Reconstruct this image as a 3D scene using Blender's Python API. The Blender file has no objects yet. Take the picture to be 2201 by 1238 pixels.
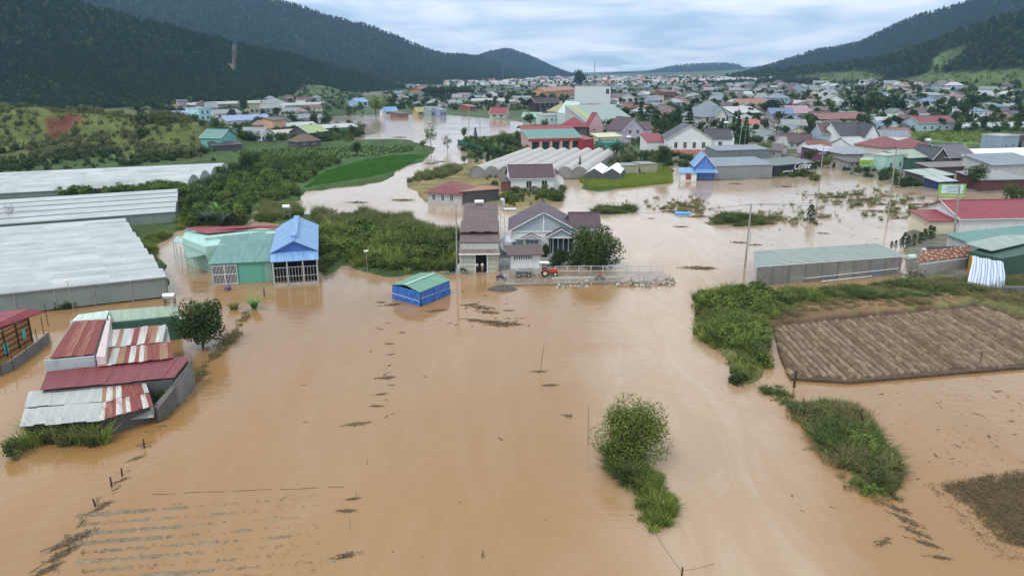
import bpy, math, random
import numpy as np
from mathutils import Vector, Matrix

rnd = random.Random(11)
rng = np.random.default_rng(11)
sc = bpy.context.scene
COL = sc.collection

# ------------------------------------------------------------------ camera
H, F, P = 34.0, 1572.0, math.radians(16.6)
cam_d = bpy.data.cameras.new('camera')
cam = bpy.data.objects.new('camera', cam_d)
COL.objects.link(cam)
cam.location = (0, 0, H)
cam.rotation_euler = (math.pi / 2 - P, 0, 0)
cam_d.sensor_width = 36.0
cam_d.lens = 36.0 * F / 2201.0
cam_d.clip_start = 0.5
cam_d.clip_end = 60000
sc.camera = cam

# ------------------------------------------------------------------ sky, sun, exposure
SUN_EL, SUN_ROT = math.radians(58), math.radians(205)
w = bpy.data.worlds.new("World")
sc.world = w
w.use_nodes = True
nt = w.node_tree
nt.nodes.clear()


def N(nt, typ, **kw):
    n = nt.nodes.new(typ)
    for k, v in kw.items():
        if k.startswith('i_'):
            n.inputs[k[2:].replace('_', ' ')].default_value = v
        elif k.startswith('n_'):
            n.inputs[int(k[2:])].default_value = v
        else:
            setattr(n, k, v)
    return n


L = nt.links.new
sky = N(nt, 'ShaderNodeTexSky', sky_type='NISHITA', sun_disc=False, sun_elevation=SUN_EL, sun_rotation=SUN_ROT)
sky.air_density = 1.0
sky.dust_density = 1.5
bg1 = N(nt, 'ShaderNodeBackground')
bg1.inputs[1].default_value = 0.12
L(sky.outputs[0], bg1.inputs[0])
tc = N(nt, 'ShaderNodeTexCoord')
sep = N(nt, 'ShaderNodeSeparateXYZ')
L(tc.outputs['Generated'], sep.inputs[0])
zc = N(nt, 'ShaderNodeMath', operation='MAXIMUM')
zc.inputs[1].default_value = 0.0
L(sep.outputs[2], zc.inputs[0])
zo = N(nt, 'ShaderNodeMath', operation='ADD')
zo.inputs[1].default_value = 0.10
L(zc.outputs[0], zo.inputs[0])
dx = N(nt, 'ShaderNodeMath', operation='DIVIDE')
dy = N(nt, 'ShaderNodeMath', operation='DIVIDE')
L(sep.outputs[0], dx.inputs[0]); L(zo.outputs[0], dx.inputs[1])
L(sep.outputs[1], dy.inputs[0]); L(zo.outputs[0], dy.inputs[1])
cmb = N(nt, 'ShaderNodeCombineXYZ')
L(dx.outputs[0], cmb.inputs[0]); L(dy.outputs[0], cmb.inputs[1])
mp = N(nt, 'ShaderNodeMapping')
mp.inputs['Scale'].default_value = (0.95, 0.75, 1)
mp.inputs['Location'].default_value = (3.1, 1.7, 0)
L(cmb.outputs[0], mp.inputs[0])
cn = N(nt, 'ShaderNodeTexNoise')
cn.inputs['Scale'].default_value = 1.0
cn.inputs['Detail'].default_value = 7
cn.inputs['Roughness'].default_value = 0.55
cn.inputs['Distortion'].default_value = 0.35
L(mp.outputs[0], cn.inputs[0])
cr = N(nt, 'ShaderNodeValToRGB')          # cloud colour, thin grey-blue to bright white
e = cr.color_ramp.elements
e[0].position = 0.38; e[0].color = (0.56, 0.70, 0.84, 1)
e[1].position = 0.62; e[1].color = (1.08, 1.09, 1.09, 1)
m_ = cr.color_ramp.elements.new(0.5); m_.color = (0.80, 0.88, 0.94, 1)
L(cn.outputs[0], cr.inputs[0])
# overcast sky: brighter overhead than at the horizon
ov = N(nt, 'ShaderNodeMapRange')
ov.interpolation_type = 'SMOOTHSTEP'
ov.inputs['From Min'].default_value = 0.0; ov.inputs['From Max'].default_value = 0.28
ov.inputs['To Min'].default_value = 1.28; ov.inputs['To Max'].default_value = 1.45
L(zc.outputs[0], ov.inputs[0])
bg2 = N(nt, 'ShaderNodeBackground')
L(cr.outputs[0], bg2.inputs[0]); L(ov.outputs[0], bg2.inputs[1])
cov = N(nt, 'ShaderNodeMapRange')
cov.inputs['From Min'].default_value = 0.30; cov.inputs['From Max'].default_value = 0.48
cov.inputs['To Min'].default_value = 0.72; cov.inputs['To Max'].default_value = 1.0
L(cn.outputs[0], cov.inputs[0])
mx = N(nt, 'ShaderNodeMixShader')
L(cov.outputs[0], mx.inputs[0]); L(bg1.outputs[0], mx.inputs[1]); L(bg2.outputs[0], mx.inputs[2])
wo = N(nt, 'ShaderNodeOutputWorld')
L(mx.outputs[0], wo.inputs[0])

sd = bpy.data.lights.new('sun', 'SUN')
sd.energy = 1.8
sd.angle = math.radians(10)
sd.color = (1.0, 0.95, 0.86)
sun = bpy.data.objects.new('sun', sd)
COL.objects.link(sun)
# light comes from azimuth SUN_ROT (behind the camera, to the left), elevation SUN_EL
sdir = Vector((-0.45, -0.55, 1.05)).normalized()
sun.rotation_euler = sdir.to_track_quat('Z', 'Y').to_euler()
sky.sun_elevation = math.asin(sdir.z)
sky.sun_rotation = math.atan2(sdir.x, sdir.y)

sc.view_settings.view_transform = 'Standard'
sc.view_settings.look = 'None'
sc.view_settings.exposure = 0.06
sc.view_settings.gamma = 1.0
sc.view_settings.use_curve_mapping = False
sc.render.engine = 'CYCLES'
sc.cycles.max_bounces = 6
sc.cycles.diffuse_bounces = 2
sc.cycles.glossy_bounces = 2
sc.cycles.volume_bounces = 0
sc.cycles.transparent_max_bounces = 6

# ------------------------------------------------------------------ materials
MATS = {}


def mat(key, col, rough=0.7, kind='plain', col2=None, bump=0.0, scale=1.0, spec=0.4, metal=0.0, period=0.3):
    if key in MATS:
        return MATS[key]
    m = bpy.data.materials.new(key)
    m.use_nodes = True
    nt = m.node_tree
    L = nt.links.new
    b = nt.nodes['Principled BSDF']
    b.inputs['Base Color'].default_value = (*col, 1)
    b.inputs['Roughness'].default_value = rough
    b.inputs['Specular IOR Level'].default_value = spec
    b.inputs['Metallic'].default_value = metal
    c2 = col2 or tuple(c * 0.72 for c in col)

    def noise(sc_, det=4, vec=None, rough_=0.55):
        n = N(nt, 'ShaderNodeTexNoise')
        n.inputs['Scale'].default_value = sc_
        n.inputs['Detail'].default_value = det
        n.inputs['Roughness'].default_value = rough_
        if vec is not None:
            L(vec, n.inputs[0])
        return n

    def mixc(fac, a, bcol):
        x = N(nt, 'ShaderNodeMix', data_type='RGBA')
        L(fac, x.inputs[0])
        for v, i in ((a, 6), (bcol, 7)):
            if isinstance(v, tuple):
                x.inputs[i].default_value = (*v, 1)
            else:
                L(v, x.inputs[i])
        return x.outputs[2]

    def rampv(sock, a, bb):
        r = N(nt, 'ShaderNodeMapRange')
        r.inputs['From Min'].default_value = a
        r.inputs['From Max'].default_value = bb
        L(sock, r.inputs[0])
        return r.outputs[0]

    def do_bump(h, strength, dist):
        bp = N(nt, 'ShaderNodeBump')
        bp.inputs['Strength'].default_value = strength
        bp.inputs['Distance'].default_value = dist
        L(h, bp.inputs['Height'])
        L(bp.outputs[0], b.inputs['Normal'])

    tc = N(nt, 'ShaderNodeTexCoord')
    if kind == 'wall':
        n1 = noise(0.5 * scale, 5, tc.outputs['Object'])
        mp = N(nt, 'ShaderNodeMapping')
        mp.inputs['Scale'].default_value = (2.5, 2.5, 0.25)
        L(tc.outputs['Object'], mp.inputs[0])
        n2 = noise(1.2 * scale, 4, mp.outputs[0])
        ma = N(nt, 'ShaderNodeMath', operation='MULTIPLY')
        L(rampv(n1.outputs[0], 0.38, 0.7), ma.inputs[0])
        L(rampv(n2.outputs[0], 0.35, 0.75), ma.inputs[1])
        L(mixc(ma.outputs[0], col, c2), b.inputs['Base Color'])
        n3 = noise(6 * scale, 3, tc.outputs['Object'])
        do_bump(n3.outputs[0], 0.25, 0.03)
    elif kind in ('metal_roof', 'tile_roof', 'rust_roof', 'board'):
        uv = N(nt, 'ShaderNodeUVMap')
        sp = N(nt, 'ShaderNodeSeparateXYZ')
        L(uv.outputs[0], sp.inputs[0])
        # streaks running down the slope, blotches over it
        mp = N(nt, 'ShaderNodeMapping')
        mp.inputs['Scale'].default_value = (1.6, 0.18, 1)
        L(uv.outputs[0], mp.inputs[0])
        n1 = noise(1.0 * scale, 5, mp.outputs[0], 0.65)
        n2 = noise(0.35, 4, tc.outputs['Object'])
        lo, hi = (0.42, 0.62) if kind == 'rust_roof' else (0.40, 0.75)
        c = mixc(rampv(n1.outputs[0], lo, hi), col, c2)
        c = mixc(rampv(n2.outputs[0], 0.45, 0.8), c, tuple(0.6 * x + 0.4 * y * 0.9 for x, y in zip(col, c2)))
        L(c, b.inputs['Base Color'])
        mu = N(nt, 'ShaderNodeMath', operation='MULTIPLY')
        mu.inputs[1].default_value = 1.0 / period
        L(sp.outputs[1 if kind == 'tile_roof' or kind == 'board' else 0], mu.inputs[0])
        fr = N(nt, 'ShaderNodeMath', operation='PINGPONG') if kind != 'tile_roof' else N(nt, 'ShaderNodeMath', operation='FRACT')
        if kind != 'tile_roof':
            fr.inputs[1].default_value = 0.5
        L(mu.outputs[0], fr.inputs[0])
        do_bump(fr.outputs[0], 0.55, 0.08 if kind != 'board' else 0.05)
    elif kind == 'leaf':
        g = N(nt, 'ShaderNodeNewGeometry')
        oi = N(nt, 'ShaderNodeObjectInfo')
        mh = N(nt, 'ShaderNodeMath', operation='MULTIPLY_ADD')
        mh.inputs[1].default_value = 0.55
        L(oi.outputs['Random'], mh.inputs[0])
        mm = N(nt, 'ShaderNodeMath', operation='MULTIPLY')
        mm.inputs[1].default_value = 0.45
        L(g.outputs['Random Per Island'], mm.inputs[0])
        L(mm.outputs[0], mh.inputs[2])
        L(mixc(mh.outputs[0], col, c2), b.inputs['Base Color'])
        tr = N(nt, 'ShaderNodeBsdfTranslucent')
        L(mixc(mh.outputs[0], tuple(min(1, x * 1.3) for x in col), tuple(min(1, x * 1.3) for x in c2)), tr.inputs[0])
        mxs = N(nt, 'ShaderNodeMixShader')
        mxs.inputs[0].default_value = 0.28
        L(b.outputs[0], mxs.inputs[1]); L(tr.outputs[0], mxs.inputs[2])
        out = [n for n in nt.nodes if n.type == 'OUTPUT_MATERIAL'][0]
        L(mxs.outputs[0], out.inputs[0])
    elif kind == 'soil':
        n1 = noise(0.35 * scale, 6, tc.outputs['Object'])
        n2 = noise(2.5 * scale, 5, tc.outputs['Object'])
        c = mixc(rampv(n1.outputs[0], 0.35, 0.68), col, c2)
        c = mixc(rampv(n2.outputs[0], 0.45, 0.8), c, tuple(x * 0.6 for x in col))
        L(c, b.inputs['Base Color'])
        do_bump(n2.outputs[0], 0.7, 0.12 * (bump or 1))
    elif kind == 'film':
        n1 = noise(0.25, 5, tc.outputs['Object'])
        n2 = noise(1.6, 4, tc.outputs['Object'])
        c = mixc(rampv(n1.outputs[0], 0.4, 0.75), col, c2)
        c = mixc(rampv(n2.outputs[0], 0.5, 0.85), c, tuple(x * 0.8 for x in col))
        L(c, b.inputs['Base Color'])
        do_bump(n2.outputs[0], 0.08, 0.05)
    elif kind == 'vcol':
        at = N(nt, 'ShaderNodeAttribute', attribute_name='Col')
        n1 = noise(0.12 * scale, 6, tc.outputs['Object'], 0.6)
        n2 = noise(1.1 * scale, 5, tc.outputs['Object'], 0.65)
        mu = N(nt, 'ShaderNodeMix', data_type='RGBA', blend_type='MULTIPLY')
        mu.inputs[0].default_value = 1.0
        L(at.outputs[0], mu.inputs[6])
        r1 = N(nt, 'ShaderNodeMapRange')
        r1.inputs['From Min'].default_value = 0.3; r1.inputs['From Max'].default_value = 0.7
        r1.inputs['To Min'].default_value = 0.55; r1.inputs['To Max'].default_value = 1.35
        L(n1.outputs[0], r1.inputs[0])
        r2 = N(nt, 'ShaderNodeMapRange')
        r2.inputs['From Min'].default_value = 0.3; r2.inputs['From Max'].default_value = 0.7
        r2.inputs['To Min'].default_value = 0.7; r2.inputs['To Max'].default_value = 1.25
        L(n2.outputs[0], r2.inputs[0])
        mm = N(nt, 'ShaderNodeMath', operation='MULTIPLY')
        L(r1.outputs[0], mm.inputs[0]); L(r2.outputs[0], mm.inputs[1])
        L(mm.outputs[0], mu.inputs[7])
        L(mu.outputs[2], b.inputs['Base Color'])
        do_bump(n2.outputs[0], 0.6, 0.25)
    elif kind == 'cloth':
        n1 = noise(1.5 * scale, 4, tc.outputs['Object'])
        L(mixc(rampv(n1.outputs[0], 0.35, 0.7), col, c2), b.inputs['Base Color'])
        do_bump(n1.outputs[0], 0.6, 0.15)
    elif kind == 'stripe':
        uv = N(nt, 'ShaderNodeUVMap')
        sp = N(nt, 'ShaderNodeSeparateXYZ')
        L(uv.outputs[0], sp.inputs[0])
        mu = N(nt, 'ShaderNodeMath', operation='MULTIPLY')
        mu.inputs[1].default_value = 1.0 / period
        L(sp.outputs[0], mu.inputs[0])
        fr = N(nt, 'ShaderNodeMath', operation='FRACT')
        L(mu.outputs[0], fr.inputs[0])
        gt = N(nt, 'ShaderNodeMath', operation='GREATER_THAN')
        gt.inputs[1].default_value = 0.6
        L(fr.outputs[0], gt.inputs[0])
        L(mixc(gt.outputs[0], col, c2), b.inputs['Base Color'])
    elif kind == 'plain':
        n1 = noise(1.3 * scale, 4, tc.outputs['Object'])
        L(mixc(rampv(n1.outputs[0], 0.35, 0.75), col, tuple(x * 0.8 for x in col)), b.inputs['Base Color'])
    MATS[key] = m
    return m


def wallm(key, col, dirt=0.6):
    return mat('wall_' + key, col, 0.8, 'wall', tuple(c * dirt * k for c, k in zip(col, (1.0, 0.95, 0.88))))


def roofm(key, col, kind='metal_roof', col2=None, rough=0.5, period=0.3):
    return mat('roof_' + key, col, rough, kind, col2 or tuple(c * 0.52 for c in col), period=period)


WHITE = wallm('white', (0.66, 0.67, 0.67), 0.72)
CREAM = wallm('cream', (0.62, 0.56, 0.42))
PALEBLUE = wallm('paleblue', (0.34, 0.45, 0.51))
MINT = wallm('mint', (0.35, 0.54, 0.48), 0.7)
PINK = wallm('pink', (0.54, 0.34, 0.36))
LILAC = wallm('lilac', (0.52, 0.46, 0.56))
CONC = wallm('concrete', (0.27, 0.265, 0.25), 0.6)
GREYW = wallm('grey', (0.42, 0.43, 0.43), 0.65)
DKWALL = wallm('dark', (0.09, 0.085, 0.085))
YELLOW = wallm('yellow', (0.42, 0.34, 0.17))
BLUEW = wallm('blue', (0.10, 0.20, 0.52), 0.8)
BLUEGREY = wallm('bluegrey', (0.25, 0.33, 0.40))
DKGREEN = wallm('darkgreen', (0.05, 0.12, 0.09), 0.7)
GREENW = wallm('green', (0.12, 0.34, 0.24), 0.85)
GLASS = mat('window_glass', (0.03, 0.045, 0.055), 0.08, 'plain', spec=0.6)
DARK = mat('dark_opening', (0.012, 0.012, 0.012), 0.9, 'plain', spec=0.1)
TRIM = mat('white_trim', (0.75, 0.75, 0.74), 0.5, 'plain')
STEEL = mat('galvanised_steel', (0.46, 0.47, 0.48), 0.35, 'plain', metal=0.5)
STAINLESS = mat('stainless_tank', (0.72, 0.72, 0.75), 0.25, 'plain', metal=0.8)
WOOD = mat('weathered_wood', (0.16, 0.12, 0.085), 0.85, 'soil', (0.09, 0.07, 0.05), bump=0.3)
DKWOOD = mat('dark_wood', (0.05, 0.035, 0.027), 0.85, 'soil', bump=0.3)
BARK = mat('bark', (0.10, 0.078, 0.055), 0.9, 'soil', bump=0.4)
PALEBARK = mat('pale_bark', (0.27, 0.25, 0.22), 0.9, 'soil', bump=0.3)
POLE = mat('concrete_pole', (0.33, 0.32, 0.30), 0.85, 'soil', (0.24, 0.23, 0.215), bump=0.15)
BLACK = mat('black_rubber', (0.018, 0.018, 0.018), 0.7, 'plain')
R_RED = roofm('red', (0.25, 0.04, 0.05))
R_MAROON = roofm('maroon', (0.20, 0.05, 0.055))
R_BROWN = roofm('brown', (0.115, 0.075, 0.070), 'tile_roof', period=0.35)
R_PURPLE = roofm('purple_brown', (0.095, 0.055, 0.066), 'tile_roof', period=0.35)
R_DARK = roofm('charcoal', (0.065, 0.065, 0.075), 'tile_roof', period=0.35)
R_GREY = roofm('grey', (0.25, 0.265, 0.26))
R_PALE = roofm('pale', (0.44, 0.455, 0.455))
R_GREEN = roofm('greygreen', (0.22, 0.33, 0.29))
R_TEAL = roofm('teal', (0.12, 0.25, 0.225))
R_LGREEN = roofm('lightgreen', (0.30, 0.38, 0.29))
R_BLUE = roofm('blue', (0.19, 0.34, 0.58))
R_DBLUE = roofm('deepblue', (0.08, 0.22, 0.55))
R_SLATE = roofm('slate', (0.20, 0.235, 0.27))
R_TERRA = roofm('terracotta', (0.36, 0.13, 0.075), 'tile_roof', period=0.35)
R_OLIVE = roofm('olive', (0.36, 0.31, 0.14))
FILM = mat('greenhouse_film', (0.40, 0.42, 0.43), 0.45, 'film', (0.29, 0.32, 0.30))
FILMS = [FILM, mat('greenhouse_film_old', (0.36, 0.375, 0.38), 0.5, 'film', (0.26, 0.28, 0.26)), mat('greenhouse_film_new', (0.44, 0.46, 0.475), 0.4, 'film', (0.36, 0.39, 0.38))]
FILM2 = mat('greenhouse_film_warm', (0.40, 0.38, 0.35), 0.45, 'film', (0.33, 0.31, 0.28))
NETTING = mat('greenhouse_netting', (0.20, 0.23, 0.215), 0.8, 'film', (0.14, 0.17, 0.14))

# ------------------------------------------------------------------ mesh helpers


class MB:
    def __init__(s):
        s.v, s.f, s.uv, s.m = [], [], [], []

    def face(s, pts, m=0):
        pts = [Vector(p) for p in pts]
        i = len(s.v)
        s.v += [tuple(p) for p in pts]
        s.f.append(tuple(range(i, i + len(pts))))
        s.m.append(m)
        e1 = pts[1] - pts[0]
        e1 = e1.normalized() if e1.length > 1e-9 else Vector((1, 0, 0))
        n = (pts[1] - pts[0]).cross(pts[-1] - pts[0])
        n = n.normalized() if n.length > 1e-9 else Vector((0, 0, 1))
        e2 = n.cross(e1)
        for p in pts:
            d = p - pts[0]
            s.uv.append((d.dot(e1), d.dot(e2)))
        return s

    def box(s, a, b, m=0):
        x0, y0, z0 = a
        x1, y1, z1 = b
        c = [(x0, y0, z0), (x1, y0, z0), (x1, y1, z0), (x0, y1, z0), (x0, y0, z1), (x1, y0, z1), (x1, y1, z1), (x0, y1, z1)]
        for f in ((0, 1, 5, 4), (1, 2, 6, 5), (2, 3, 7, 6), (3, 0, 4, 7), (4, 5, 6, 7), (3, 2, 1, 0)):
            s.face([c[i] for i in f], m)
        return s

    def slab(s, pts, th, m=0):
        top = [Vector(p) for p in pts]
        bot = [p - Vector((0, 0, th)) for p in top]
        s.face(top, m)
        s.face(bot[::-1], m)
        n = len(top)
        for i in range(n):
            j = (i + 1) % n
            s.face([bot[i], bot[j], top[j], top[i]], m)
        return s

    def prism(s, poly, z0, tops, m=0, cap=True):
        n = len(poly)
        for i in range(n):
            j = (i + 1) % n
            a, b = poly[i], poly[j]
            s.face([(a[0], a[1], z0), (b[0], b[1], z0), (b[0], b[1], tops[j]), (a[0], a[1], tops[i])], m)
        if cap:
            s.face([(p[0], p[1], t) for p, t in zip(poly, tops)], m)
        return s

    def tube(s, pts, rs, n=6, m=0, caps=True):
        pts = [Vector(p) for p in pts]
        if not isinstance(rs, (list, tuple)):
            rs = [rs] * len(pts)
        rings = []
        for i, p in enumerate(pts):
            d = (pts[min(i + 1, len(pts) - 1)] - pts[max(i - 1, 0)])
            d = d.normalized() if d.length > 1e-9 else Vector((0, 0, 1))
            a = d.orthogonal().normalized() if abs(d.z) < 0.98 else Vector((1, 0, 0))
            a = (a - d * a.dot(d)).normalized()
            b = d.cross(a)
            rings.append([p + (a * math.cos(2 * math.pi * k / n) + b * math.sin(2 * math.pi * k / n)) * rs[i] for k in range(n)])
        for i in range(len(rings) - 1):
            for k in range(n):
                l = (k + 1) % n
                s.face([rings[i][k], rings[i][l], rings[i + 1][l], rings[i + 1][k]], m)
        if caps:
            s.face(rings[0][::-1], m)
            s.face(rings[-1], m)
        return s

    def bar(s, a, b, w, m=0):
        return s.tube([a, b], w, 4, m)

    def build(s, name, mats, parent=None, off=None):
        me = bpy.data.meshes.new(name)
        vs = s.v if off is None else [(a - off[0], b - off[1], c - off[2]) for a, b, c in s.v]
        me.from_pydata(vs, [], s.f)
        for mm in (mats if isinstance(mats, (list, tuple)) else [mats]):
            me.materials.append(mm)
        uv = me.uv_layers.new(name='UVMap')
        uv.data.foreach_set('uv', np.array(s.uv, dtype=np.float32).ravel())
        if len(me.materials) > 1:
            me.polygons.foreach_set('material_index', s.m)
        return link(name, me, parent)


def link(name, me, parent=None):
    o = bpy.data.objects.new(name, me)
    COL.objects.link(o)
    if parent is not None:
        o.parent = parent
    return o


def np_mesh(name, V, Fc, mats, midx=None):
    me = bpy.data.meshes.new(name)
    V = np.asarray(V, dtype=np.float32)
    Fc = np.asarray(Fc, dtype=np.int32)
    k = Fc.shape[1]
    me.vertices.add(len(V))
    me.vertices.foreach_set('co', V.ravel())
    me.loops.add(Fc.size)
    me.loops.foreach_set('vertex_index', Fc.ravel())
    me.polygons.add(len(Fc))
    me.polygons.foreach_set('loop_start', np.arange(0, Fc.size, k, dtype=np.int32))
    me.polygons.foreach_set('loop_total', np.full(len(Fc), k, dtype=np.int32))
    for mm in (mats if isinstance(mats, (list, tuple)) else [mats]):
        me.materials.append(mm)
    if midx is not None:
        me.polygons.foreach_set('material_index', np.asarray(midx, dtype=np.int32))
    me.update(calc_edges=True)
    me.validate()
    return me


def tag(o, label=None, cat=None, group=None, kind=None):
    if label: o['label'] = label
    if cat: o['category'] = cat
    if group: o['group'] = group
    if kind: o['kind'] = kind
    return o


def thing(name, label, cat, loc=(0, 0, 0), rot=0.0, group=None):
    o = bpy.data.objects.new(name, None)
    COL.objects.link(o)
    o.empty_display_size = 0.5
    o.location = loc
    o.rotation_euler = (0, 0, rot)
    return tag(o, label, cat, group)


def copy_tree(o, loc=None, rot=None, scale=None, label=None, parent=None):
    c = o.copy()
    COL.objects.link(c)
    c.parent = parent
    if loc is not None: c.location = loc
    if rot is not None: c.rotation_euler = (0, 0, rot)
    if scale is not None: c.scale = (scale, scale, scale) if not isinstance(scale, (tuple, list)) else scale
    if label: c['label'] = label
    for ch in list(o.children):
        copy_tree(ch, parent=c)
    return c


# ------------------------------------------------------------------ ground and water layout
CP, SP = math.cos(P), math.sin(P)


def ray(u, v):
    a = (u - 1100.5) / F
    b = (v - 619.0) / F
    return a, CP - b * SP, -SP - b * CP


def G0(u, v, z=0.0):
    """Where the sight line through photo pixel (u, v) meets height z."""
    a, dyy, dz = ray(u, v)
    t = (z - H) / dz
    return Vector((a * t, dyy * t, z))


def RD(u, v, dist):
    a, dyy, dz = ray(u, v)
    t = dist / dyy
    return Vector((a * t, dist, H + dz * t))


def inpoly(u, v, poly):
    r = np.zeros(u.shape, bool)
    n = len(poly)
    for i in range(n):
        x0, y0 = poly[i]
        x1, y1 = poly[(i + 1) % n]
        if y0 == y1:
            continue
        c = ((y0 > v) != (y1 > v)) & (u < (x1 - x0) * (v - y0) / (y1 - y0) + x0)
        r ^= c
    return r


def fbm(x, y, seed=0, oct_=4):
    """Cheap smooth noise in [-1, 1] from turned sines."""
    r = np.zeros_like(x, dtype=float)
    a, tot = 1.0, 0.0
    rr = np.random.default_rng(seed + 5)
    for k in range(oct_):
        s = 0.0
        for j in range(3):
            th = rr.uniform(0, 2 * np.pi)
            ph = rr.uniform(0, 2 * np.pi)
            f = 2.0 ** k * rr.uniform(0.75, 1.3)
            s = s + np.sin((x * np.cos(th) + y * np.sin(th)) * f + ph)
        r += a * s / 3
        tot += a
        a *= 0.55
    return r / tot


GRASS = (0.052, 0.085, 0.024)
OLIVE = (0.125, 0.125, 0.042)
DRYG = (0.20, 0.165, 0.07)
SOIL = (0.155, 0.09, 0.05)
MUD = (0.115, 0.072, 0.042)
TOWN = (0.15, 0.14, 0.105)
FARG = (0.075, 0.105, 0.045)
CONCR = (0.27, 0.255, 0.23)
LAND = [   # (outline in photo pixels, height of the land there, colour)
    ([(-2600, 330), (-2600, 720), (0, 668), (130, 668), (270, 645), (362, 628), (366, 600), (345, 555), (330, 530), (380, 500), (400, 488), (525, 486), (548, 450), (600, 441), (650, 432), (652, 412), (760, 402), (838, 388), (850, 370), (925, 340), (935, 320), (880, 300)], 0.7, GRASS),
    ([(545, 480), (560, 448), (640, 440), (652, 468), (600, 482)], 0.5, GRASS),
    ([(600, 476), (680, 458), (780, 464), (880, 474), (975, 503), (988, 525), (988, 590), (900, 592), (830, 597), (765, 585), (745, 565), (735, 580), (700, 596), (688, 600)], 0.45, GRASS),
    ([(905, 588), (985, 560), (985, 502), (1062, 492), (1090, 545), (1335, 545), (1345, 568), (1195, 577), (1182, 608), (1100, 614), (1072, 600), (1070, 583)], 0.22, CONCR),
    ([(868, 396), (905, 378), (1000, 348), (1090, 352), (1215, 345), (1216, 385), (1218, 428), (1180, 444), (1075, 448), (1030, 430), (990, 432), (915, 442), (890, 420)], 0.4, DRYG),
    ([(1246, 345), (1440, 345), (1452, 395), (1350, 405), (1285, 416), (1250, 408), (1238, 380)], 0.4, GRASS),
    ([(1262, 452), (1300, 444), (1362, 446), (1366, 458), (1300, 463)], 0.15, OLIVE),
    ([(1508, 478), (1560, 462), (1600, 466), (1650, 468), (1662, 480), (1580, 488), (1520, 489)], 0.2, OLIVE),
    ([(1462, 570), (1535, 572), (1530, 584), (1465, 582)], 0.12, DRYG),
    ([(1485, 648), (1500, 632), (1560, 627), (1625, 632), (1940, 606), (2050, 585), (2700, 520), (3000, 560), (3000, 735), (2201, 790), (1825, 824), (1700, 822), (1672, 760), (1655, 702), (1642, 705), (1646, 800), (1625, 826), (1590, 826), (1548, 770), (1508, 715)], 0.55, OLIVE),
    ([(1650, 702), (2105, 654), (2210, 690), (2520, 738), (2520, 772), (2201, 792), (1826, 824), (1694, 816), (1672, 765)], 0.12, (0.075, 0.046, 0.028)),
    ([(2020, 1045), (2080, 1030), (2201, 1012), (2700, 950), (2900, 1150), (2201, 1195), (2150, 1165), (2090, 1095)], 0.06, MUD),
    ([(1712, 890), (1790, 868), (1850, 900), (1915, 990), (1925, 1062), (1872, 1078), (1815, 1010), (1730, 935)], 0.2, OLIVE),
    ([(1318, 975), (1395, 985), (1430, 1040), (1455, 1100), (1425, 1138), (1385, 1080), (1335, 1010)], 0.12, OLIVE),
    ([(1440, 330), (1470, 388), (1530, 390), (1660, 386), (1748, 380), (1768, 352), (1830, 378), (1900, 392), (1950, 408), (2010, 415), (2100, 415), (2201, 420), (3000, 430), (3000, 330)], 0.5, TOWN),
    ([(1948, 498), (1990, 478), (2110, 470), (3000, 470), (3000, 600), (2100, 600), (1945, 600), (1940, 540)], 0.4, TOWN),
    ([(1720, 385), (1770, 378), (1790, 386), (1740, 394)], 0.2, OLIVE),
]
RIVER = [(690, 265), (720, 250), (850, 247), (960, 248), (1052, 256), (1130, 264), (1152, 274), (1128, 282), (1050, 292), (1000, 296), (978, 316), (1008, 330), (990, 348), (920, 374), (880, 398), (835, 402), (862, 368), (928, 338), (940, 318), (895, 306), (800, 313), (690, 306), (762, 298), (822, 286), (795, 272)]
FIELD_GREEN = [(640, 412), (690, 372), (760, 350), (850, 335), (922, 334), (850, 368), (820, 384)]
FIELD_BACK = [(480, 330), (800, 316), (895, 320), (890, 332), (760, 345), (640, 370), (560, 360)]
MEADOW = [(1880, 288), (1960, 284), (2201, 286), (2700, 290), (2700, 316), (2060, 316), (1940, 300)]
SLOPE_SCRUB = [(-600, 240), (0, 232), (440, 240), (445, 300), (430, 345), (0, 350), (-600, 360)]

ROWS, COLS, Y0, STEP, SMAX = 440, 420, 34.0, 0.0128, 1.45
gy = Y0 * np.exp(np.arange(ROWS) * STEP)
gs = np.linspace(-SMAX, SMAX, COLS)
YY, SS = np.meshgrid(gy, gs, indexing='ij')
XX = SS * YY


def to_px(x, y, z=0.0):
    d = y * CP - (z - H) * SP
    up = y * SP + (z - H) * CP
    return 1100.5 + F * x / d, 619.0 - F * up / d


wx = XX + 0.9 * fbm(XX * 0.5, YY * 0.5, 1) * np.clip(YY / 100, 0.6, 2.5)
wy = YY + 0.9 * fbm(XX * 0.5, YY * 0.5, 2) * np.clip(YY / 100, 0.6, 2.5)
PU, PV = to_px(wx, wy)
land = (PV < 345)
hgt = np.where(land, 0.5, 0.0)
colr = np.zeros(XX.shape + (3,))
tn = fbm(XX * 0.02, YY * 0.02, 9)[..., None]
colr[:] = np.where(tn > 0.1, np.array(TOWN), np.array(FARG))
colr[YY > 1400] = FARG
left_far = (PU < 760) & (PV < 345)
colr[left_far] = np.where(tn[left_far] > 0.25, np.array(OLIVE), np.array(GRASS) * 0.8)
riv = inpoly(PU, PV, RIVER)
land &= ~riv
for poly, h_, c_ in LAND:
    k = inpoly(PU, PV, poly)
    land |= k
    hgt[k] = h_
    colr[k] = c_
for poly, c_ in ((FIELD_GREEN, (0.045, 0.105, 0.02)), (FIELD_BACK, (0.06, 0.11, 0.03)), (MEADOW, (0.10, 0.17, 0.04)), (SLOPE_SCRUB, (0.10, 0.12, 0.034))):
    k = inpoly(PU, PV, poly) & land
    colr[k] = c_
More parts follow.
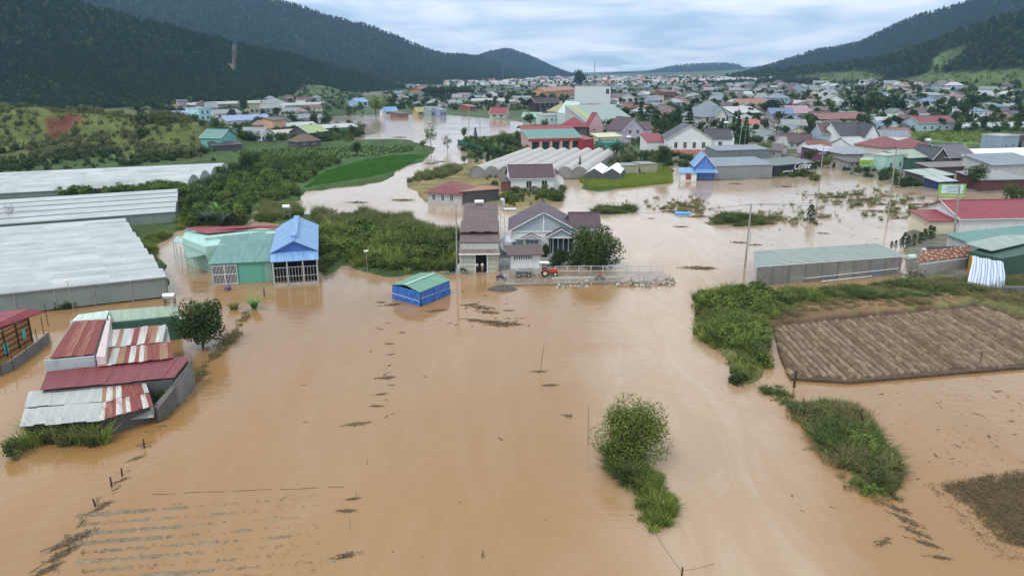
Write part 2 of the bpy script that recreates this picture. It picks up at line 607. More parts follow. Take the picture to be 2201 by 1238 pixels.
k = inpoly(PU, PV, [(1500, 672), (1790, 650), (2000, 640), (2100, 650), (1660, 702), (1560, 690)])
colr[k & land] = (0.17, 0.105, 0.055)
mask = land.astype(float)
for _ in range(2):
    mask = (mask + np.roll(mask, 1, 0) + np.roll(mask, -1, 0) + np.roll(mask, 1, 1) + np.roll(mask, -1, 1)) / 5
hb = hgt.copy()
hb[~land] = 0.35
sm = np.clip(mask, 0, 1)
ZZ = -1.1 + (hb + 1.1) * (sm * sm * (3 - 2 * sm))
ZZ += np.where(land, 0.12, 0.05) * fbm(XX * 0.35, YY * 0.35, 3)
# mound on the left with its terraced slope, and the rise on the town's right
g_ = np.exp(-(((XX + 208) / 46) ** 2 + ((YY - 352) / 26) ** 2) ** 1.5) * 13
g_ += np.exp(-(((XX + 150) / 26) ** 2 + ((YY - 345) / 22) ** 2) ** 1.3) * 9
g_ += np.exp(-(((XX + 262) / 60) ** 2 + ((YY - 330) / 30) ** 2) ** 1.5) * 8
ZZ += g_ * (1 + 0.18 * fbm(XX * 0.09, YY * 0.09, 4))
rise = np.clip(XX - 70 - 0.1 * (YY - 320), 0, None) * np.clip((YY - 290) / 500, 0, 1) * 0.035
ZZ += rise
ZZ += np.clip((YY - 1200) / 4000, 0, 1) * 6 * fbm(XX * 0.004, YY * 0.004, 6)


def gz(x, y):
    """Height of the ground (or of the water over it) at a point."""
    i = math.log(max(y, Y0 + 0.1) / Y0) / STEP
    j = (x / y + SMAX) / (2 * SMAX) * (COLS - 1)
    i = min(max(i, 0), ROWS - 1.001)
    j = min(max(j, 0), COLS - 1.001)
    a, b = int(i), int(j)
    fa, fb = i - a, j - b
    return float((ZZ[a, b] * (1 - fb) + ZZ[a, b + 1] * fb) * (1 - fa) + (ZZ[a + 1, b] * (1 - fb) + ZZ[a + 1, b + 1] * fb) * fa)


def G(u, v):
    """Ground point seen at a photo pixel (never below the water)."""
    z = 0.0
    for _ in range(6):
        p = G0(u, v, z)
        z = 0.5 * z + 0.5 * max(0.0, min(gz(p.x, p.y), 25))
    p = G0(u, v, z)
    return Vector((p.x, p.y, max(0.0, gz(p.x, p.y))))


pu2, pv2 = to_px(XX, YY, ZZ)
k = inpoly(pu2 + 5 * fbm(XX * .2, YY * .2, 17), pv2, [(96, 262), (120, 250), (150, 244), (182, 250), (170, 268), (146, 278), (122, 300), (108, 296)]) & (YY < 420)
colr[k] = (0.12, 0.045, 0.025)
idx = np.arange(ROWS * COLS).reshape(ROWS, COLS)
quads = np.stack([idx[:-1, :-1], idx[:-1, 1:], idx[1:, 1:], idx[1:, :-1]], -1).reshape(-1, 4)
me = np_mesh('ground', np.stack([XX, YY, ZZ], -1).reshape(-1, 3), quads, mat('ground_cover', (0.1, 0.1, 0.05), 0.95, 'vcol', spec=0.2))
ca = me.color_attributes.new('Col', 'FLOAT_COLOR', 'POINT')
ca.data.foreach_set('color', np.concatenate([colr, np.ones(colr.shape[:2] + (1,))], -1).astype(np.float32).ravel())
me.polygons.foreach_set('use_smooth', np.ones(len(me.polygons), bool))
ground = link('ground', me)
tag(ground, 'flooded valley floor of grass, bare soil and town land', kind='structure')

# the flood itself: one silty sheet
wm = bpy.data.materials.new('silty_flood_water')
wm.use_nodes = True
nt = wm.node_tree
L = nt.links.new
b = nt.nodes['Principled BSDF']
b.inputs['Roughness'].default_value = 0.06
b.inputs['IOR'].default_value = 1.38
tc = N(nt, 'ShaderNodeTexCoord')
n1 = N(nt, 'ShaderNodeTexNoise')
n1.inputs['Scale'].default_value = 0.028; n1.inputs['Detail'].default_value = 6; n1.inputs['Distortion'].default_value = 1.2
L(tc.outputs['Object'], n1.inputs[0])
r = N(nt, 'ShaderNodeValToRGB')
r.color_ramp.elements[0].position = 0.32; r.color_ramp.elements[0].color = (0.275, 0.143, 0.049, 1)
r.color_ramp.elements[1].position = 0.68; r.color_ramp.elements[1].color = (0.262, 0.155, 0.068, 1)
L(n1.outputs[0], r.inputs[0])
fm = N(nt, 'ShaderNodeMapping')       # streaks of paler silt drawn out along the current
fm.inputs['Scale'].default_value = (0.20, 0.05, 1)
fm.inputs['Rotation'].default_value = (0, 0, 0.16)
L(tc.outputs['Object'], fm.inputs[0])
n4 = N(nt, 'ShaderNodeTexNoise')
n4.inputs['Scale'].default_value = 1.0; n4.inputs['Detail'].default_value = 7; n4.inputs['Distortion'].default_value = 1.6; n4.inputs['Roughness'].default_value = 0.68
L(fm.outputs[0], n4.inputs[0])
sr = N(nt, 'ShaderNodeMapRange')
sr.inputs['From Min'].default_value = 0.45; sr.inputs['From Max'].default_value = 0.75
sr.inputs['To Max'].default_value = 0.5
L(n4.outputs[0], sr.inputs[0])
sm_ = N(nt, 'ShaderNodeMix', data_type='RGBA')
L(sr.outputs[0], sm_.inputs[0]); L(r.outputs[0], sm_.inputs[6])
sm_.inputs[7].default_value = (0.305, 0.195, 0.105, 1)
sx_ = N(nt, 'ShaderNodeSeparateXYZ')     # pale sky reflection painted into the colour along the current and far flood
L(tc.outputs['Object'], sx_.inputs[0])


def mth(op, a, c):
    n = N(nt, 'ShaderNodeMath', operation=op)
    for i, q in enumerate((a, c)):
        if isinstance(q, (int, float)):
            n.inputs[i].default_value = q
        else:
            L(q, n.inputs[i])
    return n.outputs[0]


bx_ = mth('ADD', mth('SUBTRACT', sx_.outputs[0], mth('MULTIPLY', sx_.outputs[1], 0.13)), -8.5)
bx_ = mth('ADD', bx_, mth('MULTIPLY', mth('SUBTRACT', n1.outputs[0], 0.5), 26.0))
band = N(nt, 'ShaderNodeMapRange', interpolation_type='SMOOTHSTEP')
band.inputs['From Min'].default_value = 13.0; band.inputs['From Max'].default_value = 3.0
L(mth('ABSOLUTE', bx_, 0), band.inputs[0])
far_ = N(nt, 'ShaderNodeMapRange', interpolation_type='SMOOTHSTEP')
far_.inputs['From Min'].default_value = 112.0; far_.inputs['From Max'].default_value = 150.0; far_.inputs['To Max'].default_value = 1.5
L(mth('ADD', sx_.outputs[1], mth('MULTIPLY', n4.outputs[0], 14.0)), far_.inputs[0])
sky_sheen = mth('MULTIPLY', mth('MAXIMUM', band.outputs[0], far_.outputs[0]), mth('ADD', mth('MULTIPLY', sr.outputs[0], 0.55), 0.42))
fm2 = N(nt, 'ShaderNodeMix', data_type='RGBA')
L(sky_sheen, fm2.inputs[0]); L(sm_.outputs[2], fm2.inputs[6])
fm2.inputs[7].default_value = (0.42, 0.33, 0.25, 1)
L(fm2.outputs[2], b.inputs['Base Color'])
mp = N(nt, 'ShaderNodeMapping')
mp.inputs['Scale'].default_value = (0.5, 1.1, 1)
mp.inputs['Rotation'].default_value = (0, 0, 0.3)
L(tc.outputs['Object'], mp.inputs[0])
n2 = N(nt, 'ShaderNodeTexNoise')
n2.inputs['Scale'].default_value = 1.2; n2.inputs['Detail'].default_value = 7
L(mp.outputs[0], n2.inputs[0])
n3 = N(nt, 'ShaderNodeTexNoise')     # where the current ruffles the surface and where it lies still
n3.inputs['Scale'].default_value = 0.03; n3.inputs['Detail'].default_value = 3
L(tc.outputs['Object'], n3.inputs[0])
mr = N(nt, 'ShaderNodeMapRange')
mr.inputs['From Min'].default_value = 0.4; mr.inputs['From Max'].default_value = 0.7
mr.inputs['To Min'].default_value = 0.22; mr.inputs['To Max'].default_value = 1.0
L(n3.outputs[0], mr.inputs[0])
bp = N(nt, 'ShaderNodeBump')
bp.inputs['Distance'].default_value = 0.085
L(n2.outputs[0], bp.inputs['Height']); L(mr.outputs[0], bp.inputs['Strength'])
L(bp.outputs[0], b.inputs['Normal'])
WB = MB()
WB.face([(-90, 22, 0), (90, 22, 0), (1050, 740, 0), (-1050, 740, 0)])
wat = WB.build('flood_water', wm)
tag(wat, 'brown flood water filling the valley floor', kind='structure')
# ------------------------------------------------------------------ hills
FOREST_FLOOR = (0.026, 0.044, 0.018)
HILLPTS = {}


def hill(name, label, ridge, foot, back, prof=1.35, nx=150, ny=46, spur=0.10, seed=1, patches=(), base=FOREST_FLOOR, rough=0.012):
    """A hill from its foot line to its ridge line and down behind: ridge = (u, v, distance), foot = (u, v) on the ground or (u, None, distance)."""
    ru = [q[0] for q in ridge]
    R = np.array([RD(*q) for q in ridge])
    fu = [q[0] for q in foot]
    Fp = np.array([(RD(q[0], 400, q[2]) if q[1] is None else G0(q[0], q[1])) for q in foot], dtype=float)
    uu = np.linspace(ru[0], ru[-1], nx)
    Ri = np.stack([np.interp(uu, ru, R[:, c]) for c in range(3)], -1)
    fq = np.linspace(fu[0], fu[-1], nx)
    Fi = np.stack([np.interp(fq, fu, Fp[:, c]) for c in range(3)], -1)
    Fi[:, 2] = -3
    t = np.linspace(0, 1, ny)
    tb = np.linspace(1, 2, 12)[1:]
    V = []
    for k in t:
        p = Fi * (1 - k) + Ri * k
        p[:, 2] = Fi[:, 2] + (Ri[:, 2] - Fi[:, 2]) * (0.35 * k + 0.65 * k ** (prof * 1.4))
        V.append(p)
    for k in tb:
        p = Ri + (Ri - Fi) * np.array([1, 1, 0]) * (k - 1) * back
        p[:, 2] = Fi[:, 2] + (Ri[:, 2] - Fi[:, 2]) * (1 - (k - 1) ** 1.6)
        V.append(p)
    V = np.array(V)
    tt = np.concatenate([t, tb])[:, None]
    Hh = (Ri[:, 2] - Fi[:, 2])[None, :]
    ln = np.cumsum(np.r_[0, np.linalg.norm(np.diff(Ri[:, :2], axis=0), axis=1)])[None, :]
    env = np.clip(tt * (1.02 - tt) * 4, 0, 1) * (tt < 1)
    V[:, :, 2] += Hh * spur * env * fbm(ln / 130 + 0 * tt, tt * 1.4 + 0 * ln, seed)
    V[:, :, 2] += Hh * rough * np.clip(tt * 3, 0, 1) * fbm(V[:, :, 0] / 22, V[:, :, 1] / 22, seed + 3)
    n = V.shape[0]
    ix = np.arange(n * nx).reshape(n, nx)
    q = np.stack([ix[:-1, :-1], ix[:-1, 1:], ix[1:, 1:], ix[1:, :-1]], -1).reshape(-1, 4)
    me = np_mesh(name, V.reshape(-1, 3), q, mat('hill_ground', (0.1, 0.1, 0.1), 0.95, 'vcol', spec=0.1, scale=0.25))
    U_, V_ = to_px(V[:, :, 0], V[:, :, 1], V[:, :, 2])
    c = np.zeros(V.shape) + np.array(base)
    bare = np.zeros(U_.shape, bool)
    for poly, pc, clear in patches:
        k = inpoly(U_, V_, poly)
        c[k] = pc
        if clear:
            bare |= k
    ca = me.color_attributes.new('Col', 'FLOAT_COLOR', 'POINT')
    ca.data.foreach_set('color', np.concatenate([c, np.ones(c.shape[:2] + (1,))], -1).astype(np.float32).ravel())
    me.polygons.foreach_set('use_smooth', np.ones(len(me.polygons), bool))
    o = link(name, me)
    tag(o, label, kind='structure')
    HILLPTS[name] = (V[:ny + 2], bare[:ny + 2])
    return o


hill('near_forest_hill', 'near dark pine covered hill on the valley side', [(-1500, -640, 800), (-900, -420, 850), (-400, -200, 900), (0, -62, 950), (90, -8, 970), (200, 22, 1000), (300, 46, 1040), (420, 76, 1100), (530, 104, 1180), (640, 126, 1260), (720, 149, 1350), (800, 172, 1450), (880, 194, 1560)],
     [(-1500, 262), (-900, 262), (-400, 250), (0, 240), (200, 237), (420, 224), (500, None, 830), (600, None, 900), (740, None, 1060), (800, None, 1180), (890, None, 1380)], 0.9, 1.25, 200, 50, 0.13, 3,
     patches=[([(484, 150), (500, 84), (512, 86), (506, 120), (498, 160)], (0.16, 0.14, 0.11), True)])
hill('far_blue_ridge', 'long blue wooded ridge behind the near hill', [(-1600, -320, 2200), (-600, -240, 2200), (100, -120, 2300), (400, -52, 2350), (570, -2, 2450), (650, 18, 2500), (700, 36, 2550), (790, 57, 2650), (850, 80, 2750), (900, 102, 2850), (945, 117, 2950), (1000, 121, 3050), (1040, 127, 3200), (1090, 146, 3400), (1150, 163, 3600)],
     [(-1600, None, 1300), (-600, None, 1350), (300, None, 1500), (700, None, 1650), (900, None, 1750), (1000, None, 1900), (1090, None, 2100), (1160, None, 2500)], 0.8, 1.1, 220, 46, 0.12, 8)
hill('small_cone_hill', 'small rounded blue hill closing the valley', [(985, 150, 4300), (1020, 126, 4200), (1060, 113, 4150), (1095, 109, 4150), (1140, 124, 4200), (1180, 144, 4300), (1232, 167, 4400)],
     [(960, None, 3500), (1100, None, 3300), (1260, None, 3500)], 0.8, 1.0, 60, 24, 0.06, 5)
hill('far_centre_hill', 'low flat topped hill far off at the valley end', [(1295, 169, 6000), (1330, 160, 5900), (1380, 159, 5800), (1420, 151, 5800), (1450, 145, 5700), (1490, 141, 5700), (1560, 139, 5600), (1588, 143, 5600), (1600, 156, 5600), (1640, 166, 5600)],
     [(1280, None, 5000), (1450, None, 4700), (1660, None, 4700)], 0.8, 1.0, 60, 20, 0.05, 6)
hill('right_blue_ridge', 'blue wooded ridge rising on the right side of the valley', [(1560, 168, 3400), (1620, 151, 3200), (1660, 141, 3050), (1700, 128, 2900), (1750, 112, 2750), (1800, 104, 2650), (1850, 93, 2550), (1900, 68, 2450), (1960, 40, 2350), (2050, 17, 2250), (2110, -6, 2150), (2300, -70, 2000), (2900, -260, 1900)],
     [(1560, None, 2400), (1800, None, 1900), (2200, None, 1500), (2900, None, 1300)], 0.8, 1.2, 140, 40, 0.10, 12)
hill('right_forest_hill', 'dark wooded hill above the town on the right', [(1560, 166, 1800), (1600, 160, 1700), (1700, 150, 1550), (1800, 142, 1420), (1865, 132, 1330), (1900, 126, 1280), (1975, 102, 1200), (2050, 74, 1130), (2110, 52, 1080), (2201, 28, 1020), (2500, -90, 950), (3000, -260, 900)],
     [(1560, None, 1500), (1700, None, 1240), (1900, None, 1000), (2000, None, 880), (2201, None, 760), (3000, None, 620)], 0.8, 1.2, 150, 44, 0.14, 21,
     patches=[([(1900, 178), (1990, 160), (2201, 150), (3000, 100), (3000, 300), (2201, 260), (1880, 250)], (0.10, 0.135, 0.045), True), ([(2010, 120), (2062, 100), (2075, 118), (2030, 150), (1990, 160)], (0.09, 0.13, 0.042), True), ([(1690, 168), (1760, 158), (1850, 154), (1905, 168), (1880, 182), (1760, 184)], (0.085, 0.115, 0.04), True),
              ([(1640, 170), (1800, 160), (1900, 175), (1900, 200), (1700, 200)], (0.085, 0.115, 0.04), False)])
hill('grassy_foothill', 'low grassy foothill below the pine hill', [(440, 212, 1000), (480, 188, 1020), (540, 192, 1030), (600, 186, 1050), (650, 182, 1060), (690, 184, 1080), (745, 197, 1100), (800, 206, 1120)],
     [(430, None, 800), (600, None, 840), (800, None, 900)], 0.8, 0.8, 60, 20, 0.10, 31, base=(0.085, 0.115, 0.045))

# ------------------------------------------------------------------ leaves, trees and grass


def leaf_quads(C, Nn, size, r, asp=0.55):
    """One diamond leaf per centre, facing roughly along its normal."""
    n = len(C)
    up = r.normal(size=(n, 3))
    a = np.cross(Nn, up)
    a /= np.linalg.norm(a, axis=1, keepdims=True) + 1e-9
    b_ = np.cross(Nn, a)
    b_ /= np.linalg.norm(b_, axis=1, keepdims=True) + 1e-9
    s = size * r.uniform(0.65, 1.35, (n, 1))
    V = np.stack([C - a * s, C - b_ * s * asp, C + a * s, C + b_ * s * asp], 1).reshape(-1, 3)
    return V, np.arange(4 * n).reshape(n, 4)


def crown_pts(r, n, rad, clumps=9, squash=0.8, shell=0.55, cz=0.0, spread=0.6):
    """Points in a crown of several clumps, with normals pointing out of the clumps."""
    cs, rs = [], []
    for k in range(clumps):
        d = r.normal(size=3)
        d /= np.linalg.norm(d)
        q = r.uniform(0.25, 1.0) ** 0.6 * spread
        cs.append(d * q * np.array([1, 1, squash]))
        rs.append(r.uniform(0.30, 0.48))
    cs, rs = np.array(cs), np.array(rs)
    k = r.integers(0, clumps, n)
    d = r.normal(size=(n, 3))
    d /= np.linalg.norm(d, axis=1, keepdims=True)
    rr = rs[k][:, None] * (shell + (1 - shell) * r.uniform(0, 1, (n, 1)) ** 0.5)
    C = (cs[k] + d * rr) * rad
    C[:, 2] += cz
    Nn = d + r.normal(size=(n, 3)) * 0.45 + np.array([0, 0, 0.35])
    Nn /= np.linalg.norm(Nn, axis=1, keepdims=True)
    return C, Nn, cs * rad + np.array([0, 0, cz])


LF_DARK = mat('leaf_dark', (0.013, 0.030, 0.008), 0.7, 'leaf', (0.075, 0.115, 0.028), spec=0.12)
LF_MID = mat('leaf_mid', (0.025, 0.052, 0.010), 0.6, 'leaf', (0.165, 0.225, 0.045), spec=0.1)
LF_LIGHT = mat('leaf_light', (0.04, 0.08, 0.013), 0.6, 'leaf', (0.22, 0.285, 0.06), spec=0.15)
LF_OLIVE = mat('leaf_olive', (0.085, 0.10, 0.035), 0.65, 'leaf', (0.15, 0.16, 0.065), spec=0.2)
LF_PINE = mat('leaf_pine', (0.018, 0.042, 0.014), 0.8, 'leaf', (0.042, 0.078, 0.024), spec=0.05)
LF_DRY = mat('leaf_dry', (0.13, 0.10, 0.05), 0.8, 'leaf', (0.24, 0.19, 0.10), spec=0.15)
GR_LUSH = mat('grass_lush', (0.03, 0.058, 0.008), 0.6, 'leaf', (0.29, 0.35, 0.075), spec=0.15)
GR_REED = mat('grass_reed', (0.06, 0.08, 0.022), 0.65, 'leaf', (0.27, 0.28, 0.11), spec=0.2)
GR_DEEP = mat('grass_deep', (0.018, 0.04, 0.008), 0.6, 'leaf', (0.19, 0.235, 0.07), spec=0.12)
GR_DRY = mat('grass_dry', (0.16, 0.14, 0.06), 0.8, 'leaf', (0.28, 0.24, 0.12), spec=0.15)
GR_RICE = mat('rice_yellow_green', (0.17, 0.24, 0.03), 0.6, 'leaf', (0.27, 0.31, 0.06), spec=0.2)


def trunk_mb(h, r0, tips, seed, forks=6):
    r = random.Random(seed)
    m = MB()
    j = Vector((r.uniform(-0.1, 0.1) * h, r.uniform(-0.1, 0.1) * h, h))
    m.tube([(0, 0, -1.0), (j.x * 0.3, j.y * 0.4, h * 0.5), j], [r0, r0 * 0.8, r0 * 0.6], 6)
    for t in tips[:forks]:
        t = Vector(t)
        mid = j.lerp(t, 0.5) + Vector((r.uniform(-.1, .1), r.uniform(-.1, .1), r.uniform(0, .15))) * h * 0.4
        m.tube([j - Vector((0, 0, h * r.uniform(0.0, 0.3))), mid, t], [r0 * 0.5, r0 * 0.32, r0 * 0.12], 5)
    return m


TREE_MESH = {}


def tree_mesh(key, height, rad, n, leaf, lm, seed, clumps=10, squash=0.85, shell=0.5, trunk_h=0.35, r0=None, bark=None, asp=0.55, spread=0.6):
    if key in TREE_MESH:
        return TREE_MESH[key]
    r = np.random.default_rng(seed)
    cz = height - rad * squash * 0.95
    C, Nn, cs = crown_pts(r, n, rad, clumps, squash, shell, cz, spread)
    V, Fc = leaf_quads(C, Nn, leaf, r, asp)
    me = np_mesh('tree_crown', V, Fc, lm)
    tm = trunk_mb(max(height * trunk_h, 0.4), r0 or height * 0.026, [tuple(c) for c in cs], seed)
    tme = bpy.data.meshes.new('tree_trunk')
    tme.from_pydata(tm.v, [], tm.f)
    tme.materials.append(bark or BARK)
    TREE_MESH[key] = (me, tme)
    return TREE_MESH[key]


def conifer_mesh(key, height, rad, n, lm, seed, columnar=False):
    if key in TREE_MESH:
        return TREE_MESH[key]
    r = np.random.default_rng(seed)
    t = r.uniform(0.06, 1, n) ** 0.8
    tiers = np.floor(t * 9) / 9 + r.uniform(-0.03, 0.03, n) if not columnar else t
    prof = (1 - tiers) ** 0.8 if not columnar else np.sin(np.clip(tiers, 0, 1) ** 0.7 * math.pi * 0.95) ** 0.7 * 0.9 + 0.06
    ang = r.uniform(0, 2 * np.pi, n)
    q = r.uniform(0.45, 1.0, n) ** 0.5 * rad * prof * (1 + 0.25 * np.sin(ang * 3 + tiers * 20))
    C = np.stack([np.cos(ang) * q, np.sin(ang) * q, tiers * height + 0.02 * height], -1)
    Nn = np.stack([np.cos(ang) * 0.6, np.sin(ang) * 0.6, np.full(n, 0.8)], -1) + r.normal(size=(n, 3)) * 0.35
    Nn /= np.linalg.norm(Nn, axis=1, keepdims=True)
    V, Fc = leaf_quads(C, Nn, height * 0.055, r, 0.45)
    me = np_mesh('tree_crown', V, Fc, lm)
    tm = MB().tube([(0, 0, -1), (0, 0, height * 0.92)], [height * 0.022, height * 0.004], 6)
    tme = bpy.data.meshes.new('tree_trunk')
    tme.from_pydata(tm.v, [], tm.f)
    tme.materials.append(BARK)
    TREE_MESH[key] = (me, tme)
    return TREE_MESH[key]


def put_tree(name, meshes, loc, label, cat='tree', scale=1.0, rot=None, group=None, crown='crown'):
    t = thing(name, label, cat, loc, rnd.uniform(0, 6.28) if rot is None else rot, group)
    t.scale = (scale, scale, scale) if not isinstance(scale, tuple) else scale
    link(crown, meshes[0], t)
    link('trunk', meshes[1], t)
    return t


def blade_mesh(n, h, spread, w, seed, lean=0.45, segs=3):
    """A tuft of curved blades fanning out from a patch of ground."""
    r = np.random.default_rng(seed)
    ang = r.uniform(0, 2 * np.pi, n)
    rad = np.sqrt(r.uniform(0, 1, n)) * spread
    base = np.stack([np.cos(ang) * rad, np.sin(ang) * rad, np.zeros(n)], -1)
    la = ang + r.normal(0, 0.9, n)
    hh = h * r.uniform(0.45, 1.1, n)
    ln = lean * r.uniform(0.2, 1.5, n) * hh
    side = np.stack([-np.sin(la), np.cos(la), np.zeros(n)], -1)
    turn = r.uniform(0, np.pi, n)
    side = side * np.cos(turn)[:, None] + np.stack([np.cos(la), np.sin(la), np.zeros(n)], -1) * np.sin(turn)[:, None]
    V = []
    for k, t in enumerate((0.0, 0.5, 1.0)):
        p = base + np.stack([np.cos(la) * ln * t ** 2, np.sin(la) * ln * t ** 2, hh * (t - 0.22 * lean * t ** 2)], -1)
        ww = w * (1.0, 0.85, 0.0)[k]
        if t < 1:
            V += [p - side * ww, p + side * ww]
        else:
            V += [p]
    V = np.stack(V, 1)
    i = np.arange(n)[:, None] * 5
    Fc = np.concatenate([i + [0, 1, 3], i + [0, 3, 2], i + [2, 3, 4]], 0)
    return V.reshape(-1, 3), Fc


def tuft(name, label, loc, n, h, spread, w, m, seed, lean=0.45, leaves=0, lm=None):
    V, Fc = blade_mesh(n, h, spread, w, seed, lean)
    me = np_mesh(name, V, Fc, m)
    o = link(name, me)
    o.location = loc
    tag(o, label, 'grass clump')
    return o


def scatter(name, label, pts, src, smin, smax, tilt=0.12, lumpy=0):
    """Growth nobody could count: copies of a real plant of the scene on given points, as one object."""
    if not len(pts):
        return None
    me = bpy.data.meshes.new(name)
    me.vertices.add(len(pts))
    pts = np.asarray(pts, dtype=np.float32)
    me.vertices.foreach_set('co', pts.ravel())
    q = rng.uniform(0, 1, len(pts))
    if lumpy:
        q = np.clip(.5 + 1.1 * fbm(pts[:, 0] * lumpy, pts[:, 1] * lumpy, len(pts)) + .35 * (q - .5), 0, 1)
    at = me.attributes.new('size', 'FLOAT', 'POINT')
    at.data.foreach_set('value', (smin + (smax - smin) * q).astype(np.float32))
    o = link(name, me)
    ng = bpy.data.node_groups.new(name + '_scatter', 'GeometryNodeTree')
    ng.interface.new_socket(name='Geometry', in_out='INPUT', socket_type='NodeSocketGeometry')
    ng.interface.new_socket(name='Geometry', in_out='OUTPUT', socket_type='NodeSocketGeometry')
    gi, go = ng.nodes.new('NodeGroupInput'), ng.nodes.new('NodeGroupOutput')
    ip = ng.nodes.new('GeometryNodeInstanceOnPoints')
    ob = ng.nodes.new('GeometryNodeObjectInfo')
    ob.inputs['Object'].default_value = src
    ob.transform_space = 'ORIGINAL'
    rv = ng.nodes.new('FunctionNodeRandomValue')
    rv.data_type = 'FLOAT_VECTOR'
    rv.inputs[0].default_value = (-tilt, -tilt, 0)
    rv.inputs[1].default_value = (tilt, tilt, 6.283)
    sv = ng.nodes.new('GeometryNodeInputNamedAttribute')
    sv.data_type = 'FLOAT'
    sv.inputs['Name'].default_value = 'size'
    lk = ng.links.new
    lk(gi.outputs[0], ip.inputs['Points'])
    lk(ob.outputs['Geometry'], ip.inputs['Instance'])
    lk(rv.outputs[0], ip.inputs['Rotation'])
    lk(sv.outputs['Attribute'], ip.inputs['Scale'])
    lk(ip.outputs[0], go.inputs[0])
    md = o.modifiers.new('scatter', 'NODES')
    md.node_group = ng
    tag(o, label, kind='stuff')
    return o


def pts_in(poly, n, zmin=0.02, sink=0.05, seed=0, jit=0, water=False):
    """n ground points inside an outline given in photo pixels, spread evenly over the real ground."""
    r = np.random.default_rng(seed + 77)
    W = np.array([tuple(G0(*q))[:2] for q in poly])
    lo, hi = W.min(0), W.max(0)
    lo[0] = max(lo[0], -420); hi[0] = min(hi[0], 420)
    out = []
    tries = 0
    while len(out) < n and tries < 60:
        q = r.uniform(lo, hi, (n * 2, 2))
        ok = inpoly(q[:, 0], q[:, 1], [tuple(x) for x in W])
        for x, y in q[ok] + r.normal(0, jit, (int(ok.sum()), 2)):
            z = gz(x, y)
            if water:
                out.append((x, y, max(z, 0.0) - sink))
            elif z > zmin:
                out.append((x, y, z - sink))
            if len(out) >= n:
                break
        tries += 1
    return np.array(out)


def away(pts, pos, d):
    pts = np.asarray(pts)
    for p in pos:
        pts = pts[np.hypot(pts[:, 0] - p[0], pts[:, 1] - p[1]) > d]
    return pts


# the plants that the growth repeats (each a real one, standing where it can be seen)
T_LUSH = tuft('grass_clump', 'bright green grass clump at the water end of the bank beside the long shed', G(1600, 815), 56, 1.3, 0.55, 0.048, GR_LUSH, 1, .85)
T_REED = tuft('reed_clump', 'tall yellowish reed clump behind the blue roofed house', G(705, 478), 90, 2.6, 0.7, 0.035, GR_REED, 2, 0.3)
T_DEEP = tuft('grass_clump', 'dark green grass clump at the near tip of the flooded bank', G(1890, 1040), 46, 1.35, 0.6, 0.055, GR_DEEP, 3, 1.25)
T_DRY = tuft('grass_clump', 'dry straw coloured grass clump beside the ploughed field', G(1750, 668), 90, 0.7, 0.55, 0.02, GR_DRY, 4, 0.7)
T_CROP = tuft('crop_clump', 'vivid green young crop clump at the right corner of the curved field', G(905, 340), 60, 1.0, 0.9, 0.05, mat('crop_green', (.04, .13, .016), .6, 'leaf', (.10, .24, .04), spec=.15), 15, 0.35)
T_RICE = tuft('rice_clump', 'yellow green rice clump at the front edge of the rice plot', G(1300, 403), 60, 1.0, 0.9, 0.05, GR_RICE, 5, 0.35)


def shrub_src(label, loc, rad, n, leaf, lm, seed):
    r = np.random.default_rng(seed)
    C, Nn, _ = crown_pts(r, n, rad, 7, 0.85, 0.45, rad * 0.55)
    C[:, 2] = np.maximum(C[:, 2], 0.02)
    V, Fc = leaf_quads(C, Nn, leaf, r, 0.5)
    o = link('shrub', np_mesh('shrub', V, Fc, lm))
    o.location = loc
    return tag(o, label, 'shrub')


S_MID = shrub_src('mid green leafy shrub in the thicket beside the narrow house', G(940, 582), 1.5, 300, 0.20, LF_MID, 6)
S_DARK = shrub_src('dark leafy shrub on the slope beyond the arched greenhouse', G(545, 372), 1.6, 300, 0.22, LF_DARK, 7)
S_OLIVE = shrub_src('olive scrub bush on the grassy mound', G(330, 318), 1.6, 300, 0.22, LF_OLIVE, 8)
S_LIGHT = shrub_src('light green bush at the front of the thicket by the waterlogged path', G(720, 560), 1.4, 300, 0.19, LF_LIGHT, 9)


def forest_tree(label, loc, conif, seed):
    r = np.random.default_rng(seed)
    h = 11
    if conif:
        n = 120
        t = r.uniform(0.25, 1, n)
        ang = r.uniform(0, 6.283, n)
        q = (1 - t) ** 0.7 * 3.4 * r.uniform(0.4, 1, n) + 0.2
        C = np.stack([np.cos(ang) * q, np.sin(ang) * q, t * h], -1)
        Nn = np.stack([np.cos(ang) * .5, np.sin(ang) * .5, np.full(n, .9)], -1) + r.normal(size=(n, 3)) * .3
        lm, ls = LF_PINE, 0.95
    else:
        n = 130
        C, Nn, _ = crown_pts(r, n, 4.0, 7, 0.8, 0.5, 7.0)
        lm, ls = LF_DARK, 0.85
    Nn /= np.linalg.norm(Nn, axis=1, keepdims=True)
    V, Fc = leaf_quads(C, Nn, ls, r, 0.6)
    tm = MB().tube([(0, 0, -1), (0, 0, h * 0.8)], [0.25, 0.08], 5)
    tf = []
    tv = [tuple(x) for x in tm.v]
    nv = len(V)
    for f in tm.f:
        if len(f) == 4:
            tf.append([nv + k for k in f])
    V2 = np.concatenate([V, np.array(tv)])
    F2 = np.concatenate([Fc, np.array(tf)])
    o = link('forest_tree', np_mesh('forest_tree', V2, F2, [lm, BARK], [0] * len(Fc) + [1] * len(tf)))
    o.location = loc
    return tag(o, label, 'tree')


FT_PINE = forest_tree('tall dark pine at the foot of the near forest hill', G(455, 218), True, 3)
FT_LEAF = forest_tree('round leafy tree at the foot of the near forest hill', G(432, 226), False, 4)


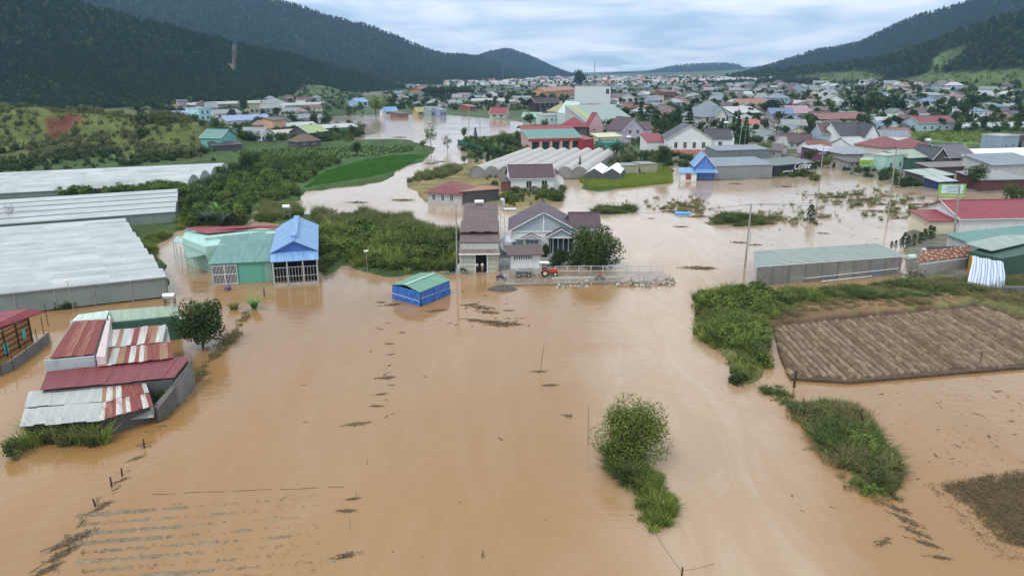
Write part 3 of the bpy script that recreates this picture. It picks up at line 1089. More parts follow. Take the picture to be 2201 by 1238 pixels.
def hill_points(name, n, seed, tmin=0.02, tmax=1.03, dens=None):
    V, bare = HILLPTS[name]
    r = np.random.default_rng(seed)
    a = r.uniform(tmin, 1, n) * (V.shape[0] - 2.001)
    c = r.uniform(0, 1, n) * (V.shape[1] - 1.001)
    i, j = a.astype(int), c.astype(int)
    fa, fc = (a - i)[:, None], (c - j)[:, None]
    p = (V[i, j] * (1 - fc) + V[i, j + 1] * fc) * (1 - fa) + (V[i + 1, j] * (1 - fc) + V[i + 1, j + 1] * fc) * fa
    u, v = to_px(p[:, 0], p[:, 1], p[:, 2])
    ok = (~bare[i, j]) & (u > -500) & (u < 2700) & (v > -330)
    return p[ok]


for nm, n_p, n_l, s0, s1 in (('near_forest_hill', 32000, 15000, 0.42, 0.9), ('far_blue_ridge', 34000, 13000, 0.7, 1.25), ('small_cone_hill', 2500, 2500, 1.0, 1.7),
                             ('far_centre_hill', 2000, 2500, 1.0, 1.8), ('right_blue_ridge', 20000, 8000, 0.65, 1.2), ('right_forest_hill', 5500, 8000, 0.4, 0.9)):
    scatter('pine_woods', 'pine wood covering the ' + nm.replace('_', ' '), hill_points(nm, n_p, 1), FT_PINE, s0, s1, tilt=0.05)
    scatter('leafy_woods', 'broadleaf wood mixed through the ' + nm.replace('_', ' '), hill_points(nm, n_l, 2), FT_LEAF, s0, s1, tilt=0.05)
FT_LIGHT = forest_tree('lighter green leafy tree at the foot of the near forest hill', G(408, 229), False, 14)
FT_LIGHT.data.materials[0] = LF_MID
for nm, n_p, s0, s1 in (('near_forest_hill', 9000, .4, .85), ('far_blue_ridge', 6000, .7, 1.2), ('right_forest_hill', 5200, .4, .9), ('right_blue_ridge', 3500, .7, 1.1)):
    q = hill_points(nm, n_p, 9)
    q = q[fbm(q[:, 0] * .012, q[:, 1] * .012 + q[:, 2] * .02, 71) > .02]
    scatter('leafy_woods', 'lighter green patches in the wood of the ' + nm.replace('_', ' '), q, FT_LIGHT, s0, s1, tilt=.05)
r_ = np.random.default_rng(5)
V_, b_ = HILLPTS['right_forest_hill']
pp_ = V_[:, :].reshape(-1, 3)[b_.reshape(-1)]
pp_ = pp_[r_.integers(0, len(pp_), 1500)] + r_.normal(0, 4, (1500, 3)) * np.array([1, 1, 0.0])
scatter('hillside_scrub', 'light green scrub on the open lower slope of the right hill', pp_, S_LIGHT, 0.7, 2.2)
V_, b_ = HILLPTS['grassy_foothill']
pp_ = V_.reshape(-1, 3)
pp_ = pp_[r_.integers(0, len(pp_), 260)] + r_.normal(0, 6, (260, 3)) * np.array([1, 1, 0.0])
scatter('hillside_scrub', 'dark scrub dotted over the grassy foothill', pp_, S_DARK, 0.6, 2.2)

# air: the far hills fade to blue
hm = bpy.data.materials.new('valley_haze')
hm.use_nodes = True
nt = hm.node_tree
nt.nodes.clear()
pv = N(nt, 'ShaderNodeVolumePrincipled')
pv.inputs['Color'].default_value = (0.38, 0.64, 1.0, 1)
pv.inputs['Density'].default_value = 0.0001
pv.inputs['Anisotropy'].default_value = 0.2
ho = N(nt, 'ShaderNodeOutputMaterial')
nt.links.new(pv.outputs[0], ho.inputs['Volume'])
hz = MB().box((-14000, -150, -6), (14000, 9900, 640)).build('haze', hm)
tag(hz, 'thin blue haze filling the valley air', kind='stuff')
# ------------------------------------------------------------------ buildings
FOOT = []     # (x, y, radius) of everything built, so that the rest of the town keeps clear
HOUSE_MARK = []


def window(root, p, ax, nrm, w_, h_, frame=None, glass=None, mull=2, name='window', label=None, bars=0):
    """A framed window on a wall: p = lower left corner on the wall, ax = along the wall, nrm = outwards."""
    p, ax, nrm = Vector(p), Vector(ax), Vector(nrm)
    up = Vector((0, 0, 1))

    def bx(m, a0, a1, z0, z1, d0, d1):
        c = [p + ax * a + up * z + nrm * d for d in (d1, d0) for a, z in ((a0, z0), (a1, z0), (a1, z1), (a0, z1))]
        m.face(c[0:4])
        for i in range(4):
            j = (i + 1) % 4
            m.face([c[4 + i], c[4 + j], c[j], c[i]])
    f = min(0.09, w_ * 0.12)
    m = MB()
    bx(m, -f, 0, -f, h_ + f, 0, 0.07)
    bx(m, w_, w_ + f, -f, h_ + f, 0, 0.07)
    bx(m, 0, w_, -f, 0, 0, 0.09)
    bx(m, 0, w_, h_, h_ + f, 0, 0.07)
    for k in range(1, mull):
        x = w_ * k / mull
        bx(m, x - f * 0.4, x + f * 0.4, 0, h_, 0, 0.06)
    for k in range(bars):
        z = h_ * (k + 1) / (bars + 1)
        bx(m, 0, w_, z - f * 0.3, z + f * 0.3, 0, 0.055)
    o = m.build(name, frame or TRIM, root)
    if label:
        o['label'] = label
    g = MB()
    bx(g, 0, w_, 0, h_, 0, 0.025)
    g.build('pane', glass or GLASS, o)
    return o


def door(root, p, ax, nrm, w_, h_, m=None):
    p, ax, nrm = Vector(p), Vector(ax), Vector(nrm)
    up = Vector((0, 0, 1))
    g = MB()
    c = [p + ax * a + up * z + nrm * 0.06 for a, z in ((0, 0), (w_, 0), (w_, h_), (0, h_))]
    d = [q - nrm * 0.06 for q in c]
    g.face(c)
    for i in range(4):
        j = (i + 1) % 4
        g.face([d[i], d[j], c[j], c[i]])
    return g.build('door', m or DKWOOD, root)


def face_frame(f, W, D):
    return {'f': (Vector((0, 0, 0)), Vector((1, 0, 0)), Vector((0, -1, 0)), W), 'r': (Vector((W, 0, 0)), Vector((0, 1, 0)), Vector((1, 0, 0)), D),
            'l': (Vector((0, D, 0)), Vector((0, -1, 0)), Vector((-1, 0, 0)), D), 'b': (Vector((W, D, 0)), Vector((-1, 0, 0)), Vector((0, 1, 0)), W)}[f]


def roof_part(root, W, D, h, kind, rise, o, rm, name='roof', th=0.14, x0=0.0, y0=0.0, trim=None):
    """The roof over a W x D plan whose near left corner is (x0, y0)."""
    m = MB()
    X, Y = lambda a: x0 + a, lambda a: y0 + a
    z = h + 0.06

    def S(pts, th=th):
        m.slab([(X(a), Y(b_), c) for a, b_, c in pts], th)
    if kind == 'gx':
        s = rise / (D / 2) * o
        S([(-o, -o, z - s), (W + o, -o, z - s), (W + o, D / 2, z + rise), (-o, D / 2, z + rise)])
        S([(W + o, D + o, z - s), (-o, D + o, z - s), (-o, D / 2, z + rise), (W + o, D / 2, z + rise)])
        m.box((X(-o - .02), Y(D / 2 - .14), z + rise - 0.02), (X(W + o + .02), Y(D / 2 + .14), z + rise + 0.09))
    elif kind == 'gy':
        s = rise / (W / 2) * o
        S([(-o, D + o, z - s), (-o, -o, z - s), (W / 2, -o, z + rise), (W / 2, D + o, z + rise)])
        S([(W + o, -o, z - s), (W + o, D + o, z - s), (W / 2, D + o, z + rise), (W / 2, -o, z + rise)])
        m.box((X(W / 2 - .14), Y(-o - .02), z + rise - 0.02), (X(W / 2 + .14), Y(D + o + .02), z + rise + 0.09))
    elif kind == 'hip':
        a = min(W, D) / 2
        s = rise / a * o
        if W >= D:
            r0, r1 = (a, D / 2, z + rise), (W - a, D / 2, z + rise)
        else:
            r0, r1 = (W / 2, a, z + rise), (W / 2, D - a, z + rise)
        A, B, C, E_ = (-o, -o, z - s), (W + o, -o, z - s), (W + o, D + o, z - s), (-o, D + o, z - s)
        if W >= D:
            S([A, B, r1, r0]); S([B, C, r1]); S([C, E_, r0, r1]); S([E_, A, r0])
        else:
            S([A, B, r0]); S([B, C, r1, r0]); S([C, E_, r1]); S([E_, A, r0, r1])
    elif kind == 'sf':
        S([(-o, -o, z - rise / D * o), (W + o, -o, z - rise / D * o), (W + o, D + o, z + rise + rise / D * o), (-o, D + o, z + rise + rise / D * o)])
    elif kind == 'sb':
        S([(-o, -o, z + rise), (W + o, -o, z + rise), (W + o, D + o, z), (-o, D + o, z)])
    elif kind == 'flat':
        S([(-o, -o, z), (W + o, -o, z), (W + o, D + o, z), (-o, D + o, z)])
        for a, b_ in (((-o, -o), (W + o, -o + .15)), ((-o, D + o - .15), (W + o, D + o)), ((-o, -o + .15), (-o + .15, D + o - .15)), ((W + o - .15, -o + .15), (W + o, D + o - .15))):
            m.box((X(a[0]), Y(a[1]), z), (X(b_[0]), Y(b_[1]), z + 0.4))
    return m.build(name, rm, root)


def wall_part(root, W, D, h, kind, rise, wm_, base=-1.3, name='wall', x0=0.0, y0=0.0):
    m = MB()
    P_ = lambda a, b_, c: (x0 + a, y0 + b_, c)
    if kind in ('sf', 'sb'):
        hf, hb_ = (h, h + rise) if kind == 'sf' else (h + rise, h)
        m.face([P_(0, 0, base), P_(W, 0, base), P_(W, 0, hf), P_(0, 0, hf)])
        m.face([P_(W, D, base), P_(0, D, base), P_(0, D, hb_), P_(W, D, hb_)])
        m.face([P_(W, 0, base), P_(W, D, base), P_(W, D, hb_), P_(W, 0, hf)])
        m.face([P_(0, D, base), P_(0, 0, base), P_(0, 0, hf), P_(0, D, hb_)])
    else:
        ga = kind == 'gy'
        gb = kind == 'gx'
        m.face([P_(0, 0, base), P_(W, 0, base), P_(W, 0, h)] + ([P_(W / 2, 0, h + rise)] if ga else []) + [P_(0, 0, h)])
        m.face([P_(W, D, base), P_(0, D, base), P_(0, D, h)] + ([P_(W / 2, D, h + rise)] if ga else []) + [P_(W, D, h)])
        m.face([P_(W, 0, base), P_(W, D, base), P_(W, D, h)] + ([P_(W, D / 2, h + rise)] if gb else []) + [P_(W, 0, h)])
        m.face([P_(0, D, base), P_(0, 0, base), P_(0, 0, h)] + ([P_(0, D / 2, h + rise)] if gb else []) + [P_(0, D, h)])
    return m.build(name, wm_, root)


def house(name, label, cat, loc, rot, W, D, h, kind, rise, wm_, rm, over=0.5, wins=None, group=None, frame=None, glass=None, fascia=True, door_at=None):
    """A house: root at its near left corner, walls, roof, windows and a door."""
    root = thing(name, label, cat, loc, rot, group)
    wall_part(root, W, D, h, kind, rise, wm_)
    roof_part(root, W, D, h, kind, rise, over, rm)
    if fascia and kind in ('gy', 'gx'):
        m = MB()
        if kind == 'gy':
            s = rise / (W / 2) * over
            for y in (-over - 0.05, ):
                m.bar((-over, y, h - s - 0.02), (W / 2, y, h + rise - 0.02), 0.09)
                m.bar((W + over, y, h - s - 0.02), (W / 2, y, h + rise - 0.02), 0.09)
        else:
            s = rise / (D / 2) * over
            m.bar((-over, -over - 0.05, h - s - 0.04), (W + over, -over - 0.05, h - s - 0.04), 0.09)
            for x in (-over - .05, W + over + .05):
                m.bar((x, -over, h - s - 0.02), (x, D / 2, h + rise - 0.02), 0.08)
        m.build('fascia', TRIM, root)
    for q in wins or ():
        f, u, zb, w_, h_ = q[:5]
        o_, ax, nr, ln = face_frame(f, W, D)
        window(root, o_ + ax * (u * ln - w_ / 2) + Vector((0, 0, zb)), ax, nr, w_, h_, frame, glass, q[5] if len(q) > 5 else 2)
    for q in door_at or ():
        f, u, w_, h_ = q[:4]
        o_, ax, nr, ln = face_frame(f, W, D)
        door(root, o_ + ax * (u * ln - w_ / 2), ax, nr, w_, h_, q[4] if len(q) > 4 else None)
    c = Vector((W / 2, D / 2, 0))
    c.rotate(Matrix.Rotation(rot, 3, 'Z'))
    FOOT.append((loc[0] + c.x, loc[1] + c.y, 0.5 * max(W, D) + 1.0))
    return root


def hpx(name, label, cat, A, B, D, h, kind, rise, wm_, rm, **kw):
    """A house whose near wall stands between two photo pixels on the ground."""
    z = kw.pop('z', None)
    a = G(*A) if z is None else G0(*A, z)
    b_ = G(*B) if z is None else G0(*B, z)
    d = b_ - a
    rot = math.atan2(d.y, d.x)
    W = math.hypot(d.x, d.y)
    r = house(name, label, cat, (a.x, a.y, min(a.z, b_.z)), rot, W, D, h, kind, rise, wm_, rm, **kw)
    r['w_'] = W
    del r['w_']
    HOUSE_MARK.append((label, (A[0] + B[0]) / 2, (A[1] + B[1]) / 2))
    return r, W


def row_wins(n, zb, w_, h_, f='f', a=0.08, b_=0.92):
    return [(f, a + (b_ - a) * (k + 0.5) / n, zb, w_, h_) for k in range(n)]


def wpoly(root, pts, m, name, mt, th=0.08):
    """A roof sheet laid on photo pixels (u, v, height), child of root."""
    q = [G0(*p) - root.location for p in pts]
    n = (q[1] - q[0]).cross(q[2] - q[0])
    if n.z < 0:
        q = q[::-1]
    if m is None:
        return MB().slab(q, th).build(name, mt, root)
    m.slab(q, th)


def tank(name, label, loc, r, ln, horiz=True, rot=0.0, stand=0.0, m=None, legm=None, group=None):
    t = thing(name, label, 'water tank', loc, rot, group)
    mb = MB()
    if horiz:
        mb.tube([(-ln / 2, 0, stand + r), (-ln / 2 + .05, 0, stand + r), (ln / 2 - .05, 0, stand + r), (ln / 2, 0, stand + r)], [r * .8, r, r, r * .8], 14)
    else:
        mb.tube([(0, 0, stand), (0, 0, stand + ln), (0, 0, stand + ln + r * .4), (0, 0, stand + ln + r * .55)], [r, r, r * .55, r * .2], 14)
    mb.build('tank', m or STAINLESS, t)
    if stand > 0:
        lx = ln / 2 * .85 if horiz else r * .8
        for sx in (-1, 1):
            for sy in (-1, 1):
                MB().bar((sx * lx, sy * r * .7, -0.6), (sx * lx, sy * r * .7, stand + r * .3), 0.05).build('leg', legm or STEEL, t)
        mb = MB()
        for z in (stand * .5, stand):
            for sx in (-1, 1):
                mb.bar((sx * lx, -r * .7, z), (sx * lx, r * .7, z), 0.035)
            for sy in (-1, 1):
                mb.bar((-lx, sy * r * .7, z), (lx, sy * r * .7, z), 0.035)
        mb.build('brace', legm or STEEL, t)
    return t


# ---- the rusty roofed compound, lower left
RUST = [mat('rust_sheet_dark', (0.17, 0.035, 0.03), 0.7, 'rust_roof', (0.34, 0.17, 0.10), period=0.18), mat('rust_sheet_red', (0.20, 0.045, 0.035), 0.7, 'rust_roof', (0.13, 0.03, 0.028), period=0.18),
        mat('rust_sheet_tan', (0.28, 0.16, 0.095), 0.7, 'rust_roof', (0.16, 0.05, 0.035), period=0.18), mat('zinc_sheet_pale', (0.50, 0.49, 0.47), 0.5, 'rust_roof', (0.24, 0.10, 0.07), period=0.18),
        mat('zinc_sheet_grey', (0.33, 0.35, 0.34), 0.55, 'rust_roof', (0.42, 0.43, 0.41), period=0.18), mat('paint_sheet_maroon', (0.155, 0.03, 0.036), 0.5, 'rust_roof', (0.19, 0.045, 0.045), period=0.18)]
O = G0(230, 790, 0)
rusty = thing('house', 'low house of joined rusty corrugated roofs standing in the flood, lower left', 'house', O)
HOUSE_MARK.append(('the rusty house', 230, 790))


def sheets(root, quad, n, mats_, name='roof_sheet', seed=1, th=0.04, rows=1):
    """Corrugated sheets side by side over a roof plane given as four photo points (near left, near right, far right, far left)."""
    r = random.Random(seed)
    a, b_, c, d = [G0(*p) - root.location for p in quad]
    cuts = [0]
    for k in range(n):
        cuts.append(cuts[-1] + r.uniform(0.75, 1.25))
    cuts = [x / cuts[-1] for x in cuts]
    for j in range(rows):
        v0, v1 = j / rows, (j + 1) / rows
        for i in range(n):
            lo, hi = cuts[i], cuts[i + 1] + (0.012 if i < n - 1 else 0)
            dz = Vector((0, 0, r.uniform(0.0, 0.05) + 0.03 * (i % 2) + 0.05 * j))
            ex0, ex1 = r.uniform(-.02, .03), r.uniform(-.02, .03)
            L0 = lambda t, s: (a.lerp(b_, t)).lerp(d.lerp(c, t), s)
            MB().slab([L0(lo, v0 - ex0) + dz, L0(hi, v0 - ex0) + dz, L0(hi, v1 + ex1) + dz, L0(lo, v1 + ex1) + dz], th).build(name, mats_[(i + j) % len(mats_)] if mats_ is not MIXR else r.choice(MIXR), root)


def wall_prism(root, pts, mt, name='wall', z0=-1.3):
    q = [G0(*p) for p in pts]
    poly = [(p.x - root.location.x, p.y - root.location.y) for p in q]
    tops = [p.z - root.location.z for p in q]
    ar = sum(poly[i][0] * poly[(i + 1) % len(poly)][1] - poly[(i + 1) % len(poly)][0] * poly[i][1] for i in range(len(poly)))
    if ar < 0:
        poly, tops = poly[::-1], tops[::-1]
    return MB().prism(poly, z0, tops, cap=True).build(name, mt, root)


MIXR = [RUST[1]] * 5 + [RUST[0]] * 4 + [RUST[2]] * 3 + [RUST[3]] * 5 + [RUST[4]] * 2
sheets(rusty, [(108, 769, 4.3), (201, 761, 4.3), (226, 686, 4.9), (158, 692, 4.9)], 5, [RUST[1], RUST[0], RUST[1], RUST[0], RUST[1]], seed=2)
wall_prism(rusty, [(102, 774, 4.1), (203, 765, 4.1), (228, 690, 4.6), (152, 696, 4.6)], CONC)
# parapets round it: grey in front, pinkish beside
PKW = wallm('pinkgrey', (0.56, 0.47, 0.47), 0.7)
m = MB()
a, b_ = G0(97, 772, 4.6) - O, G0(204, 762, 4.6) - O
m.prism([(a.x, a.y - .22), (b_.x, b_.y - .22), (b_.x, b_.y), (a.x, a.y)], -1.3, [4.5] * 4)
m.build('parapet', wallm('weathered_grey', (0.36, 0.39, 0.41), 0.5), rusty)
m = MB()
a, b_ = G0(206, 764, 4.7) - O, G0(231, 682, 5.2) - O
m.prism([(a.x, a.y), (a.x + .9, a.y + .1), (b_.x + .35, b_.y), (b_.x, b_.y)], -1.3, [4.6, 4.5, 5.1, 5.2])
m.build('parapet', PKW, rusty)
m = MB()
a, b_ = G0(150, 690, 5.0) - O, G0(232, 682, 5.2) - O
m.prism([(a.x, a.y), (b_.x, b_.y), (b_.x, b_.y + .2), (a.x, a.y + .2)], -1.3, [5.0, 5.1, 5.1, 5.0])
m.build('parapet', wallm('pale_cement', (0.5, 0.55, 0.55), 0.7), rusty)
_MIX = [RUST[2], RUST[1], RUST[3], RUST[1], RUST[2], RUST[3], RUST[1], RUST[2], RUST[3], RUST[0], RUST[3], RUST[1]]
sheets(rusty, [(212, 787, 3.6), (372, 769, 3.6), (368, 735, 3.9), (226, 749, 3.9)], 17, MIXR, seed=4)
_MIX2 = [RUST[3], RUST[2], RUST[3], RUST[4], RUST[0], RUST[3], RUST[1], RUST[2], RUST[3], RUST[3]]
sheets(rusty, [(226, 748, 4.0), (350, 735, 4.0), (357, 698, 4.4), (236, 710, 4.4)], 12, [RUST[3], RUST[3], RUST[2], RUST[4], RUST[3], RUST[1], RUST[3], RUST[3], RUST[0], RUST[2], RUST[3], RUST[4]], seed=5)
wall_prism(rusty, [(214, 792, 3.3), (374, 773, 3.3), (360, 702, 3.9), (236, 714, 3.9)], CONC)
sheets(rusty, [(86, 839, 3.0), (374, 812, 3.0), (410, 766, 3.4), (101, 800, 3.4)], 9, [RUST[5]], seed=6)
wall_prism(rusty, [(92, 842, 2.8), (370, 816, 2.8), (404, 772, 3.1), (108, 804, 3.1)], DKWALL)
sheets(rusty, [(42, 916, 2.0), (214, 903, 2.0), (223, 828, 2.6), (62, 842, 2.6)], 6, [RUST[4]], seed=7, rows=2)
sheets(rusty, [(214, 904, 2.0), (330, 872, 2.0), (312, 819, 2.65), (223, 829, 2.65)], 10, MIXR, seed=8, rows=2)
wall_prism(rusty, [(52, 912, 1.8), (236, 897, 1.8), (322, 868, 1.8), (308, 828, 2.4), (70, 846, 2.4)], DKWALL)
# leaning sheets and boards along the open right end
END = wallm('end_grey', (0.17, 0.17, 0.16), 0.4)
wall_prism(rusty, [(372, 822, 2.7), (413, 772, 3.2), (416, 806, 1.4), (386, 846, 1.2)], END, 'end_wall')
wall_prism(rusty, [(330, 872, 1.7), (372, 824, 2.3), (378, 830, 2.2), (338, 880, 1.5)], wallm('end_dark', (0.12, 0.11, 0.10), 0.6), 'end_wall')
wpoly(rusty, [(236, 905, 0.9), (330, 896, 0.9), (334, 872, 1.3), (250, 884, 1.3)], None, 'awning', RUST[4], 0.05)
for q in ((335, 905, 1.9), (356, 880, 2.2), (384, 848, 1.8), (240, 918, 1.7)):
    p = G0(q[0], q[1], 0) - O
    MB().tube([(p.x, p.y, -1), (p.x + .2, p.y + .2, q[2])], 0.08, 6).build('post', WOOD, rusty)
# the light green roof behind with its dark green wall
wpoly(rusty, [(240, 692, 3.3), (386, 677, 3.3), (384, 655, 3.9), (228, 668, 3.9)], None, 'roof', R_LGREEN, 0.1)
wpoly(rusty, [(152, 692, 4.0), (238, 684, 4.0), (232, 667, 4.2), (168, 676, 4.2)], None, 'roof', roofm('pale_mint', (0.50, 0.60, 0.56)), 0.1)
wall_prism(rusty, [(242, 695, 3.15), (384, 680, 3.15), (382, 658, 3.6), (232, 670, 3.6)], DKGREEN)
FOOT.append((O.x - 2, O.y + 3, 17))
WG = G0(385, 700, 0)
tank('water_tank', 'steel water tank on a black stand at the end of the light green roof', (G0(366, 655, 4.0).x, G0(366, 655, 4.0).y, 3.9), 0.42, 1.5, True, 0.1, 0.9, legm=BLACK)
m = thing('bent_pipe', 'dark bent flue pipe standing on the rusty roof edge', 'pipe', G0(232, 690, 5.0))
MB().tube([(0, 0, -.4), (0, 0, .5), (.25, 0, 1.0)], 0.07, 6).build('pipe', BLACK, m)

# ---- the orange board house at the left edge, with its fence wall
O = G0(30, 780, 0)
oh = thing('house', 'orange plank house with a sloping red sheet roof at the left edge', 'house', O)
HOUSE_MARK.append(('the orange plank house', 30, 740))
wpoly(oh, [(-90, 735, 3.6), (96, 669, 3.6), (60, 664, 4.4), (-90, 680, 4.4)], None, 'roof', R_RED, 0.12)
ORANGE = mat('orange_plank', (0.42, 0.21, 0.075), 0.75, 'soil', (0.33, 0.15, 0.06), bump=0.25)
a, b_ = G0(-90, 828, 0) - O, G0(70, 733, 0) - O
d = (b_ - a)
ln = d.length
d.normalize()
nr = Vector((d.y, -d.x, 0))
for k in range(11):
    z0 = -0.6 + k * 0.36
    p0, p1 = a + nr * (0.03 * (k % 2)), b_ + nr * (0.03 * (k % 2))
    MB().slab([(p0.x, p0.y, z0 + .34), (p1.x, p1.y, z0 + .34), (p1.x - nr.x * .05, p1.y - nr.y * .05, z0 + .34), (p0.x - nr.x * .05, p0.y - nr.y * .05, z0 + .34)], 0.33).build('plank', ORANGE, oh)
for t in (0.2, 0.62, 0.8, 0.99):
    p = a + d * ln * t + nr * 0.12
    MB().box((p.x - .06, p.y - .06, -1), (p.x + .06, p.y + .06, 3.5)).build('post', DKWOOD, oh)
q = a + d * ln * 0.72
m = MB(); bb = nr * -3.5
m.prism([(a.x, a.y), (b_.x, b_.y), (b_.x + bb.x, b_.y + bb.y), (a.x + bb.x, a.y + bb.y)], -1, [3.2] * 4).build('wall', wallm('orange_inner', (0.3, 0.16, 0.07)), oh)
window(oh, a + d * ln * 0.87 + Vector((0, 0, 1.0)) + nr * 0.06, d, nr, 0.5, 1.1, mat('turquoise_paint', (0.1, 0.5, 0.5), 0.6), mat('turquoise_board', (0.12, 0.45, 0.45), 0.6), 1)
window(oh, a + d * ln * 0.6 + Vector((0, 0, 0.5)) + nr * 0.06, d, nr, 0.6, 1.2, mat('turquoise_paint', (0.1, 0.5, 0.5), 0.6), mat('turquoise_board', (0.12, 0.45, 0.45), 0.6), 1)
yard = thing('yard_wall', 'dark concrete yard wall with thin posts between the orange house and the water', 'wall', G0(50, 790, 0))
O = yard.location
pts_ = [G0(-120, 850, 0), G0(20, 800, 0), G0(85, 752, 0), G0(104, 735, 0)]
m = MB()
for i in range(3):
    p, q = pts_[i] - O, pts_[i + 1] - O
    m.prism([(p.x, p.y), (q.x, q.y), (q.x + .15, q.y + .2), (p.x + .15, p.y + .2)], -1.2, [1.3] * 4)
m.build('wall', wallm('yard_grey', (0.17, 0.17, 0.16), 0.5), yard)
for (u, v, hh) in ((84, 750, 2.8), (98, 735, 3.4), (60, 772, 2.4), (30, 795, 2.4), (5, 808, 2.3), (104, 700, 3.2)):
    p = G0(u, v, 0) - O
    MB().tube([(p.x, p.y, -1), (p.x, p.y, hh)], 0.05, 5).build('post', DKWOOD, yard)


# ---- plastic greenhouses on the left
def greenhouse(name, label, corner, along, across, spans, sw, length, h, rise, film, net, arc=True, label_g=None, gable=False, first_dir=1):
    """Rows of plastic covered arches side by side: corner = near end of the first span, along = direction of the spans, across = from span to span."""
    t = thing(name, label, 'greenhouse', corner)
    al, ac = Vector((*along, 0)).normalized(), Vector((*across, 0)).normalized()
    for k in range(spans):
        m = MB()
        nseg = 7 if arc else 2
        prof = []
        for i in range(nseg + 1):
            q = i / nseg
            zz = h + (math.sin(q * math.pi) ** 0.8 * rise if arc else (rise * (1 - abs(2 * q - 1))))
            prof.append((ac * (sw * (k + q * 0.985)), zz))
        jit = rnd.uniform(-.15, .15)
        for i in range(nseg):
            p, q = prof[i], prof[i + 1]
            A, B = p[0] + Vector((0, 0, p[1])), q[0] + Vector((0, 0, q[1]))
            ns = max(3, int(length / 7))
            for s_ in range(ns):
                L0, L1 = al * (length * s_ / ns + (jit if s_ == 0 else 0)), al * (length * (s_ + 1) / ns)
                m.face([A + L0, A + L1, B + L1, B + L0][::first_dir])
        m.m = [rnd.choice((0, 0, 0, 1, 2)) for _ in m.f] if film is FILM else m.m
        m.build('roof_span', FILMS if film is FILM else film, t)
        e = MB()
        e.face([p[0] + Vector((0, 0, p[1] - 0.03)) + al * 0.12 for p in prof] + [ac * (sw * (k + .985)) + Vector((0, 0, h - .02)) + al * .12])
        e.build('end_panel', net if not gable else gable, t)
        if k < spans:
            g = MB().tube([ac * (sw * k) + Vector((0, 0, h + .04)), ac * (sw * k) + al * length + Vector((0, 0, h + .04))], 0.16, 5)
            g.build('gutter', mat('old_gutter', (.22, .23, .23), .6), t)
    tot = sw * spans
    s = MB()
    for a_, b2 in ((ac * 0.05, ac * 0.05 + al * length), (ac * (tot - .05), ac * (tot - .05) + al * length), (al * 0.15, al * .15 + ac * tot)):
        s.face([a_ + Vector((0, 0, 0.2)), b2 + Vector((0, 0, 0.2)), b2 + Vector((0, 0, h - 0.06)), a_ + Vector((0, 0, h - .06))])
    s.build('side_net', net, t)
    n = max(3, int(length / 5))
    for i in range(min(n, 22)):
        p = al * (length * i / n)
        MB().tube([p + Vector((0, 0, -.8)), p + Vector((0, 0, h))], 0.06, 5).build('post', STEEL, t)
    for k in range(spans + 1):
        p = ac * (sw * k)
        MB().tube([p + Vector((0, 0, -.8)), p + Vector((0, 0, h))], 0.06, 5).build('post', STEEL, t)
    return t


a, b_, c = G0(357, 597, 3.2), G0(0, 634, 3.2), G0(266, 473, 3.2)
greenhouse('greenhouse', 'large white plastic greenhouse of nine stepped spans beside the orange plank house', (a.x, a.y, 0), (b_ - a).xy, (c - a).xy, 10, (c - a).length / 10, 75, 3.2, 0.8, FILM, NETTING)
HOUSE_MARK.append(('the nine-span greenhouse', 180, 560))
a, b_, c = G0(378, 456, 3.0), G0(0, 484, 3.0), G0(383, 401, 3.6)
greenhouse('greenhouse', 'middle white plastic greenhouse with one broad smooth roof and a grey side', (a.x, a.y, 0), (b_ - a).xy, (c - a).xy, 5, (c - a).length / 5, 75, 3.0, 0.25, FILM, NETTING)
a, b_ = G0(404, 396, 2.0), G0(60, 414, 2.0)
d = (b_ - a).xy.normalized()
ac = Vector((-d.y, d.x))
if ac.y < 0:
    ac = -ac
c = G0(494, 360, 2.0)
ac = (c - a).xy.normalized()
arcm = mat('arch_end_film', (0.36, 0.38, 0.36), 0.5, 'film')
greenhouse('greenhouse', 'far white plastic greenhouse with four round arched ends on the slope', (a.x, a.y, 0), d, ac, 4, (c - a).length / 4, 78, 2.0, 2.1, FILM, NETTING, gable=arcm)

# ---- the mint house, the green workshop and the blue roofed house
O = G0(500, 560, 0)
mint = thing('house', 'mint green house with a red sheet roof behind the green workshop', 'house', O)
HOUSE_MARK.append(('the mint house', 490, 520))
wall_prism(mint, [(392, 512, 4.6), (442, 530, 4.6), (600, 512, 4.6), (604, 488, 4.6), (400, 494, 4.6)], MINT)
wpoly(mint, [(446, 502, 5.0), (560, 490, 5.0), (590, 492, 5.0), (604, 484, 5.5), (398, 489, 5.5), (420, 496, 5.2)], None, 'roof', R_RED, 0.1)
for (u0, v0, u1, v1) in ((442, 524, 478, 520), (480, 520, 540, 513), (542, 513, 572, 509), (398, 506, 420, 502)):
    a, b_ = G0(u0, v0, 4.0) - O, G0(u1, v1, 4.0) - O
    m = MB()
    m.prism([(a.x, a.y - .12), (b_.x, b_.y - .12), (b_.x, b_.y), (a.x, a.y)], 2.6, [5.1] * 4)
    m.build('parapet_panel', MINT, mint)
wpoly(mint, [(404, 555, 3.2), (440, 548, 3.2), (430, 530, 3.5), (392, 523, 3.5)], None, 'porch_roof', R_GREEN, 0.12)
wpoly(mint, [(372, 518, 3.4), (392, 524, 3.4), (396, 512, 3.5), (380, 508, 3.5)], None, 'carport_roof', roofm('mint_sheet', (0.36, 0.55, 0.48)), 0.1)
for (u, v, hh) in ((382, 558, 3.3), (391, 566, 3.3), (405, 575, 3.2), (412, 588, 3.2), (420, 590, 3.2), (376, 552, 3.3)):
    p = G0(u, v, 0) - O
    MB().tube([(p.x, p.y, -1), (p.x, p.y, hh)], 0.08, 6).build('column', mat('mint_post', (0.45, 0.62, 0.55), 0.6), mint)
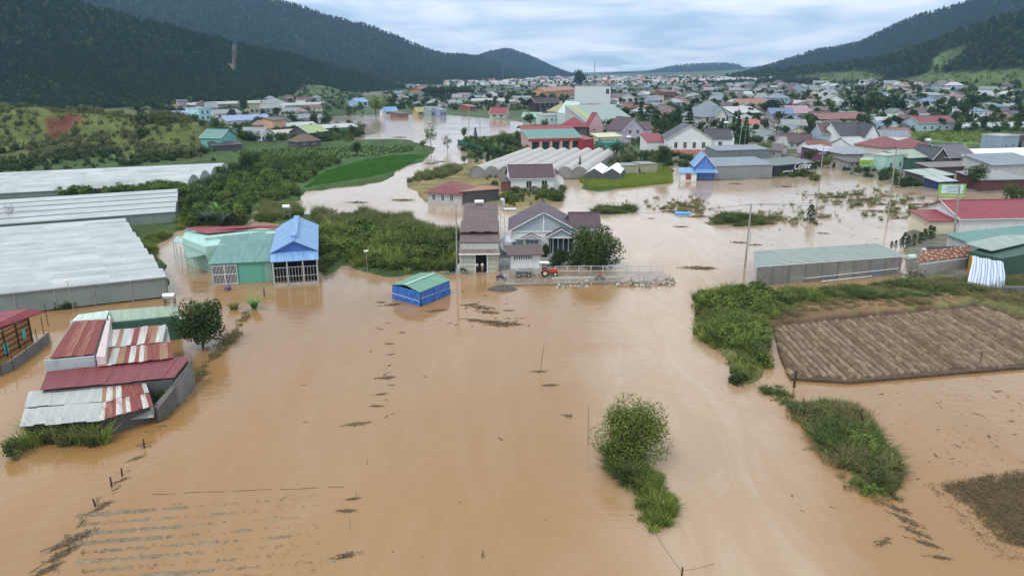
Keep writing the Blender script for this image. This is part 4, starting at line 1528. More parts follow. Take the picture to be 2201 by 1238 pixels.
for u in (470, 500, 545):
    p = G0(u, 515 + (500 - u) * .1, 3.0) - O
    window(mint, (p.x, p.y - .35, 3.4), (1, 0.05, 0), (0, -1, 0), 1.0, 0.6, DKGREEN, GLASS, 1)
FOOT.append((O.x, O.y + 8, 10))

ws, W = hpx('workshop', 'green sheet workshop with a shutter door and white barred gates beside the blue roofed house', 'workshop', (458, 612), (592, 605), 14.5, 3.6, 'sf', 1.4, GREENW, R_TEAL, over=0.35,
            door_at=[('f', 0.62, 3.6, 3.1, mat('shutter_green', (0.10, 0.33, 0.25), 0.5, 'board', (0.12, 0.36, 0.27), period=0.2))])
WHITEBAR = mat('white_bar', (0.68, 0.69, 0.70), 0.5)
for x0 in (0.15, 2.1):
    g = MB().box((x0, -.12, 0.1), (x0 + 1.85, -.05, 3.2)).build('gate_back', DARK, ws)
    for k in range(9):
        x = x0 + 0.05 + k * 0.218
        MB().box((x - .03, -.2, 0.1), (x + .03, -.13, 3.2)).build('gate_bar', WHITEBAR, ws)
    m = MB()
    for z in (0.1, 1.7, 3.2):
        m.box((x0 - .03, -.24, z - .05), (x0 + 1.88, -.14, z + .05))
    m.box((x0 - .06, -.25, -.5), (x0, -.12, 3.3)).box((x0 + 1.85, -.25, -.5), (x0 + 1.91, -.12, 3.3))
    m.build('gate_frame', WHITEBAR, ws)
m = MB()
for k in range(5):
    m.box((W - 1.3 + k * .25, -.18, 0.2), (W - 1.25 + k * .25, -.12, 3.3))
m.build('side_grille', WHITEBAR, ws)

bh, W = hpx('house', 'blue sheet roofed house with a dark barred front beside the green workshop', 'house', (592, 606), (684, 600), 21, 5.2, 'gy', 1.7, BLUEGREY, R_BLUE, over=0.4, fascia=False)
m = MB().box((W / 2 - .5, 2.2, 7.0), (W / 2 + .5, 20, 7.35)).build('ridge_vent', R_BLUE, bh)
mb = MB()
mb.slab([(-.3, -2.6, 4.1), (W + .35, -2.6, 4.1), (W + .35, 0.0, 5.0), (-.3, 0.0, 5.0)], 0.1)
mb.build('porch_roof', R_BLUE, bh)
MB().face([(0.05, -.02, 5.0), (W - .05, -.02, 5.0), (W / 2, -.02, 6.75)]).build('gable_panel', mat('deep_blue_panel', (0.05, 0.13, 0.40), 0.6), bh)
MB().box((0, -.1, 0), (W, -.03, 4.2)).build('front_opening', DARK, bh)
for k in range(15):
    x = 0.1 + k * (W - .2) / 14
    MB().box((x - .03, -2.4, 0.3), (x + .03, -2.34, 3.0)).build('bar', STEEL, bh)
m = MB()
for z in (0.3, 1.5, 3.0):
    m.box((0, -2.45, z - .05), (W, -2.41, z + .05))
m.box((0, -2.5, -.8), (W, -2.2, 0.25))
m.build('bar_frame', STEEL, bh)
for x in (0.0, W * .32, W * .68, W + .05):
    MB().box((x - .09, -2.5, -.8), (x + .09, -2.32, 4.1)).build('column', GREYW, bh)
p = G0(618, 475, 0)
tank('water_tank', 'silver water tank on a tall stand behind the blue roofed house', (p.x, p.y, gz(p.x, p.y)), 0.55, 1.7, True, 0.0, 2.3)

# ---- the blue tarpaulin shelter
O = G0(900, 640, 0)
tent = thing('tarpaulin_shelter', 'blue tarpaulin shelter with a green sheet roof standing in the flood', 'shelter', O)
HOUSE_MARK.append(('the blue shelter', 900, 620))
TARP = mat('blue_tarpaulin', (0.025, 0.095, 0.36), 0.5, 'cloth', (0.05, 0.17, 0.50), scale=1.2)
cs = [(843, 611, 2.3), (903, 627, 2.3), (965, 602, 2.3), (903, 587, 2.3)]
W4 = [G0(*p) - O for p in cs]
for i, (a, b_) in enumerate(zip(W4, W4[1:] + W4[:1])):
    m = MB()
    nn = 10
    ring = []
    d = (b_ - a)
    nr = Vector((d.y, -d.x, 0)).normalized()
    for k in range(nn + 1):
        q = a.lerp(b_, k / nn)
        o1 = nr * (0.10 * math.sin(k * 2.1 + i) + (0.0 if k % 3 else 0.06))
        ring.append([Vector((q.x, q.y, 2.25)), q * 1.0 + o1 * 1.0 + Vector((0, 0, -1.2)), q * 1.015 + o1 * 1.6 + Vector((0, 0, -2.3))])
    for k in range(nn):
        for j in range(2):
            m.face([ring[k][j + 1], ring[k + 1][j + 1], ring[k + 1][j], ring[k][j]])
    m.build('tarpaulin_side', TARP, tent)
A, B, C, E_ = [q + Vector((0, 0, 0)) for q in W4]
cen = (A + B + C + E_) / 4
A, B, C, E_ = [q + (q - cen) * 0.05 for q in (A, B, C, E_)]
r0, r1 = (A + B) / 2 + Vector((0, 0, .55)), (E_ + C) / 2 + Vector((0, 0, .55))
TG = roofm('shelter_green', (0.13, 0.29, 0.20))
for tri in ([B, C, r1, r0], [E_, A, r0, r1]):
    MB().slab(tri, 0.06).build('roof_sheet', TG, tent)
MB().slab([r0 + Vector((-.3, .2, .03)), r0 + Vector((.3, -.2, .03)), r1 + Vector((.3, -.2, .03)), r1 + Vector((-.3, .2, .03))], 0.04).build('ridge_sheet', roofm('pale_ridge', (0.30, 0.45, 0.38)), tent)
for a, b_, z in ((W4[0], W4[1], .9), (W4[1], W4[2], 1.2)):
    m = MB().tube([Vector((a.x, a.y, z)) * 1.03, Vector((b_.x, b_.y, z * .8)) * 1.03], 0.035, 4)
    m.build('tie_rope', TRIM, tent)
m = MB().tube([W4[1].lerp(W4[2], .5) + Vector((0.2, -.25, -2.6)), W4[1].lerp(W4[2], .5) + Vector((0.1, -.2, .1))], 0.05, 5).build('pole', mat('blue_pole', (.1, .25, .6), .5), tent)

# ---- the long narrow house with the stepped brown roof
nh, W = hpx('house', 'long narrow house with a stepped brown roof and an open dark doorway beside the villa', 'house', (990, 583), (1072, 583), 30, 5.2, 'sf', 1.6, GREYW, R_BROWN, over=0.1)
for y0, y1, z0, z1, nm in ((-1.4, 1.8, 3.55, 4.5, 'lower_roof'), (1.9, 5.2, 4.85, 5.55, 'middle_roof'), (5.0, 12.5, 6.0, 6.6, 'upper_roof')):
    MB().slab([(-.2, y0, z0), (W + .2, y0, z0), (W + .2, y1, z1), (-.2, y1, z1)], 0.14).build(nm, R_BROWN if nm != 'lower_roof' else roofm('brown_pale', (0.20, 0.145, 0.13), 'tile_roof', period=.35), nh)
MB().box((-.25, -1.5, 3.35), (W + .25, -1.38, 3.55)).build('fascia', TRIM, nh)
BOARD1 = mat('board_green', (0.44, 0.52, 0.45), 0.6, 'plain')
BOARD2 = mat('board_grey', (0.36, 0.35, 0.31), 0.6, 'plain')
for k in range(8):
    z = k * 0.42
    MB().box((0.1, -.75 - .02 * (k % 2), z), (2.55, -.6, z + .40)).build('board', BOARD1 if k % 2 else BOARD2, nh)
    MB().box((4.75, -.75 - .02 * (k % 2), z), (W - .3, -.6, z + .40)).build('board', BOARD2 if k % 2 else mat('board_cream', (0.46, 0.45, 0.36), 0.6), nh)
MB().box((2.65, -.35, -.2), (4.65, -.25, 3.35)).build('doorway', DARK, nh)
for x in (2.6, 4.7, W - .15, 0.0):
    MB().box((x - .07, -.8, -.8), (x + .07, -.5, 3.4)).build('door_post', TRIM if x in (2.6, 4.7) else CREAM, nh)
MB().box((0.0, -.58, -1), (2.6, -.3, 3.4)).build('front_wall', GREYW, nh)
MB().box((4.7, -.58, -1), (W, -.3, 3.4)).build('front_wall', GREYW, nh)
for x in (1.6, 4.1):
    MB().box((x, 5.0, 5.85), (x + 1.3, 5.12, 6.05)).build('roof_gap', DARK, nh)
p = G0(1030, 436, 7.2)
tank('water_tank', 'white water tank lying on the far end of the stepped brown roof', (p.x, p.y, 7.0), 0.4, 1.9, True, 0.0, 0.0, TRIM)

# ---- the villa
vl, W = hpx('villa', 'white villa with a purple brown roof and grey clapboard gables behind the big round tree', 'villa', (1099, 548), (1236, 548), 11.5, 5.0, 'gy', 3.3, WHITE, R_PURPLE, over=0.6)
CLAP = mat('grey_clapboard', (0.30, 0.36, 0.40), 0.7, 'board', (0.36, 0.42, 0.45), period=0.32)
MB().face([(0.25, -.05, 4.6), (W - .25, -.05, 4.6), (W - .25, -.05, 5.0), (W / 2, -.05, 8.15), (0.25, -.05, 5.0)]).build('gable_boards', CLAP, vl)
MB().box((W / 2 - .12, -.14, 4.5), (W / 2 + .12, -.055, 8.1)).build('gable_post', TRIM, vl)
MB().box((-.05, -.2, 4.45), (W + .05, -.055, 4.62)).build('string_course', TRIM, vl)
# right wing with its own ridge
wall_part(vl, 5.2, 7, 5.0, 'gx', 1.9, WHITE, x0=W - .6, y0=3.2)
roof_part(vl, 5.2, 7, 5.0, 'gx', 1.9, 0.5, R_PURPLE, x0=W - .5, y0=3.2)
# porch gable on the right, little hood over the left window
for x0, x1, y, zb, rs, dep, nm in ((W * .56, W * .98, -1.6, 3.9, 1.6, 2.4, 'porch_roof'), (W * .18, W * .44, -0.8, 3.35, 0.95, 0.9, 'window_hood')):
    xm = (x0 + x1) / 2
    m = MB()
    m.slab([(x0 - .3, y + dep, zb), (x0 - .3, y - .3, zb), (xm, y - .3, zb + rs), (xm, y + dep, zb + rs)], 0.12)
    m.slab([(x1 + .3, y - .3, zb), (x1 + .3, y + dep, zb), (xm, y + dep, zb + rs), (xm, y - .3, zb + rs)], 0.12)
    m.build(nm, R_PURPLE, vl)
    MB().bar((x0 - .3, y - .36, zb - .1), (xm, y - .36, zb + rs - .1), .09).bar((x1 + .3, y - .36, zb - .1), (xm, y - .36, zb + rs - .1), .09).build('fascia', TRIM, vl)
    MB().face([(x0, y, zb - .2), (x1, y, zb - .2), (x1, y, zb), (xm, y, zb + rs - .12), (x0, y, zb)]).build('gable_boards', CLAP if nm == 'porch_roof' else WHITE, vl)
window(vl, (W * .23, -.02, 1.2), (1, 0, 0), (0, -1, 0), 2.3, 1.9, TRIM, mat('greenish_glass', (0.12, 0.2, 0.19), 0.1, spec=.6), 3, bars=1)
window(vl, (0.5, -.02, 1.2), (1, 0, 0), (0, -1, 0), 1.6, 1.7, mat('dark_green_frame', (.08, .17, .14), .6), mat('greenish_glass', (0.12, 0.2, 0.19), 0.1), 1)
x0, x1 = W * .57, W * .97
MB().box((x0, -.1, .4), (x1, -.04, 3.7)).build('porch_glass', GLASS, vl)
for k in range(6):
    x = x0 + (x1 - x0) * k / 5
    MB().box((x - .07, -1.5 if k in (0, 5) else -.2, 0.3), (x + .07, -1.34 if k in (0, 5) else -.11, 3.8)).build('column', TRIM, vl)
MB().box((x0 - .2, -1.7, 3.6), (x1 + .2, -.05, 3.82)).build('porch_beam', TRIM, vl)
MB().box((x0 - .2, -1.7, -1), (x1 + .2, -.05, 0.3)).build('porch_floor', GREYW, vl)
p = G0(1096, 462, 4.6)
tank('water_tank', 'white solar water tank lying by the villa roof edge', (p.x, p.y, 5.6), 0.22, 2.6, True, 0, 0.0, TRIM)
p = G0(1080, 492, 0)
tank('water_tank', 'upright silver tank on a tall thin stand between the narrow house and the villa', (p.x, p.y, 0), 0.55, 1.4, False, 0, 5.2)

# ---- the low gate house and the garden gate
gh, W = hpx('gatehouse', 'low white gatehouse with a flat brown tiled roof before the villa', 'outbuilding', (1098, 578), (1160, 576), 3.5, 2.7, 'sf', 0.5, WHITE, R_BROWN, over=0.7)
for k in range(8):
    MB().box((0.6 + k * .42, -.06, 1.7), (0.78 + k * .42, -.02, 2.35)).build('slot', DARK, gh)
gt = thing('garden_gate', 'pale blue barred garden gate between the narrow house and the gatehouse', 'gate', G0(1074, 580, 0))
m = MB().box((0, 0, .1), (1.9, .06, .2)).box((0, 0, 1.9), (1.9, .06, 2.0))
m.build('frame', mat('pale_blue_paint', (.55, .62, .70), .5), gt)
for k in range(10):
    MB().box((.05 + k * .2, -.03, .1), (.10 + k * .2, .03, 2.1)).build('bar', mat('pale_blue_paint', (.55, .62, .70), .5), gt)
ms = thing('awning_tent', 'small grey plastic awning behind the garden gate', 'awning', G0(1085, 556, 0))
m = MB()
pk = Vector((0.6, 1.0, 4.3))
ring = [Vector((1.6 * math.cos(k * 1.047) + .6, 1.2 * math.sin(k * 1.047) + 1, 3.1 + .15 * (k % 2))) for k in range(6)]
for k in range(6):
    m.slab([ring[k], ring[(k + 1) % 6], pk], .04)
m.build('cover', mat('grey_plastic_sheet', (.5, .52, .58), .4, 'cloth'), ms)
for k in (0, 2, 3, 5):
    MB().tube([(ring[k].x, ring[k].y, -.5), ring[k]], .05, 5).build('pole', STEEL, ms)
# ---- the long grey shed on the right and the crowd of roofs beyond it
O = G0(1780, 620, 0)
sh = thing('shed', 'long grey concrete shed with a flat grey green sheet roof above the ploughed field', 'shed', O)
HOUSE_MARK.append(('the long grey shed', 1780, 580))
RC = [(1620, 572, 3.3), (1946, 549, 3.3), (1886, 523, 3.3), (1621, 540, 3.3)]
SHW = wallm('shed_concrete', (.185, .18, .165), .55)
wall_prism(sh, [(1626, 575, 3.2), (1938, 552, 3.2), (1884, 526, 3.2), (1627, 543, 3.2)], SHW)
wpoly(sh, RC, None, 'roof', roofm('shed_grey', (0.24, 0.28, 0.255)), .12)
a, b_ = G0(1622, 573, 3.2) - O, G0(1946, 550, 3.2) - O
MB().bar(a + Vector((0, -.2, -.02)), b_ + Vector((0, -.2, -.02)), .09).build('fascia', TRIM, sh)
a, b_ = G0(1626, 575, 3.2) - O, G0(1938, 552, 3.2) - O
for k in range(10):
    q = a.lerp(b_, k / 9)
    MB().box((q.x - .09, q.y - .10, -1), (q.x + .09, q.y + .05, 3.1)).build('pilaster', GREYW if k == 0 else wallm('shed_pier', (.15, .15, .14), .6), sh)
for k in range(9):
    q, q2 = a.lerp(b_, (k + .05) / 9), a.lerp(b_, (k + .95) / 9)
    if k in (2, 4, 5, 7):
        MB().slab([(q.x, q.y - .035, 1.2 + .3 * (k % 2)), (q2.x, q2.y - .035, 1.2 + .3 * (k % 2)), (q2.x, q2.y + .04, 1.2 + .3 * (k % 2)), (q.x, q.y + .04, 1.2 + .3 * (k % 2))], 2.4).build('patch_panel', wallm('shed_patch%d' % k, ((.23, .20, .20), (.15, .17, .20), (.22, .22, .19))[k % 3], .5), sh)
q, q2 = a.lerp(b_, .32), a.lerp(b_, .99)
MB().tube([(q.x, q.y - .25, .75), (q2.x, q2.y - .25, 1.25)], .05, 5).build('rail', TRIM, sh)
q, q2 = a.lerp(b_, .42), a.lerp(b_, .78)
MB().tube([(q.x, q.y - 1.5, .45), (q2.x, q2.y - 1.0, .5)], .06, 5).build('loose_pipe', TRIM, sh)
FOOT.append((55, 122, 16))
p = G0(1957, 560, 2.2)
tank('water_tank', 'pale green tank beside the far corner of the long grey shed', (p.x, p.y, 1.4), 0.5, 1.6, True, 0.3, 0.9, mat('pale_green_tank', (.5, .58, .53), .5))
p = G0(1985, 545, 1.5)
tank('water_tank', 'round silver tank behind the potted cypress row', (p.x, p.y, 0.6), 0.45, 1.2, False, 0, 0.5)

rh, W = hpx('house', 'white walled house with a broad crimson gable roof by the flood on the right', 'house', (2060, 505), (2250, 500), 13, 3.6, 'gx', 2.6, WHITE, R_RED, over=0.5, wins=[('l', .5, 1.0, 1.4, 1.2)])
wall_part(rh, 6.5, 7, 2.9, 'sf', 0.7, CREAM, x0=-6.0, y0=1.0, name='porch_wall')
roof_part(rh, 6.6, 7, 2.95, 'sf', 0.9, 0.4, R_RED, x0=-6.2, y0=1.0, name='porch_roof')
tl, W = hpx('shed', 'low teal sheet roofed shed between the crimson roofed house and the tiled lean-to', 'shed', (2078, 545), (2250, 524), 4.5, 2.2, 'sf', 0.6, GREYW, R_TEAL, over=0.4)
# tiled lean-to, every tile laid
O = G0(2010, 590, 0)
tile_r = thing('lean_to', 'grey walled lean-to with a patchy red and cream tiled roof', 'outbuilding', O)
HOUSE_MARK.append(('the tiled lean-to', 2010, 570))
TQ = [(1970, 566, 2.4), (2080, 552, 2.4), (2098, 530, 3.2), (1985, 541, 3.2)]
wall_prism(tile_r, [(1975, 570, 2.2), (2078, 556, 2.2), (2094, 536, 2.9), (1990, 546, 2.9)], CONC)
TM = [mat('tile_red', (0.30, 0.10, 0.06), 0.8), mat('tile_brown', (0.20, 0.085, 0.06), 0.8), mat('tile_cream', (0.45, 0.36, 0.25), 0.8)]
a, b_, c, d = [G0(*p) - O for p in TQ]
nu, nv = 26, 10
tmesh = {}
ex, ey = (b_ - a) / nu, (d - a) / nv
for mi, tm_ in enumerate(TM):
    mb = MB()
    nrm = ex.cross(ey).normalized()
    pts4 = []
    for k, zz in ((0, 0.0), (.33, .07), (.66, .07), (1.0, 0.0)):
        pts4.append((ex * k * 1.02, nrm * zz))
    for k in range(3):
        p0, p1 = pts4[k], pts4[k + 1]
        lo = nrm * 0.07
        mb.face([p0[0] + p0[1] + lo, p1[0] + p1[1] + lo, p1[0] + p1[1] + ey * 1.12, p0[0] + p0[1] + ey * 1.12])
    mb.face([pts4[0][0], pts4[3][0], pts4[2][0] + pts4[2][1] + nrm * .07, pts4[1][0] + pts4[1][1] + nrm * .07])
    t0 = mb.build('tile', tm_)
    tmesh[mi] = t0.data
    bpy.data.objects.remove(t0)
for j in range(nv):
    for i in range(nu):
        if rnd.random() < .03:
            continue
        mi = 2 if (i * 2 + j + (j // 2)) % 5 == 0 or rnd.random() < .1 else rnd.choice((0, 0, 1))
        o = link('tile', tmesh[mi], tile_r)
        o.location = a.lerp(b_, i / nu) + (d - a) * (j / nv) + Vector((rnd.uniform(-.02, .02), rnd.uniform(-.02, .02), .02 + rnd.uniform(0, .03)))
        o.rotation_euler = (0, 0, rnd.uniform(-.05, .05))
FOOT.append((O.x, O.y + 3, 6))
wd = thing('wood_stack', 'dark stack of poles and branches between the grey shed and the tiled lean-to', 'wood pile', G(1955, 600))
for k in range(46):
    x, y = rnd.uniform(-1.8, 2.6), rnd.uniform(-1.4, 1.2)
    a_ = rnd.uniform(0, 3.14)
    l_ = rnd.uniform(.6, 1.8)
    z = rnd.uniform(0.1, 1.7)
    MB().tube([(x - math.cos(a_) * l_, y - math.sin(a_) * l_ * .5, max(.02, z - rnd.uniform(0, .6))), (x + math.cos(a_) * l_, y + math.sin(a_) * l_ * .5, z + rnd.uniform(0, .5))], rnd.uniform(.03, .07), 5).build('pole', rnd.choice((WOOD, DKWOOD, PALEBARK)), wd)

gr = thing('house', 'dark green sheet house with a pale grey green roof at the right edge', 'house', G0(2170, 615, 0))
O = gr.location
wall_prism(gr, [(2084, 540, 3.9), (2152, 556, 3.9), (2320, 524, 4.0), (2180, 512, 4.3)], mat('dark_green_sheet', (.035, .085, .06), .6, 'metal_roof'))
wpoly(gr, [(2132, 539, 4.5), (2201, 523, 4.5), (2330, 500, 4.6), (2152, 506, 5.2), (2074, 523, 4.7)], None, 'roof', roofm('roof_sage', (0.30, 0.36, 0.33)), .12)
FOOT.append((O.x + 3, O.y + 5, 10))
cl = thing('tarpaulin', 'white and blue striped tarpaulin draped down the open front of the green house', 'tarpaulin', G0(2115, 625, 0))
O = cl.location
m = MB()
tl_, tr_, bl_, br_ = G0(2088, 549, 3.6) - O + Vector((0, -.3, 0)), G0(2154, 562, 3.5) - O + Vector((0, -.3, 0)), G0(2077, 611, .8) - O, G0(2158, 628, .5) - O
nu, nv = 18, 8
gpt = [[None] * (nu + 1) for _ in range(nv + 1)]
for j in range(nv + 1):
    for i in range(nu + 1):
        q = tl_.lerp(tr_, i / nu).lerp(bl_.lerp(br_, i / nu), j / nv)
        gpt[j][i] = q + Vector((.05 * math.sin(i * 1.3 + j), -.25 * math.sin(j / nv * math.pi) - .12 * math.sin(i * 1.9), .08 * math.sin(i * .9 + j * .8)))
STR = mat('striped_tarpaulin', (0.50, 0.54, 0.60), 0.55, 'stripe', (0.17, 0.25, 0.40), period=0.30)
for j in range(nv):
    for i in range(nu):
        m.face([gpt[j + 1][i], gpt[j + 1][i + 1], gpt[j][i + 1], gpt[j][i]])
        for q, (jj, ii) in enumerate(((j + 1, i), (j + 1, i + 1), (j, i + 1), (j, i))):
            m.uv[-4 + q] = (ii * .19, jj * .4)
m.build('sheet', STR, cl)
p = thing('orange_panel', 'narrow orange door panel beside the striped tarpaulin', 'panel', G0(2082, 590, 0))
MB().box((-.25, 0, .3), (.35, .1, 3.3)).box((-.3, -.02, 0), (-.22, .12, 3.4)).build('panel', mat('orange_paint', (.6, .25, .04), .6), p)
bw = thing('block_wall', 'grey block wall below the green house at the right edge', 'wall', G(2155, 628))
for k in range(12):
    for j in range(3):
        MB().box((k * .8 + .4 * (j % 2), 0, j * .42 - .3), (k * .8 + .78 + .4 * (j % 2), .25 + rnd.uniform(-.01, .02), j * .42 + .1)).build('block', mat('grey_block', (.20, .20, .21), .85, 'soil', bump=.2), bw)
dk = thing('fence_hedge_wall', 'dark lattice wall behind the small cypress row', 'wall', G0(1990, 552, 0))
MB().box((0, 0, -.5), (8.5, .25, 2.0)).box((-.1, -.05, 1.9), (8.6, .3, 2.05)).build('wall', wallm('lattice_grey', (.15, .15, .15), .6), dk)

# ---- the causeway with its railings, vehicles and people
ZB = 0.32
road = MB()
rq = [G0(1070, 612, ZB), G0(1180, 610, ZB), G0(1448, 606, ZB), G0(1428, 584, ZB), G0(1180, 584, ZB), G0(1075, 584, ZB)]
road.slab([(p.x, p.y, ZB) for p in rq], 1.2)
ro = road.build('causeway', mat('wet_concrete', (0.21, 0.155, 0.105), 0.2, 'soil', (0.27, 0.22, 0.165), bump=.12))
tag(ro, 'wet concrete causeway across the flood', kind='structure')


def railing(name, label, p0, p1, n, hh, bars=5, h0=0.0, m_=None, fill=False):
    t = thing(name, label, 'railing', p0)
    d = p1 - p0
    for k in range(n + 1):
        q = d * (k / n)
        MB().box((q.x - .07, q.y - .07, -.6), (q.x + .07, q.y + .07, hh + .06)).build('post', m_ or STEEL, t)
    nd = Vector((d.x, d.y, 0)).normalized()
    for z in (hh, hh * .12):
        MB().tube([Vector((0, 0, z)), Vector((d.x, d.y, z))], .045, 5).build('rail', m_ or STEEL, t)
    if fill:
        for k in range(int(d.length / .28)):
            q = nd * (.14 + k * .28)
            MB().tube([(q.x, q.y, hh * .12), (q.x, q.y, hh)], .016, 4).build('baluster', m_ or STEEL, t)
    else:
        for z in (hh * .4, hh * .7):
            MB().tube([Vector((0, 0, z)), Vector((d.x, d.y, z))], .02, 4).build('wire_rail', m_ or STEEL, t)
    return t


railing('railing', 'white barred railing along the far side of the causeway', G0(1193, 584, ZB), G0(1424, 582, ZB), 9, 0.95, fill=True, m_=mat('railing_white', (.55, .55, .54), .5))
railing('railing', 'thin pipe railing along the near side of the causeway over the stones', G0(1190, 608, ZB), G0(1440, 604, ZB), 9, 0.95, m_=STEEL)
kb = thing('kerb', 'long pale concrete kerb between the causeway railings', 'kerb', G0(1186, 600, ZB))
d = G0(1335, 597, ZB) - kb.location
MB().slab([(0, 0, .16), (d.x, d.y, .16), (d.x, d.y + .3, .16), (0, .3, .16)], .3).build('kerb_stone', mat('pale_kerb', (.45, .42, .36), .6), kb)
# stones tipped along its edge
STONE = [mat('stone_' + str(i), c, .85, 'soil', bump=.2) for i, c in enumerate(((.34, .30, .25), (.24, .20, .16), (.50, .47, .42), (.36, .22, .15)))]
bank = thing('stone_bank', 'bank of tipped stones and brick rubble along the near edge of the causeway', 'stone bank', G0(1300, 614, 0))


def stone_mesh(seed, mt):
    r = np.random.default_rng(seed)
    import bmesh
    bm = bmesh.new()
    bmesh.ops.create_icosphere(bm, subdivisions=1, radius=.5)
    for v in bm.verts:
        v.co = Vector(v.co) * r.uniform(.7, 1.2)
        v.co.z *= .7
    me = bpy.data.meshes.new('stone')
    bm.to_mesh(me)
    bm.free()
    me.materials.append(mt)
    return me


SM = [stone_mesh(i, STONE[i % 4]) for i in range(8)]
for k in range(280):
    u = rnd.uniform(1195, 1448)
    if 1262 < u < 1325 and rnd.random() < .85:
        continue
    v = rnd.uniform(607, 618) + (6 * max(0, (1245 - u) / 50) if u < 1245 else 0) * rnd.random() + (0 if u < 1400 else -2)
    p = G0(u, v, 0)
    o = link('stone', SM[rnd.randrange(8)], bank)
    s = rnd.uniform(.3, .85)
    o.location = (p.x - bank.location.x, p.y - bank.location.y, max(.02, (616 - v) * .035))
    o.rotation_euler = (rnd.uniform(0, 6), rnd.uniform(0, 6), rnd.uniform(0, 6))
    o.scale = (s * 1.2, s, s * .8)


def wheel(root, c, r, w_, rim=STEEL, axis=(0, 1, 0), name='wheel', hub=True):
    ax = Vector(axis)
    c = Vector(c)
    o = MB().tube([c - ax * w_ / 2, c - ax * w_ * .42, c + ax * w_ * .42, c + ax * w_ / 2], [r * .86, r, r, r * .86], 18).build(name, BLACK, root)
    if hub:
        MB().tube([c - ax * (w_ / 2 + .015), c + ax * (w_ / 2 + .015)], [r * .55, r * .55], 12).build('rim', rim, o)
    return o


RED = mat('tractor_red', (.45, .06, .03), .4, spec=.5)
YRIM = mat('cream_rim', (.62, .52, .32), .5)
p = G0(1158, 593, ZB)
tr = thing('tractor', 'orange red tractor with a white canopy parked on the causeway', 'tractor', (p.x, p.y, ZB), 0.06)
wheel(tr, (1.0, -.62, .62), .62, .38, YRIM); wheel(tr, (1.0, .62, .62), .62, .38, YRIM)
wheel(tr, (2.75, -.55, .40), .40, .26, YRIM); wheel(tr, (2.75, .55, .40), .40, .26, YRIM)
m = MB()
m.slab([(1.7, -.32, 1.25), (3.25, -.30, 1.15), (3.25, .30, 1.15), (1.7, .32, 1.25)], .6)
m.box((1.75, -.36, .75), (3.2, .36, .95))
m.build('hood', RED, tr)
m = MB()
m.box((.3, -.35, .55), (1.8, .35, .85)); m.box((1.8, -.2, .35), (3.1, .2, .65))
m.build('chassis', DKWALL, tr)
for s in (-1, 1):
    m = MB()
    for k in range(6):
        a0, a1 = math.pi * (k / 6) * .9 + .1, math.pi * ((k + 1) / 6) * .9 + .1
        m.slab([(1 + .72 * math.cos(a0), s * .62 - .22, .62 + .72 * math.sin(a0)), (1 + .72 * math.cos(a1), s * .62 - .22, .62 + .72 * math.sin(a1)), (1 + .72 * math.cos(a1), s * .62 + .22, .62 + .72 * math.sin(a1)), (1 + .72 * math.cos(a0), s * .62 + .22, .62 + .72 * math.sin(a0))], .05)
    m.build('mudguard', RED, tr)
MB().box((.55, -.25, .95), (1.05, .25, 1.08)).box((.5, -.25, 1.05), (.6, .25, 1.45)).build('seat', BLACK, tr)
MB().tube([(1.7, 0, 1.1), (1.45, 0, 1.5)], .03, 5).tube([(1.30, 0, 1.42), (1.46, .16, 1.52), (1.6, 0, 1.6), (1.46, -.16, 1.52), (1.30, 0, 1.42)], .02, 4).build('steering_wheel', BLACK, tr)
for y in (-.5, .5):
    MB().tube([(.35, y, .9), (.4, y, 2.35)], .04, 5).build('canopy_post', TRIM, tr)
MB().slab([(.1, -.65, 2.45), (1.75, -.65, 2.4), (1.75, .65, 2.4), (.1, .65, 2.45)], .09).build('canopy', TRIM, tr)
MB().tube([(2.4, .1, 1.2), (2.4, .1, 1.95)], .035, 6).build('exhaust', DKWALL, tr)
for s in (-1, 1):
    MB().tube([(3.25, s * .2, 1.0), (3.3, s * .2, 1.0)], .08, 8).build('headlight', TRIM, tr)
p = G0(1112, 594, ZB)
tt = thing('trailer', 'low grey trailer behind the tractor loaded with pale branches', 'trailer', (p.x, p.y, ZB), 0.02)
wheel(tt, (.2, -.75, .36), .36, .24); wheel(tt, (.2, .75, .36), .36, .24); wheel(tt, (1.9, -.75, .33), .33, .22); wheel(tt, (1.9, .75, .33), .33, .22)
m = MB().box((-.4, -.8, .62), (2.7, .8, .74))
m.build('bed', DKWALL, tt)
MB().tube([(2.7, 0, .6), (3.9, 0, .55)], .06, 5).build('drawbar', STEEL, tt)
for k in range(5):
    MB().box((-.35 + k * .72, -.84, .7), (-.28 + k * .72, -.78, 1.25)).build('stake', STEEL, tt)
MB().box((-.4, -.86, 1.12), (2.7, -.80, 1.2)).build('side_rail', STEEL, tt)
ld = thing('branch_load', 'load of grey sticks and cut stems lying on the trailer', 'load', (p.x, p.y, ZB + .75))
m = MB()
for k in range(60):
    a_ = rnd.gauss(0, .35)
    c_ = Vector((rnd.uniform(-.1, 2.3), rnd.uniform(-.65, .65), rnd.uniform(.05, .55)))
    l_ = rnd.uniform(.4, .9)
    dd = Vector((math.cos(a_), math.sin(a_), rnd.uniform(-.15, .15))) * l_
    m.tube([c_ - dd, c_ + dd], rnd.uniform(.02, .05), 4)
o = m.build('sticks', mat('pale_sticks', (.36, .37, .36), .8, 'soil'), ld)
o['kind'] = 'stuff'


